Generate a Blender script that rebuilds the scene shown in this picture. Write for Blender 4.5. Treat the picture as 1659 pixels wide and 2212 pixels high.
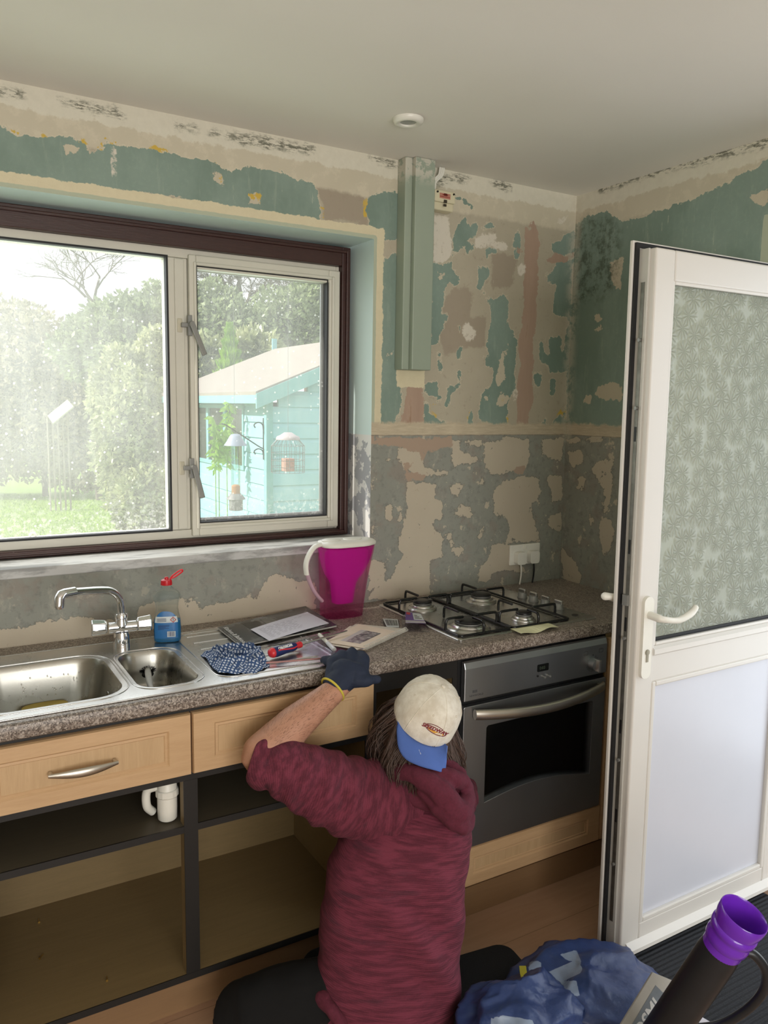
import bpy, bmesh, math, random
import numpy as np
from mathutils import Vector, Matrix, Quaternion, noise as mnoise

for o in list(bpy.data.objects): bpy.data.objects.remove(o)
SC = bpy.context.scene
COL = SC.collection
PI = math.pi
random.seed(7)

# ------------------------------------------------------------------ camera
FPX = 1716.05
CAM = Vector((-1.39, -2.4732, 1.6054))
YAW, PITCH, ROLL = 0.536, 0.1297, 0.0164
_f = Vector((math.sin(YAW)*math.cos(PITCH), math.cos(YAW)*math.cos(PITCH), -math.sin(PITCH)))
_r = Vector((math.cos(YAW), -math.sin(YAW), 0)); _u = _r.cross(_f)
CR = (_r*math.cos(ROLL) + _u*math.sin(ROLL)).normalized()
CU = (-_r*math.sin(ROLL) + _u*math.cos(ROLL)).normalized()
CF = _f.normalized()
cam = bpy.data.cameras.new('camera'); camo = bpy.data.objects.new('camera', cam); COL.objects.link(camo)
M = Matrix((CR, CU, -CF)).transposed().to_4x4(); M.translation = CAM; camo.matrix_world = M
cam.sensor_fit = 'HORIZONTAL'; cam.sensor_width = 36.0; cam.lens = 36.0*FPX/1659
cam.clip_start = 0.05; cam.clip_end = 200
SC.camera = camo

def un(u, v, axis, val):           # point of the place seen at a pixel, on a known plane
    d = CF + CR*((u-829.5)/FPX) - CU*((v-1106)/FPX)
    return CAM + d*((val-CAM[axis])/d[axis])
def und(u, v, D):                  # the same at a known distance
    return CAM + (CF + CR*((u-829.5)/FPX) - CU*((v-1106)/FPX))*D

# ------------------------------------------------------------------ light
SC.view_settings.view_transform = 'Standard'
SC.view_settings.look = 'None'
SC.view_settings.exposure = 0.0
SC.view_settings.gamma = 1.0
SC.view_settings.use_curve_mapping = False
W = bpy.data.worlds.new('sky'); SC.world = W; W.use_nodes = True
wn = W.node_tree.nodes; wl = W.node_tree.links
bg = wn['Background']; bg.inputs['Color'].default_value = (0.93, 0.97, 1.0, 1); bg.inputs['Strength'].default_value = 1.35
def sun(direction, strength, color, angle):
    l = bpy.data.lights.new('sun', 'SUN'); l.energy = strength; l.color = color; l.angle = angle
    o = bpy.data.objects.new('sun', l); COL.objects.link(o)
    o.rotation_euler = Vector(direction).to_track_quat('-Z', 'Y').to_euler(); o.location = (-3, 8, 9)
sun((0.80, -0.16, -0.56), 6.0, (1.0, 0.95, 0.86), 0.02)
def area(name, loc, direction, sx, sy, power, color=(1, 1, 1)):
    l = bpy.data.lights.new(name, 'AREA'); l.shape = 'RECTANGLE'; l.size = sx; l.size_y = sy; l.energy = power; l.color = color
    o = bpy.data.objects.new(name, l); COL.objects.link(o); o.location = loc
    o.rotation_euler = Vector(direction).to_track_quat('-Z', 'Y').to_euler(); return o
area('rear_fill', (-1.5, -4.95, 1.35), (0, 1, 0.46), 2.6, 1.9, 102, (1.0, 0.96, 0.90))  # added fill lamp, brightens the room and ceiling from behind the camera
area('daylight_doorway', (1.5, -1.62, 1.15), (-1, 0.0, -0.05), 0.9, 1.9, 10, (0.80, 0.89, 1.0))
area('daylight_sink_window', (-0.95, 0.55, 1.75), (0, -1, -0.25), 1.9, 0.95, 11, (0.92, 0.97, 1.0))

# ------------------------------------------------------------------ colours and node helpers
def lin(c): c /= 255.0; return c/12.92 if c <= .04045 else ((c+.055)/1.055)**2.4
def C(r, g, b, k=1.0): return (min(lin(r)*k, 1), min(lin(g)*k, 1), min(lin(b)*k, 1), 1)
class NT:
    def __init__(s, name):
        s.m = bpy.data.materials.new(name); s.m.use_nodes = True; s.t = s.m.node_tree
        s.n = s.t.nodes; s.l = s.t.links; s.b = s.n['Principled BSDF']; s.out = s.n['Material Output']
        s._pos = None
    def put(s, sock, v):
        if isinstance(v, bpy.types.NodeSocket): s.l.new(v, sock)
        elif isinstance(v, (tuple, list)) and len(v) == 3 and sock.type == 'RGBA': sock.default_value = (*v, 1)
        else: sock.default_value = v
    def node(s, typ, props=None, **ins):
        nd = s.n.new(typ)
        for k, v in (props or {}).items(): setattr(nd, k, v)
        for k, v in ins.items():
            key = int(k[1:]) if k[0] == 'i' and k[1:].isdigit() else k.replace('_', ' ')
            s.put(nd.inputs[key], v)
        return nd
    def pos(s):
        if s._pos is None: s._pos = s.node('ShaderNodeNewGeometry').outputs['Position']
        return s._pos
    def obj(s): return s.node('ShaderNodeTexCoord').outputs['Object']
    def m_(s, op, a, b=0.0, c=0.0, clamp=False):
        nd = s.node('ShaderNodeMath', {'operation': op, 'use_clamp': clamp}); s.put(nd.inputs[0], a); s.put(nd.inputs[1], b)
        if op in ('MULTIPLY_ADD',): s.put(nd.inputs[2], c)
        return nd.outputs[0]
    def noise(s, scale, detail=4, rough=.55, vec=None, dist=0.0):
        nd = s.node('ShaderNodeTexNoise', Scale=scale, Detail=float(detail), Roughness=rough, Distortion=dist)
        s.l.new(vec if vec is not None else s.pos(), nd.inputs['Vector']); return nd.outputs['Fac']
    def vor(s, scale, vec=None, feature='F1', rnd=1.0):
        nd = s.node('ShaderNodeTexVoronoi', {'feature': feature}, Scale=scale); nd.inputs['Randomness'].default_value = rnd
        s.l.new(vec if vec is not None else s.pos(), nd.inputs['Vector']); return nd
    def step(s, x, lo, hi):        # 0 at lo, 1 at hi
        nd = s.node('ShaderNodeMapRange', {'interpolation_type': 'SMOOTHSTEP'})
        s.put(nd.inputs[0], x); nd.inputs[1].default_value = lo; nd.inputs[2].default_value = hi
        nd.inputs[3].default_value = 0.0; nd.inputs[4].default_value = 1.0
        if lo > hi:
            nd.inputs[1].default_value = hi; nd.inputs[2].default_value = lo; nd.inputs[3].default_value = 1.0; nd.inputs[4].default_value = 0.0
        return nd.outputs[0]
    def mix(s, f, a, b):
        nd = s.node('ShaderNodeMix', {'data_type': 'RGBA'}); s.put(nd.inputs[0], f); s.put(nd.inputs[6], a); s.put(nd.inputs[7], b); return nd.outputs[2]
    def attr(s, name): return s.node('ShaderNodeAttribute', {'attribute_name': name}).outputs['Fac']
    def map(s, vec, scale=(1, 1, 1), rot=(0, 0, 0), loc=(0, 0, 0)):
        nd = s.node('ShaderNodeMapping'); s.l.new(vec, nd.inputs['Vector']); nd.inputs['Scale'].default_value = scale; nd.inputs['Rotation'].default_value = rot; nd.inputs['Location'].default_value = loc; return nd.outputs[0]
    def xyz(s, vec=None):
        nd = s.node('ShaderNodeSeparateXYZ'); s.l.new(vec if vec is not None else s.pos(), nd.inputs[0]); return nd.outputs
    def bump(s, h, strength=.3, dist=.002):
        nd = s.node('ShaderNodeBump'); nd.inputs['Strength'].default_value = strength; nd.inputs['Distance'].default_value = dist; s.l.new(h, nd.inputs['Height']); s.l.new(nd.outputs[0], s.b.inputs['Normal']); return nd.outputs[0]
    def set(s, color=None, rough=None, metal=None, **kw):
        if color is not None: s.put(s.b.inputs['Base Color'], color)
        if rough is not None: s.put(s.b.inputs['Roughness'], rough)
        if metal is not None: s.put(s.b.inputs['Metallic'], metal)
        for k, v in kw.items(): s.put(s.b.inputs[k.replace('_', ' ')], v)
        return s.m
def simple(name, col, rough=.5, metal=0.0, var=.12, vs=30, bs=0.0, bscale=200, **kw):
    t = NT(name); n = t.noise(vs, 4)
    c2 = tuple(min(x*(1-var*2), 1) for x in col[:3]) + (1,); c3 = tuple(min(x*(1+var), 1) for x in col[:3]) + (1,)
    t.set(t.mix(n, c2, c3), rough, metal, **kw)
    if bs > 0: t.bump(t.noise(bscale, 5), bs, .001)
    return t.m

# ------------------------------------------------------------------ mesh helpers
class MB:
    def __init__(s): s.v = []; s.f = []; s.mi = []; s.cur = 0; s.at = {}
    def add(s, vs, fs):
        o = len(s.v); s.v.extend(Vector(p) for p in vs); s.f.extend([tuple(i+o for i in f) for f in fs]); s.mi.extend([s.cur]*len(fs)); return s
    def box(s, a, b, M=None):
        x0, y0, z0 = (min(a[i], b[i]) for i in range(3)); x1, y1, z1 = (max(a[i], b[i]) for i in range(3))
        vs = [Vector(p) for p in ((x0,y0,z0),(x1,y0,z0),(x1,y1,z0),(x0,y1,z0),(x0,y0,z1),(x1,y0,z1),(x1,y1,z1),(x0,y1,z1))]
        if M: vs = [M @ p for p in vs]
        return s.add(vs, [(0,3,2,1),(4,5,6,7),(0,1,5,4),(1,2,6,5),(2,3,7,6),(3,0,4,7)])
    def loft(s, rings, cap=True, closed=False):
        n = len(rings[0]); vs = [p for r in rings for p in r]; fs = []
        R = len(rings)
        for i in range(R if closed else R-1):
            for j in range(n):
                a = i*n+j; b = i*n+(j+1) % n; c = ((i+1) % R)*n+(j+1) % n; d = ((i+1) % R)*n+j
                fs.append((a, b, c, d))
        if cap and not closed: fs.append(tuple(range(n-1, -1, -1))); fs.append(tuple(range((R-1)*n, R*n)))
        return s.add(vs, fs)
    def tube(s, pts, r, n=10, cap=True, closed=False, round_ends=False):
        pts = [Vector(p) for p in pts]; R = [r]*len(pts) if not hasattr(r, '__len__') else list(r)
        if round_ends:
            d0 = (pts[0]-pts[1]).normalized(); d1 = (pts[-1]-pts[-2]).normalized(); P = []; Q = []
            for k in (0.0, .35, .7, .92): P.append(pts[0]+d0*R[0]*math.sqrt(max(0, 1-k*k)) if False else pts[0]+d0*R[0]*math.cos(k*PI/2)); Q.append(max(R[0]*math.sin(k*PI/2), R[0]*.05))
            P2 = [pts[-1]+d1*R[-1]*math.cos(k*PI/2) for k in (.92, .7, .35, 0.0)]; Q2 = [max(R[-1]*math.sin(k*PI/2), R[-1]*.05) for k in (.92, .7, .35, 0.0)]
            pts = P+pts+P2; R = Q+R+Q2
        N = len(pts); rings = []; up = None
        for i, p in enumerate(pts):
            if closed: d = pts[(i+1) % N]-pts[i-1]
            else: d = pts[min(i+1, N-1)]-pts[max(i-1, 0)]
            if d.length < 1e-9: d = Vector((0, 0, 1))
            d.normalize()
            if up is None:
                up = Vector((0, 0, 1)) if abs(d.z) < .9 else Vector((1, 0, 0))
            a = d.cross(up)
            if a.length < 1e-6: a = d.orthogonal()
            a.normalize(); up = a.cross(d).normalized()
            rings.append([p + (a*math.cos(t)+up*math.sin(t))*R[i] for t in (2*PI*j/n for j in range(n))])
        return s.loft(rings, cap, closed)
    def cyl(s, a, b, r, r2=None, n=24): return s.tube([a, b], [r, r if r2 is None else r2], n)
    def lathe(s, prof, M=None, n=32, cap=True):   # prof: (r, h) about local z
        rings = [[Vector((r*math.cos(2*PI*j/n), r*math.sin(2*PI*j/n), h)) for j in range(n)] for r, h in prof]
        if M: rings = [[M @ p for p in R] for R in rings]
        return s.loft(rings, cap)
    def ell(s, c, rx, ry, rz, M=None, n=24, m=14):
        rings = []
        for i in range(m+1):
            t = PI*(i+.02 if i == 0 else i-.02 if i == m else i)/m
            rings.append([Vector((rx*math.sin(t)*math.cos(2*PI*j/n), ry*math.sin(t)*math.sin(2*PI*j/n), -rz*math.cos(t))) for j in range(n)])
        c = Vector(c)
        rings = [[(M @ p if M else p)+c for p in R] for R in rings]
        return s.loft(rings)
    def prism(s, poly, depth, M=None):            # poly (x,y) extruded along local z 0..depth
        n = len(poly); vs = [Vector((x, y, 0)) for x, y in poly]+[Vector((x, y, depth)) for x, y in poly]
        if M: vs = [M @ p for p in vs]
        return s.add(vs, [tuple(range(n-1, -1, -1)), tuple(range(n, 2*n))]+[(i, (i+1) % n, n+(i+1) % n, n+i) for i in range(n)])
    def quadstrip(s, A, B): return s.add(list(A)+list(B), [(i, i+1, len(A)+i+1, len(A)+i) for i in range(len(A)-1)])
def basis(o, x, y, z=None):
    x = Vector(x).normalized(); y = Vector(y).normalized(); z = x.cross(y).normalized() if z is None else Vector(z).normalized()
    m = Matrix((x, y, z)).transposed().to_4x4(); m.translation = Vector(o); return m
def rrect(x0, y0, x1, y1, r, n=6):
    out = []
    for cx, cy, a in ((x1-r, y0+r, -PI/2), (x1-r, y1-r, 0), (x0+r, y1-r, PI/2), (x0+r, y0+r, PI)):
        out += [(cx+r*math.cos(a+PI/2*k/n), cy+r*math.sin(a+PI/2*k/n)) for k in range(n+1)]
    return out
def plate(loops, z0, z1, M=None):                 # flat plate with holes, first loop is the outline
    mb = MB()
    bm = bmesh.new(); all_e = []
    for L in loops:
        vs = [bm.verts.new((x, y, 0)) for x, y in L]
        for i in range(len(vs)): all_e.append(bm.edges.new((vs[i], vs[(i+1) % len(vs)])))
    bmesh.ops.triangle_fill(bm, use_beauty=True, use_dissolve=False, edges=all_e)
    bm.verts.index_update(); V = [v.co.copy() for v in bm.verts]; F = [[v.index for v in f.verts] for f in bm.faces]; bm.free()
    n = len(V); F = [f if (V[f[1]]-V[f[0]]).cross(V[f[2]]-V[f[0]]).z > 0 else f[::-1] for f in F]
    vs = [Vector((p.x, p.y, z1)) for p in V]+[Vector((p.x, p.y, z0)) for p in V]; fs = [tuple(f) for f in F]+[tuple(i+n for i in f[::-1]) for f in F]
    o = 0
    for L in loops:
        k = len(L)
        for i in range(k): a = o+i; b = o+(i+1) % k; fs.append((a, a+n, b+n, b))
        o += k
    if M: vs = [M @ p for p in vs]
    return mb.add(vs, fs)
WORLD = {}
def obj(name, mb, mat, parent=None, smooth=False, bevel=0.0, mods=None, attrs=None, auto=True):
    me = bpy.data.meshes.new(name)
    V = np.array([tuple(p) for p in mb.v], dtype=float)
    lo, hi = V.min(0), V.max(0); W0 = Vector(((lo[0]+hi[0])/2, (lo[1]+hi[1])/2, lo[2]))
    me.from_pydata([tuple(Vector(p)-W0) for p in mb.v], [], mb.f)
    mats = mat if isinstance(mat, (list, tuple)) else [mat]
    for m in mats: me.materials.append(m)
    if len(mats) > 1: me.polygons.foreach_set('material_index', mb.mi)
    bm = bmesh.new(); bm.from_mesh(me); bmesh.ops.recalc_face_normals(bm, faces=bm.faces); bm.to_mesh(me); bm.free()
    for k, a in (attrs or {}).items():
        at = me.attributes.new(k, 'FLOAT', 'POINT'); at.data.foreach_set('value', np.asarray(a, dtype=np.float32))
    if smooth:
        me.polygons.foreach_set('use_smooth', [True]*len(me.polygons))
        if auto and smooth is not True: me.set_sharp_from_angle(angle=smooth)
        elif auto: me.set_sharp_from_angle(angle=math.radians(50))
    o = bpy.data.objects.new(name, me); COL.objects.link(o)
    if parent is not None: o.parent = parent; o.location = W0-WORLD[parent.name]
    else: o.location = W0
    WORLD[o.name] = W0
    if bevel > 0:
        b = o.modifiers.new('bevel', 'BEVEL'); b.width = bevel; b.segments = 2; b.limit_method = 'ANGLE'; b.angle_limit = math.radians(40)
        b.harden_normals = False
    for f in (mods or []): f(o)
    return o
def tag(o, label, cat, group=None, kind=None):
    if label: o['label'] = label
    if cat: o['category'] = cat
    if group: o['group'] = group
    if kind: o['kind'] = kind
    return o
def thing(name, label, cat, loc, group=None, kind=None):
    o = bpy.data.objects.new(name, None); COL.objects.link(o); o.location = Vector(loc); o.empty_display_size = .05
    WORLD[o.name] = Vector(loc); return tag(o, label, cat, group, kind)
def struct(name, mb, mat, label=None, **kw):
    o = obj(name, mb, mat, **kw); o['kind'] = 'structure'
    if label: o['label'] = label
    return o
def plab(o, label): o['label'] = label; return o
def remesh(vox, smooth_it=4):
    def f(o):
        r = o.modifiers.new('remesh', 'REMESH'); r.mode = 'VOXEL'; r.voxel_size = vox; r.use_smooth_shade = True
        if smooth_it: s = o.modifiers.new('smooth', 'SMOOTH'); s.iterations = smooth_it; s.factor = .6
    return f
def clouds(o, size, strength, depth=2):
    t = bpy.data.textures.new('clouds', 'CLOUDS'); t.noise_scale = size; t.noise_depth = depth
    d = o.modifiers.new('displace', 'DISPLACE'); d.texture = t; d.strength = strength; d.mid_level = .5; d.texture_coords = 'LOCAL'
def text_mb(s, size, M, extrude=.0002, shear=0.0, align='LEFT', xs=1.0, bold=0.0):
    cu = bpy.data.curves.new('t', 'FONT'); cu.body = s; cu.size = size; cu.extrude = extrude; cu.shear = shear; cu.align_x = align; cu.offset = bold; cu.resolution_u = 3
    o = bpy.data.objects.new('t', cu); COL.objects.link(o)
    dg = bpy.context.evaluated_depsgraph_get(); me = bpy.data.meshes.new_from_object(o.evaluated_get(dg))
    mb = MB(); mb.add([M @ Vector((v.co.x*xs, v.co.y, v.co.z)) for v in me.vertices], [tuple(p.vertices) for p in me.polygons])
    bpy.data.objects.remove(o); bpy.data.curves.remove(cu); bpy.data.meshes.remove(me); return mb
def bez(p0, p1, p2, p3, n=12):
    p0, p1, p2, p3 = map(Vector, (p0, p1, p2, p3)); out = []
    for i in range(n+1):
        t = i/n; out.append(p0*(1-t)**3+p1*3*t*(1-t)**2+p2*3*t*t*(1-t)+p3*t**3)
    return out
def smoothpath(pts, n=6):
    pts = [Vector(p) for p in pts]; out = []
    for i in range(len(pts)-1):
        a = pts[max(i-1, 0)]; b = pts[i]; c = pts[i+1]; d = pts[min(i+2, len(pts)-1)]
        for k in range(n):
            t = k/n; out.append(.5*((2*b)+(c-a)*t+(2*a-5*b+4*c-d)*t*t+(3*b-a-3*c+d)*t**3))
    out.append(pts[-1]); return out
def lerp_list(a, m):
    x = np.linspace(0, len(a)-1, m); return [float(np.interp(t, range(len(a)), a)) for t in x]

H = 2.4613; XR = 0.9538; XL = -2.75; YF = -4.6
# ------------------------------------------------------------------ plain materials
K = 1.55
m_ceiling = NT('ceiling_paint'); _n = m_ceiling.noise(2.2, 3); m_ceiling.set(m_ceiling.mix(_n, (.78, .755, .695), (.85, .825, .765)), .85); m_ceiling.bump(m_ceiling.noise(14, 5), .12, .004); m_ceiling = m_ceiling.m
m_reveal = simple('reveal_paint', C(176, 192, 190, 1.25), .55, var=.06, vs=5, bs=.1, bscale=25)
m_boxpaint = NT('sage_paint')
_t = m_boxpaint; _z = _t.xyz()[2]; _top = _t.m_('MULTIPLY', _t.step(_z, 2.36, 2.42), _t.step(_t.noise(26, 5, .7), .44, .52))
_top2 = _t.m_('MULTIPLY', _t.step(_z, 1.83, 1.75), _t.step(_t.noise(40, 5, .7), .66, .7))
_t.set(_t.mix(_t.m_('MAXIMUM', _top, _top2), _t.mix(_t.noise(4, 4), C(118, 128, 115, K), C(130, 139, 125, K)), C(160, 158, 146, K)), .5); _t.bump(_t.noise(30, 4), .1, .002); m_boxpaint = _t.m
m_upvc = simple('white_upvc', C(216, 212, 205), .32, var=.03, vs=3)
m_upvc_grey = simple('aged_window_upvc', C(214, 211, 198), .4, var=.05, vs=6)
m_timber = NT('dark_stained_timber'); _t = m_timber; _p = _t.map(_t.pos(), (6, 6, 60)); _n = _t.noise(5, 6, .6, _p)
_t.set(_t.mix(_t.step(_t.noise(22, 6, .7), .70, .76), _t.mix(_n, C(44, 24, 22), C(74, 44, 38)), C(110, 98, 90)), .42); _t.bump(_n, .25, .002); m_timber = _t.m
m_gasket = simple('black_rubber', C(24, 24, 26), .6)
m_black = simple('black_plastic', C(18, 18, 19), .45)
m_grey_handle = simple('grey_metal', C(140, 140, 136), .45, .5)
m_white = simple('white_plastic', C(232, 230, 220), .35, var=.03)
m_cream = simple('cream_plastic', C(214, 206, 176), .4, var=.04)
m_chrome = simple('chrome', (.82, .82, .83, 1), .08, 1.0, var=.02)
def steel(name, col, rough, axis=(3, 3, 120), bs=.05):
    t = NT(name); n = t.noise(30, 5, .6, t.map(t.pos(), axis)); t.set(t.mix(n, tuple(x*.86 for x in col)+(1,), tuple(col)+(1,)), None, 1.0)
    t.put(t.b.inputs['Roughness'], t.m_('ADD', t.m_('MULTIPLY', t.noise(7, 5), .16), rough-.08)); t.bump(n, bs, .0006); return t.m
m_steel = steel('stainless_steel', (.66, .65, .63), .27, (40, 4, 4))
m_steel_bowl = steel('brushed_bowl_steel', (.46, .45, .41), .28, (4, 4, 60))
m_oven = steel('satin_grey_steel', (.44, .46, .48), .36, (2, 2, 160), .02)
m_handle_steel = steel('satin_nickel', (.60, .56, .49), .33, (60, 3, 3), .02)
def wood(name, c1, c2, axis='x', rough=.45, k=1.0, bs=.06):
    t = NT(name); sc = {'x': (1.2, 14, 14), 'z': (14, 14, 1.2), 'y': (14, 1.2, 14)}[axis]
    p = t.map(t.pos(), sc); w = t.noise(3.0, 6, .62, p, 1.2); f = t.noise(26, 4, .6, p)
    col = t.mix(t.m_('MULTIPLY_ADD', f, .35, t.m_('MULTIPLY', w, .65)), C(*c1, k), C(*c2, k))
    t.set(col, rough); t.bump(f, bs, .0008); return t.m
m_maple = wood('maple_front', (176, 140, 100), (214, 180, 140), 'x')
m_maple_v = wood('maple_panel', (170, 138, 98), (212, 180, 140), 'z')
m_carcass = wood('carcass_board', (112, 94, 62), (148, 126, 88), 'x', .5)
m_carcass_dark = wood('dark_shelf_board', (74, 68, 56), (96, 88, 72), 'x', .5)
m_edge = simple('black_edging', C(26, 24, 22), .5)
m_plinth = wood('plinth_board', (122, 94, 66), (150, 118, 84), 'x', .5)
# worktop
t = NT('speckled_worktop'); v1 = t.vor(400); v2 = t.vor(210)
base = t.mix(t.noise(60, 4), C(120, 108, 99), C(138, 126, 115))
g = t.node('ShaderNodeSeparateColor', Color=v1.outputs['Color']).outputs
g2 = t.node('ShaderNodeSeparateColor', Color=v2.outputs['Color']).outputs
c = t.mix(t.step(g[0], .70, .78), base, C(84, 72, 64)); c = t.mix(t.step(g[1], .76, .82), c, C(172, 160, 148))
c = t.mix(t.m_('MULTIPLY', t.step(g2[0], .80, .84), .55), c, C(60, 50, 44)); c = t.mix(t.m_('MULTIPLY', t.step(g2[1], .84, .88), .5), c, C(190, 180, 170))
m_worktop = t.set(c, .38)
# floor vinyl: wide pale boards
t = NT('vinyl_floor'); x = t.xyz(); seam = t.node('ShaderNodeTexBrick', Scale=1.0, Mortar_Size=.0012, Brick_Width=1.9, Row_Height=.19)
t.l.new(t.map(t.pos(), (1, 1, 1)), seam.inputs['Vector']); n = t.noise(3, 6, .6, t.map(t.pos(), (1.2, 12, 1)), .8)
c = t.mix(n, C(158, 124, 98), C(184, 150, 122)); c = t.mix(t.m_('MULTIPLY', seam.outputs['Fac'], .6), c, C(96, 74, 54)); m_floor = t.set(c, .42)
# window glass: a thin film of dust and rain marks that scatters the daylight, over clear glass
def dusty(name, amt, spots):
    t = NT(name); tr = t.node('ShaderNodeBsdfTransparent', Color=(.985, .985, .985, 1))
    tl = t.node('ShaderNodeBsdfTranslucent', Color=(.94, .92, .89, 1)); df = t.node('ShaderNodeBsdfDiffuse', Color=(.85, .85, .8, 1))
    gl = t.node('ShaderNodeBsdfGlossy', Color=(1, 1, 1, 1), Roughness=.22)
    d = t.node('ShaderNodeMixShader', i0=.25, i1=tl.outputs[0], i2=df.outputs[0])
    streak = t.noise(14, 4, .6, t.map(t.pos(), (3, 3, .35))); big = t.noise(2.6, 3, .5)
    f = t.m_('MULTIPLY', t.m_('ADD', t.m_('MULTIPLY', streak, .5), big), amt)
    v = t.vor(70, rnd=1.0); rr = t.node('ShaderNodeSeparateColor', Color=v.outputs['Color']).outputs[0]
    sp = t.m_('MULTIPLY', t.step(v.outputs['Distance'], .30, .16), t.step(rr, .90, .93)); f = t.m_('ADD', f, t.m_('MULTIPLY', sp, spots))
    z = t.xyz()[2]; x_ = t.xyz()[0]
    low = t.m_('MULTIPLY', t.step(z, 1.34, 1.20), t.step(t.noise(90, 4, .7), .50, .62)); f = t.m_('ADD', f, t.m_('MULTIPLY', low, .22), clamp=True)
    s1 = t.node('ShaderNodeMixShader', i0=f, i1=tr.outputs[0], i2=d.outputs[0])
    fr = t.node('ShaderNodeFresnel', IOR=1.35); s2 = t.node('ShaderNodeMixShader', i0=t.m_('MULTIPLY', fr.outputs[0], .18), i1=s1.outputs[0], i2=gl.outputs[0])
    t.l.new(s2.outputs[0], t.out.inputs[0]); return t.m
m_pane_big = dusty('dusty_glass_fixed', .26, .5)
m_pane_small = dusty('dusty_glass_casement', .17, .35)
def clear(name, col, rough=.03, ior=1.45, mixt=.5):
    t = NT(name); t.set(col, rough, 0, Transmission_Weight=1.0, IOR=ior); tr = t.node('ShaderNodeBsdfTransparent', Color=col)
    s = t.node('ShaderNodeMixShader', i0=mixt, i1=t.b.outputs[0], i2=tr.outputs[0]); t.l.new(s.outputs[0], t.out.inputs[0]); return t.m

# ------------------------------------------------------------------ stripped wall finish: traced shapes of paint and plaster
def G(pts): return [(880+x/4.366, 400+y/4.366) for x, y in pts]
def Hh(pts): return [(880+x/3.607, 680+y/3.607) for x, y in pts]
def B2(pts): return [(x/2.074, 150+y/2.074) for x, y in pts]
def A2(pts): return [(740+x/2.5136, 200+y/2.5136) for x, y in pts]
def L2(pts): return [(700+x/2.552, 900+y/2.552) for x, y in pts]
def onback(pts): return [((lambda q: (q.x, q.z))(un(u, v, 1, 0.0))) for u, v in pts]
def onright(pts): return [((lambda q: (-q.y, q.z))(un(u, v, 0, XR))) for u, v in pts]
def sd(P, polys):                                  # signed distance (negative inside) of points P (n,2)
    best = np.full(len(P), 9.0)
    for poly in polys:
        A = np.array(poly); Bp = np.roll(A, -1, 0); d = np.full(len(P), 1e9); ins = np.zeros(len(P), bool)
        for a, b in zip(A, Bp):
            e = b-a; w = P-a; t_ = np.clip((w@e)/max(e@e, 1e-12), 0, 1); q = w-np.outer(t_, e); d = np.minimum(d, (q**2).sum(1))
            c1 = (a[1] > P[:, 1]) != (b[1] > P[:, 1])
            with np.errstate(divide='ignore', invalid='ignore'): xx = (b[0]-a[0])*(P[:, 1]-a[1])/(b[1]-a[1])+a[0]
            ins ^= c1 & (P[:, 0] < xx)
        s_ = np.sqrt(d)*np.where(ins, -1, 1); best = np.minimum(best, s_)
    return best
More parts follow.
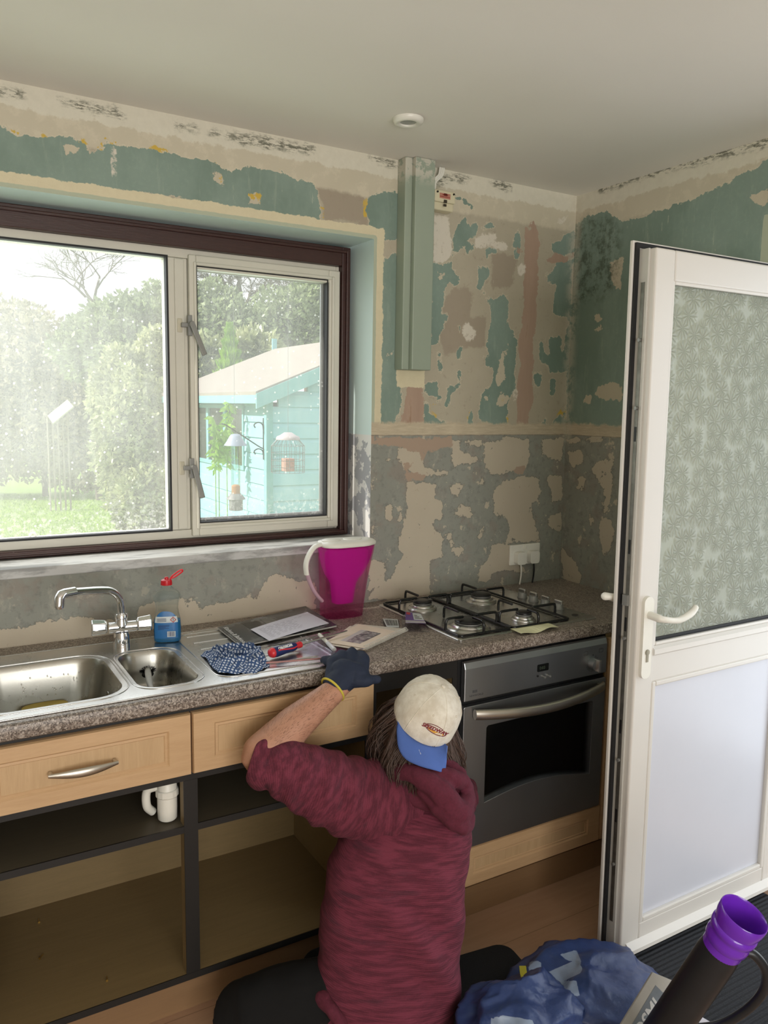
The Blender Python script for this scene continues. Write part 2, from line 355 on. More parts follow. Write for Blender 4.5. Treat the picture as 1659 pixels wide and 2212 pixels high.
TEAL = [onback(p) for p in (
 B2([(-700,180),(-300,225),(0,255),(60,290),(150,300),(240,300),(320,310),(370,330),(400,380),(450,370),(480,320),(540,340),(700,365),(860,400),(960,415),(1010,450),(1150,440),(1220,460),(1260,460),(1330,500),(1400,500),(1420,560),(1440,610),(1440,705),(1200,650),(1100,630),(980,615),(850,590),(650,550),(400,545),(200,510),(80,485),(0,465),(-300,420),(-700,360)]),
 A2([(130,570),(200,540),(290,535),(310,560),(312,800),(190,800),(185,760),(150,720),(122,640)]),
 A2([(190,930),(290,870),(300,900),(300,1470),(310,1500),(320,1640),(300,1760),(260,1830),(190,1830),(195,1400),(205,1200),(190,1000)]),
 G([(232,750),(330,740),(420,700),(430,600),(470,590),(480,620),(450,640),(420,770),(445,860),(500,900),(440,935),(400,910),(365,960),(345,1080),(315,1180),(330,1220),(380,1240),(330,1330),(225,1330)]),
 Hh([(185,0),(310,0),(280,80),(245,150),(250,230),(180,235)]),
 Hh([(240,280),(265,300),(272,380),(275,460),(240,400),(225,330)]),
 G([(430,490),(470,370),(550,290),(560,360),(600,420),(650,350),(650,260),(560,180),(450,130),(450,100),(560,150),(640,240),(660,400),(640,480),(560,520),(620,560),(640,580),(600,640),(550,650),(550,590),(440,575)]),
 G([(700,420),(740,370),(800,350),(835,380),(800,410),(745,420)]),
 G([(745,600),(780,600),(850,600),(850,640),(770,640),(750,690)]),
 G([(665,770),(740,760),(775,780),(775,840),(720,910),(700,990),(760,1050),(830,1080),(850,1050),(945,1035),(950,1300),(790,1300),(780,1130),(730,1040),(705,990),(655,970),(680,880)]),
 G([(975,590),(1000,520),(1035,420),(1065,410),(1060,600)]), G([(1000,615),(1060,620),(1045,695),(1010,690)]),
 G([(1365,540),(1420,530),(1500,470),(1580,420),(1575,620),(1500,660),(1400,640),(1365,610)]),
 G([(1305,820),(1340,850),(1400,760),(1410,730),(1560,700),(1545,1310),(1480,1250),(1400,1230),(1375,1190),(1385,1130),(1385,1000),(1400,960),(1320,900)]),
 Hh([(655,0),(780,0),(775,60),(820,110),(830,180),(860,190),(850,300),(840,470),(850,560),(800,640),(780,700),(785,760),(760,800),(790,870),(700,870),(600,870),(590,830),(560,800),(570,690),(580,610),(640,560),(680,450),(675,410),(600,400),(600,330),(640,320),(625,250),(620,180),(640,100),(655,60)]),
 Hh([(320,560),(400,540),(390,590),(340,620),(325,700),(300,720),(300,640)]),
 Hh([(380,440),(415,430),(410,560),(395,570),(395,500)]), Hh([(385,80),(430,80),(410,150)]), Hh([(400,260),(425,250),(405,330),(395,320)]),
 Hh([(130,700),(160,690),(150,780),(220,800),(300,840),(330,890),(400,880),(460,880),(490,740),(515,780),(515,890),(130,890)]),
 Hh([(130,520),(240,530),(240,620),(200,640),(130,600)]), Hh([(225,670),(265,630),(250,690)]),
 Hh([(1030,210),(1060,190),(1070,300),(1110,310),(1110,190),(1190,160),(1200,200),(1185,310),(1230,300),(1240,100),(1275,60),(1265,440),(1110,450),(1100,410),(1040,360),(1020,300)]),
 Hh([(985,460),(1040,460),(1040,550),(990,550)]), Hh([(1240,440),(1265,440),(1240,900),(1225,860)]),
 Hh([(1030,870),(1080,800),(1085,850),(1120,860),(1190,780),(1230,820),(1240,890),(1020,890)]), Hh([(1110,510),(1150,500),(1150,640),(1115,620)]))]
TAN_IN = [onback(p) for p in (B2([(300,345),(360,350),(360,375),(300,370)]), B2([(960,450),(1010,480),(1010,530),(955,490)]), B2([(1120,555),(1175,550),(1160,610),(1115,600)]), Hh([(720,370),(780,300),(800,200),(770,200),(760,300),(730,280),(740,370),(700,440),(690,500),(710,560),(760,500),(760,400)]), Hh([(705,640),(740,580),(760,620),(800,650),(760,700),(700,700)]), Hh([(600,630),(635,625),(635,670),(600,660)]), Hh([(1120,120),(1210,40),(1230,100),(1190,150),(1130,150)]), G([(290,830),(350,815),(350,850),(310,890)]), A2([(240,1420),(270,1390),(290,1400),(250,1450)]))]
PINK = [onback(p) for p in (G([(1100,380),(1130,350),(1140,430),(1165,420),(1170,320),(1210,400),(1240,480),(1250,560),(1230,700),(1230,900),(1220,1100),(1215,1310),(1080,1310),(1100,1100),(1100,900),(1100,700),(1110,550)]),
 Hh([(890,0),(1010,0),(1000,90),(975,200),(975,300),(990,380),(970,450),(970,560),(985,680),(950,760),(945,880),(920,905),(845,900),(860,760),(850,650),(850,560),(870,470),(885,380),(860,270),(865,170),(895,80)]),
 G([(1230,650),(1330,690),(1400,640),(1480,680),(1590,640),(1500,720),(1400,720),(1360,740)]), G([(990,580),(1080,610),(1100,630),(1040,640)]),
 A2([(345,1570),(435,1575),(440,1840),(300,1840),(340,1700)]))]
BROWN = [onback(p) for p in (B2([(210,258),(300,252),(370,285),(440,290),(490,320),(465,365),(410,380),(385,325),(310,302),(240,290)]), B2([(1410,500),(1560,540),(1640,540),(1640,700),(1560,665),(1450,690),(1440,600)]), A2([(0,540),(120,545),(125,640),(150,690),(120,730),(60,700),(0,690)]),
 G([(380,1330),(330,1180),(360,1050),(420,980),(560,960),(640,1000),(600,1150),(560,1330)]), G([(790,620),(1050,660),(1000,900),(960,960),(800,980)]), Hh([(250,150),(300,40),(620,0),(600,250),(420,260),(300,320),(260,260)]))]
FILL = [onback(p) for p in (Hh([(420,100),(470,55),(540,130),(500,215),(440,175)]), G([(1035,780),(1070,730),(1110,760),(1105,850),(1050,860),(1030,830)]), G([(240,300),(380,290),(400,420),(420,600),(400,690),(330,740),(240,700)]), Hh([(820,600),(850,570),(860,640),(820,700)]), G([(770,560),(830,520),(920,540),(970,600),(870,620)]), G([(1410,350),(1510,290),(1450,375)]), G([(640,500),(720,450),(840,450),(850,520),(700,600),(640,590)]), B2([(495,345),(520,345),(512,480),(500,480)]), A2([(640,1270),(680,1240),(725,1300),(700,1355),(650,1310)]))]
LIGHT = [onback(p) for p in (
 L2([(405,170),(470,165),(540,200),(545,270),(600,290),(680,300),(690,320),(560,325),(500,320),(450,290),(430,250),(400,230)]),
 L2([(460,360),(560,355),(620,380),(610,440),(650,480),(650,560),(600,570),(610,620),(660,680),(650,770),(590,800),(580,900),(580,990),(400,1010),(330,1010),(245,1010),(300,930),(385,870),(430,760),(400,720),(440,600),(460,520),(450,430)]),
 L2([(880,150),(1000,115),(1130,130),(1130,270),(1080,300),(920,320),(880,240)]),
 L2([(940,400),(1000,360),(1060,330),(1190,330),(1185,480),(1145,470),(1145,560),(1180,640),(1185,690),(1020,700),(1010,560),(935,540)]),
 L2([(1200,120),(1325,120),(1310,240),(1270,240),(1200,200)]), L2([(245,790),(330,800),(330,930),(245,950)]),
 L2([(700,390),(740,360),(775,375),(740,430),(705,430)]), L2([(715,500),(800,490),(815,550),(770,560),(720,540)]), L2([(670,650),(700,640),(715,710),(765,730),(740,770),(700,740),(680,690)]),
 L2([(860,640),(875,610),(875,690),(840,670)]), L2([(340,485),(375,480),(370,560),(340,560)]), L2([(400,530),(430,520),(430,570),(410,575)]), L2([(345,232),(372,220),(360,255)]), L2([(870,330),(885,340),(880,370),(865,365)]),
 L2([(920,710),(1010,700),(1110,850),(1000,850),(940,860),(890,910),(850,900),(850,830),(900,790)]), L2([(700,130),(880,130),(870,160),(740,150),(750,200),(840,220),(860,240),(760,260),(710,290)]), L2([(1230,560),(1310,520),(1310,640),(1250,610)]), L2([(1230,330),(1315,330),(1310,460),(1260,470)]),
 L2([(245,590),(280,600),(275,650),(250,650)]))]
LOWPINK = [onback(p) for p in (L2([(245,115),(700,115),(705,165),(560,190),(545,270),(530,200),(420,165),(245,150)]), L2([(445,260),(495,255),(460,300),(560,325),(540,360),(450,350)]), L2([(1040,290),(1110,265),(1110,315),(1050,320)]))]
SCUFF = [onback(p) for p in (B2([(-300,60),(0,85),(100,100),(95,115),(0,108)]), B2([(270,130),(540,190),(545,215),(300,150)]), B2([(800,240),(880,255),(880,275),(800,262)]), B2([(940,280),(1100,290),(1400,350),(1380,375),(1100,330)]), A2([(150,350),(260,375),(330,400),(260,395)]), A2([(540,450),(680,460),(660,480),(560,470)]), A2([(800,480),(920,500),(915,530),(820,510)]), A2([(500,440),(550,450),(555,500),(500,500)]))]
WTEAL = [onright(p) for p in (
 [(1180,500),(1247,482),(1275,465),(1310,458),(1330,470),(1345,478),(1385,470),(1400,462),(1500,430),(1560,400),(1659,345),(2600,-300),(2600,930),(1659,930),(1340,930),(1290,930),(1235,926),(1180,935)],)]
WTAN = [onright(p) for p in ([(1283,845),(1305,830),(1320,826),(1345,834),(1345,870),(1315,862),(1283,858)], [(1285,684),(1297,678),(1303,690),(1290,697)], [(1284,712),(1298,700),(1300,712),(1290,722)], [(1316,565),(1345,558),(1342,625),(1320,610)], [(1620,425),(1659,410),(1659,445),(1640,440)], [(1265,858),(1280,852),(1275,875),(1262,868)])]
WLIGHT = [onright(p) for p in (L2([(1500,250),(1590,240),(1590,420),(1570,520),(1530,560),(1590,560),(1590,720),(1540,760),(1510,620),(1540,500),(1540,380),(1480,300)]), L2([(1340,180),(1420,180),(1440,230),(1380,290),(1340,260)]), L2([(1300,700),(1350,760),(1420,870),(1400,930),(1320,900)]), L2([(1400,330),(1440,340),(1420,410),(1390,400)]), L2([(1460,540),(1500,560),(1480,600),(1460,580)]), [(1215,950),(1330,940),(1330,950),(1215,958)])]
WDARK = [onright(p) for p in ([(1235,485),(1270,470),(1320,475),(1340,500),(1335,600),(1310,640),(1275,650),(1245,655),(1235,600)],)]  # outline of the darker area by the upper corner
def wall_mat():
    t = NT('stripped_wall'); P = t.pos()
    n1 = t.noise(17, 7, .68); n2 = t.noise(70, 5, .65); n3 = t.noise(5, 5, .6); n4 = t.noise(38, 6, .7); fine = t.noise(260, 3, .6)
    j = t.m_('ADD', t.m_('MULTIPLY', t.m_('SUBTRACT', n1, .5), .055), t.m_('ADD', t.m_('MULTIPLY', t.m_('SUBTRACT', n2, .5), .024), t.m_('MULTIPLY', t.m_('SUBTRACT', t.noise(26, 3, .5, t.map(P, (1, 1, .3))), .5), .022)))
    def mask(name, w=.0012, jj=None, off=0.0):
        return t.step(t.m_('ADD', t.m_('ADD', t.attr(name), off), jj if jj is not None else j), w, -w)
    z = t.xyz()[2]; zn = t.m_('ADD', z, t.m_('MULTIPLY', j, .5))
    # upper field
    tan = t.mix(n3, C(137, 130, 114, K), C(155, 148, 132, K)); tan = t.mix(t.m_('MULTIPLY', t.step(n4, .55, .68), .35), tan, C(120, 106, 94, K))
    tan = t.mix(t.m_('MULTIPLY', mask('brown', .006), .75), tan, C(128, 117, 103, K))
    hi = t.step(zn, 2.315, 2.33)                    # beige skim band under the ceiling
    beige = t.mix(n3, C(157, 150, 132, K), C(168, 161, 144, K)); beige = t.mix(t.m_('MULTIPLY', t.step(n1, .5, .62), .4), beige, C(178, 170, 152, K))
    up = t.mix(hi, tan, beige)
    cov = t.step(t.m_('ADD', zn, t.m_('MULTIPLY', j, .4)), 2.395, 2.402); cove = t.mix(n4, C(166, 162, 148, K), C(184, 180, 166, K))
    up = t.mix(cov, up, cove)
    sc = t.m_('MULTIPLY', mask('scuff', .012, off=-.004), t.step(t.noise(60, 6, .75, t.map(P, (.5, .5, 2))), .46, .54)); up = t.mix(sc, up, C(92, 92, 80, K))
    teal = t.mix(n3, C(102, 118, 109, K), C(116, 131, 122, K)); teal = t.mix(t.m_('MULTIPLY', t.step(n2, .5, .62), .14), teal, C(124, 142, 130, K)); teal = t.mix(t.m_('MULTIPLY', t.step(t.noise(3, 5, .65, t.map(P, (1, 1, .5))), .42, .62), .5), teal, C(86, 103, 93, K)); teal = t.mix(t.m_('MULTIPLY', t.step(t.noise(30, 6, .7, t.map(P, (1, 1, .15))), .56, .66), .25), teal, C(136, 146, 134, K))
    tm = mask('teal'); tin = mask('tanin'); tm = t.m_('MULTIPLY', tm, t.m_('SUBTRACT', 1.0, tin))
    chips = t.m_('MULTIPLY', t.step(t.noise(34, 7, .76, t.map(P, (1, 1, .75))), .695, .705), .9); tm2 = t.m_('MULTIPLY', tm, t.m_('SUBTRACT', 1.0, chips))
    edge = t.m_('MULTIPLY', mask('teal', .0012, off=-.0035), t.m_('SUBTRACT', 1.0, tm2))
    edgey = t.m_('MULTIPLY', t.m_('MULTIPLY', mask('teal', .0012, off=-.012), t.m_('SUBTRACT', 1.0, tm)), t.m_('MULTIPLY', t.attr('yel'), t.step(t.noise(16, 5, .65), .56, .60)))
    up = t.mix(t.m_('MULTIPLY', edge, .45), up, C(178, 170, 150, K)); up = t.mix(tm2, up, teal)
    scr = t.m_('MULTIPLY', t.step(t.noise(44, 6, .72, t.map(P, (1.6, 1.6, .22), (0, .5, 0))), .635, .66), .55); up = t.mix(t.m_('MULTIPLY', scr, t.step(n3, .45, .6)), up, C(166, 164, 148, K))
    up = t.mix(edgey, up, C(166, 140, 58, K))
    stk = t.noise(30, 6, .6, t.map(P, (1, 1, .12))); pk = t.mix(stk, C(132, 110, 96, K), C(150, 130, 114, K)); pk = t.mix(t.m_('MULTIPLY', t.step(stk, .60, .66), .6), pk, C(120, 90, 68, K))
    up = t.mix(mask('pink', .001, t.m_('MULTIPLY', j, .8)), up, pk)
    up = t.mix(t.m_('MULTIPLY', mask('fill', .004), t.step(n4, .30, .45)), up, C(176, 170, 158, K))
    up = t.mix(t.m_('MULTIPLY', mask('dark_patch', .03), t.m_('MULTIPLY', t.step(t.noise(22, 7, .75), .42, .62), .75)), up, C(52, 60, 46, K))  # darker blotches broken up by noise
    # painted border round the window and pipe box
    cr = t.mix(n4, C(170, 161, 135, K), C(184, 176, 150, K)); up = t.mix(t.step(t.m_('ADD', t.attr('border'), t.m_('MULTIPLY', j, .5)), .0015, -.0015), up, cr)
    up = t.mix(t.step(t.m_('ADD', t.attr('line'), t.m_('MULTIPLY', j, .12)), .001, -.001), up, C(146, 152, 134, K))
    # lower field
    g1 = t.mix(n3, C(108, 109, 102, K), C(128, 129, 121, K)); g1 = t.mix(t.m_('MULTIPLY', t.step(n4, .5, .64), .5), g1, C(92, 94, 91, K)); g1 = t.mix(t.m_('MULTIPLY', t.step(t.noise(24, 7, .75, t.map(P, (1, 1, .6), (0, 0, .3))), .55, .66), .5), g1, C(144, 140, 130, K)); g1 = t.mix(t.m_('MULTIPLY', t.step(t.noise(9, 4, .6), .50, .64), .45), g1, C(118, 106, 98, K))
    lt = t.mix(n3, C(148, 139, 124, K), C(163, 154, 138, K)); lt = t.mix(t.m_('MULTIPLY', t.step(t.noise(48, 6, .7), .62, .68), .5), lt, C(130, 112, 98, K))
    jl = t.m_('ADD', t.m_('MULTIPLY', t.m_('SUBTRACT', n1, .5), .075), t.m_('MULTIPLY', t.m_('SUBTRACT', n2, .5), .02))
    isl = t.step(t.noise(15, 6, .68), .615, .622); holes = t.step(t.noise(21, 6, .68, t.map(P, (1, 1, 1), (0, 0, 0), (7, 3, 2))), .64, .647)
    lm = t.m_('MAXIMUM', mask('light', .001, jl), t.m_('MULTIPLY', isl, t.attr('isl'))); lm = t.m_('MULTIPLY', lm, t.m_('SUBTRACT', 1.0, holes))
    lo = t.mix(t.m_('MULTIPLY', mask('light', .001, jl, off=-.003), .5), g1, C(84, 80, 74, K)); lo = t.mix(lm, lo, lt)
    lo = t.mix(mask('lowpink', .002), lo, C(140, 122, 107, K))
    lo = t.mix(t.m_('MULTIPLY', t.step(t.m_('ADD', t.attr('crack'), t.m_('MULTIPLY', t.m_('SUBTRACT', n2, .5), .006)), .0016, .0004), .8), lo, C(40, 36, 32, K))
    split = t.step(t.m_('ADD', z, t.m_('MULTIPLY', j, .25)), 1.506, 1.512); band = t.step(t.m_('ADD', z, t.m_('MULTIPLY', j, .8)), 1.562, 1.548)
    bandc = t.mix(t.noise(50, 6, .7, t.map(P, (.35, .35, 2.4))), C(126, 112, 94, K), C(184, 174, 152, K))
    up = t.mix(band, up, bandc); col = t.mix(split, lo, up)
    col = t.mix(t.m_('MULTIPLY', t.step(t.m_('ABSOLUTE', t.m_('SUBTRACT', z, 1.509)), .0022, .0006), .5), col, C(84, 72, 62, K))
    corner = t.m_('MULTIPLY', t.attr('corner'), t.step(n1, .40, .55)); col = t.mix(corner, col, C(166, 160, 146, K))
    t.set(col, .72); hgt = t.m_('ADD', t.m_('ADD', t.m_('MULTIPLY', n1, .4), t.m_('MULTIPLY', tm2, .10)), t.m_('ADD', t.m_('MULTIPLY', lm, .08), t.m_('MULTIPLY', fine, .04)))
    t.bump(hgt, .35, .006); return t.m
m_wall = wall_mat()
m_wall_plain = simple('plain_plaster', C(168, 160, 144), .8, var=.1, vs=5)
WX, WZB, WZT = 0.0211, 1.130, 2.186
WXL = -2.35
def grid_wall(us, zs, keep, to3, ux):
    mb = MB(); nu, nz = len(us), len(zs); vs = []; used = {}
    fs = []
    def vid(i, k):
        if (i, k) not in used: used[(i, k)] = len(vs); vs.append((us[i], zs[k]))
        return used[(i, k)]
    for i in range(nu-1):
        for k in range(nz-1):
            if keep((us[i]+us[i+1])/2, (zs[k]+zs[k+1])/2): fs.append((vid(i, k), vid(i+1, k), vid(i+1, k+1), vid(i, k+1)))
    mb.add([to3(a, b) for a, b in vs], fs); return mb, np.array(vs)
def ticks(a, b, h, extra=()):
    n = max(1, int(round((b-a)/h))); t_ = sorted(set([round(a+(b-a)*i/n, 4) for i in range(n+1)]+[round(e, 4) for e in extra])); return t_
us = ticks(-1.75, XR, .013, (WX,)); us = [XL, WXL]+us; zs = [0.0]+ticks(.86, H, .013, (WZB, WZT))
mb, P2 = grid_wall(us, zs, lambda x, z: not (WXL < x < WX and WZB < z < WZT), lambda x, z: (x, 0, z), None)
def zone(P, x0, x1, z0, z1, s=.03): return np.clip(1-np.maximum(np.maximum(x0-P[:, 0], P[:, 0]-x1), np.maximum(z0-P[:, 1], P[:, 1]-z1))/s, 0, 1)
dwin = np.maximum(np.maximum(WXL-P2[:, 0], P2[:, 0]-WX), np.maximum(WZB-P2[:, 1], P2[:, 1]-WZT))
border = dwin-.040; line = dwin-.012
bx = np.maximum(np.abs(P2[:, 0]-.142)-.020, np.maximum(1.70-P2[:, 1], P2[:, 1]-2.32))   # cream strip beside the pipe box
bx2 = np.maximum(np.abs(P2[:, 0]-.185)-.060, np.abs(P2[:, 1]-1.715)-.035)
border = np.where(P2[:, 1] > 1.50, np.minimum(np.minimum(border, bx), bx2), 9); line = np.where(P2[:, 1] > 1.50, line, 9)
yel = np.maximum.reduce([zone(P2, .0, .16, 1.53, 1.60), zone(P2, .3, .98, 1.54, 1.62), zone(P2, -.35, .02, 2.18, 2.30), zone(P2, -.6, -.3, 2.2, 2.4), zone(P2, -1.3, -.7, 2.30, 2.4)])
cpath = onback([(613,1183),(612,1200),(600,1222),(607,1260),(601,1290),(600,1325)])
crack = np.full(len(P2), 9.0)
for a, b in zip(cpath[:-1], cpath[1:]):
    a, b = np.array(a), np.array(b); e = b-a; w = P2-a; t_ = np.clip((w@e)/(e@e), 0, 1); crack = np.minimum(crack, np.sqrt(((w-np.outer(t_, e))**2).sum(1)))
isl = np.where(P2[:, 0] > .0, 1.0, np.where(P2[:, 1] < .99, 1.0, .35)); 
light = sd(P2, LIGHT+[onback([(-400,1430),(0,1362),(160,1335),(300,1345),(420,1318),(480,1300),(560,1290),(575,1260),(600,1240),(640,1250),(680,1260),(690,1340),(0,1420),(-400,1480)]), onback([(300,1310),(420,1290),(440,1330),(300,1345)])])
aback = dict(teal=sd(P2, TEAL), tanin=sd(P2, TAN_IN), pink=sd(P2, PINK), brown=sd(P2, BROWN), fill=sd(P2, FILL), light=light, lowpink=sd(P2, LOWPINK), scuff=sd(P2, SCUFF),
             border=border, line=line, yel=yel, crack=crack, isl=isl, dark_patch=np.full(len(P2), 9.0), corner=zone(P2, XR-.012, XR, 1.5, 2.5, .03)*.6)
struct('wall_back', mb, m_wall, 'stripped kitchen wall with peeling teal paint, pink and grey plaster patches', attrs=aback)
DY0, DY1, DZ = .905, 1.90, 2.16                      # doorway in the right wall, as distance from the back wall
us = ticks(0, DY0, .013)+ticks(DY1, -YF, .3); zs = [0.0]+ticks(.86, H, .013, (DZ,))
mb, P2 = grid_wall(us, zs, lambda y, z: not (DY0 < y < DY1 and z < DZ), lambda y, z: (XR, -y, z), None)
big = np.full(len(P2), 9.0)
dd = np.maximum(np.maximum(DY0-P2[:, 0], P2[:, 0]-DY1), P2[:, 1]-DZ)
yl = zone(P2, 0, .12, 1.53, 1.6)
struct('wall_right', mb, m_wall, 'stripped right-hand wall, dark teal paint over grey plaster patches', attrs=dict(teal=sd(P2, WTEAL), tanin=sd(P2, WTAN), pink=big, brown=big, fill=big, light=sd(P2, WLIGHT), lowpink=big, scuff=sd(P2, [onright([(1290,405),(1360,370),(1659,300),(1659,312),(1400,380),(1300,415)])]),
       border=big, line=np.where(P2[:, 1] > 1.5, dd-.068, 9), yel=yl, crack=big, isl=np.ones(len(P2)), dark_patch=sd(P2, WDARK), corner=zone(P2, 0, .012, 1.5, 2.5, .03)*.6))
# the other walls, floor, ceiling
def wallbox(a, b): return MB().box(a, b)
struct('wall_left', wallbox((XL-.12, YF, 0), (XL, .0, H)), m_wall_plain)
mb = MB()
for a, b in (((XL, YF-.12, 0), (-2.6, YF, H)), ((.1, YF-.12, 0), (XR, YF, H)), ((-2.6, YF-.12, 0), (.1, YF, .35)), ((-2.6, YF-.12, 2.3), (.1, YF, H))):
    if abs(b[0]-a[0]) > .001: mb.box(a, b)
struct('wall_front', mb, m_wall_plain)
struct('floor', MB().box((XL-.12, YF-.12, -.08), (1.35, .0, 0)), m_floor, 'wood-look vinyl kitchen floor')
struct('ceiling', MB().box((XL-.12, YF-.12, H), (XR+.3, .35, H+.08)), m_ceiling, 'off-white painted ceiling')
# window reveals
YW = .15
m_lowrev = NT('peeled_reveal'); _t = m_lowrev; _z = _t.xyz()[2]; _n = _t.noise(15, 6, .65)
_lo = _t.mix(_t.step(_n, .50, .515), C(214, 212, 208), C(158, 158, 162)); _t.set(_t.mix(_t.step(_z, 1.508, 1.512), _lo, _t.mix(_t.noise(6, 4), C(186, 203, 201, 1.1), C(196, 212, 210, 1.1))), .55); m_lowrev = _t.m
struct('trim_1', MB().box((WX, .0005, WZB-.002), (WX+.30, YW+.10, WZT)), m_lowrev, 'painted right-hand reveal of the window, peeled low down')
struct('trim_2', MB().box((WXL-.3, .0005, WZT), (WX+.3, YW+.10, H)), m_reveal, 'pale painted underside of the window head')
m_sill = NT('sill_plaster'); _t = m_sill; _n = _t.noise(9, 6, .65, _t.map(_t.pos(), (.5, 2, 2))); _t.set(_t.mix(_t.step(_n, .45, .6), C(196, 196, 194), C(150, 150, 148)), .5); _t.bump(_t.noise(50, 5), .2, .003); m_sill = _t.m
struct('trim_3', MB().box((WXL-.1, -.003, WZB-.03), (WX+.0, YW+.14, WZB)), m_sill, 'bare plastered window sill', bevel=.003)
struct('trim_4', MB().box((WXL-.3, .0005, 0), (WXL, YW+.10, WZT)), m_reveal)
struct('trim_5', MB().box((WXL, .004, -.4), (XR+.3, .25, WZB-.03)), m_wall_plain, 'masonry below the window')
# ------------------------------------------------------------------ window
win = thing('window_1', 'white casement window in a dark stained timber frame above the sink', None, ((WXL+WX)/2, YW, WZB), kind='structure')
fx1 = .0108; fx0 = WXL+.01; z0, z1 = 1.132, 2.178
def frame_mb(x0, x1, z0, z1, w, y0, y1, wl=None, wr=None, wt=None, wb=None):
    wl, wr, wt, wb = (w if q is None else q for q in (wl, wr, wt, wb)); m = MB()
    m.box((x0, y0, z0), (x0+wl, y1, z1)); m.box((x1-wr, y0, z0), (x1, y1, z1)); m.box((x0+wl, y0, z1-wt), (x1-wr, y1, z1)); m.box((x0+wl, y0, z0), (x1-wr, y1, z0+wb)); return m
m = frame_mb(fx0, fx1, z0, z1, .04, YW, YW+.08, wl=.035, wr=.034, wt=.066, wb=.022)
m2 = frame_mb(fx0+.01, fx1-.010, z0+.008, z1-.012, .01, YW-.010, YW+.02); 
for v_, f_ in ((m2.v, m2.f),): m.add(v_, f_)
obj('timber_frame', m, m_timber, win, bevel=.003)
gx0, gx1, gz0, gz1 = fx0+.035, fx1-.034, z0+.022, z1-.066
m = frame_mb(gx0, gx1, gz0, gz1, .045, YW+.025, YW+.10, wb=.030, wt=.030, wr=.012)
mull = (-.650, -.585); m.box((mull[0], YW+.024, gz0+.031), (mull[1], YW+.098, gz1-.031)); m.box((mull[0]+.022, YW+.018, gz0+.034), (mull[1]-.012, YW+.0235, gz1-.034))
obj('outer_frame', m, m_upvc_grey, win, bevel=.004)
sx0, sx1, sz0, sz1 = -.583, gx1-.004, gz0+.008, gz1-.018
m = frame_mb(sx0, sx1, sz0, sz1, .04, YW+.008, YW+.055, wl=.024, wr=.044, wt=.045, wb=.044)
mm = frame_mb(sx0+.014, sx1-.022, sz0+.024, sz1-.022, .012, YW+.002, YW+.02, wl=.010)
m.add(mm.v, mm.f); obj('casement_sash', m, m_upvc_grey, win, bevel=.004)
m = frame_mb(-.5605, -.0765, 1.206, 2.060, .004, YW+.006, YW+.04); obj('casement_gasket', m, m_gasket, win)
m = frame_mb(gx0+.04, mull[0]+.002, gz0+.028, gz1-.026, .006, YW+.022, YW+.05); obj('fixed_gasket', m, m_gasket, win)
m = frame_mb(-.5605, -.0765, 1.206, 2.060, .014, YW+.040, YW+.044); obj('spacer_bar', m, simple('spacer_grey', C(150, 152, 150), .4, .6), win)
obj('casement_pane', MB().box((-.560, YW+.030, 1.206), (-.076, YW+.034, 2.060)), m_pane_small, win)
obj('fixed_pane', MB().box((gx0+.03, YW+.044, gz0+.01), (mull[0]+.006, YW+.048, gz1-.01)), m_pane_big, win)
for zc in (1.865, 1.395):
    h = MB().box((-.592, YW-.004, zc-.033), (-.578, YW+.010, zc+.033)); h.cyl((-.583, YW-.002, zc+.004), (-.583, YW-.022, zc+.004), .009, n=16)
    h.box((-.612, YW+.0, zc-.006), (-.585, YW+.012, zc+.008)); ho = obj('window_handle', h, m_grey_handle, win, smooth=True, bevel=.001); plab(ho, 'grey espagnolette handle')
    a = Vector((-.580, YW-.018, zc-.002)); b = a+Vector((.040 if zc > 1.6 else .024, -.004, -.100))
    d = (b-a).normalized(); s_ = Vector((d.z, 0, -d.x)); l = MB(); MM = basis(a, d, s_)
    l.box((-.008, -.0085, -.004), (.10, .0085, .004), MM); obj('lever', l, m_grey_handle, ho, bevel=.002)
    h = MB().box((-.622, YW+.014, zc-.022), (-.606, YW+.02, zc+.022)); obj('striker_plate', h, simple('ivory', C(204, 198, 176), .4), win, bevel=.002)
# unseen rear opening, added behind the camera to let light in
w2 = frame_mb(-2.6, .1, .35, 2.3, .06, YF-.08, YF-.02); w2.box((-1.38, YF-.08, .35), (-1.32, YF-.02, 2.3)); struct('added_rear_window', w2, m_upvc, bevel=.004)
# ------------------------------------------------------------------ the back door, open at right angles to its wall
mb = MB()
jx = XR+.10
for a, b in (((XR, -DY0, 0), (XR+.28, -DY0+.10, DZ)), ((XR, -DY1-.1, 0), (XR+.28, -DY1, DZ)), ((XR, -DY1-.1, DZ), (XR+.28, -DY0+.1, H))): mb.box((a[0]+.0005, a[1], a[2]), b)
struct('trim_6', mb, m_reveal, 'painted doorway reveal in the right-hand wall')
mb = MB(); mb.box((XR+.11, -DY0-.045, 0), (XR+.18, -DY0, DZ)); mb.box((XR+.11, -DY1, 0), (XR+.18, -DY1+.045, DZ)); mb.box((XR+.11, -DY1+.045, DZ-.045), (XR+.18, -DY0-.045, DZ)); struct('door_frame', mb, m_upvc, bevel=.004)
door = thing('door_1', 'open white back door with flower-patterned obscure glass and lever handle', None, (1.12, -.96, 0), kind='structure')
x0, x1 = .316, 1.058; yf_, yb = -.993, -.928; zb, zt = .030, 2.036
def shear(mb):                                     # the old door has dropped a little on its hinges
    for p in mb.v: p.x += -.020*(p.z/2.04)+.004; p.z += (1.06-p.x)*(-.004)
    return mb
DS = .075
gz, pz1 = .955, .835
m = MB(); m.box((x0, yf_, zb), (x0+DS, yf_+.052, zt)); m.box((x1-DS, yf_, zb), (x1, yf_+.052, zt)); m.box((x0+DS, yf_, zt-.080), (x1-DS, yf_+.052, zt)); m.box((x0+DS, yf_, zb), (x1-DS, yf_+.052, zb+.075))
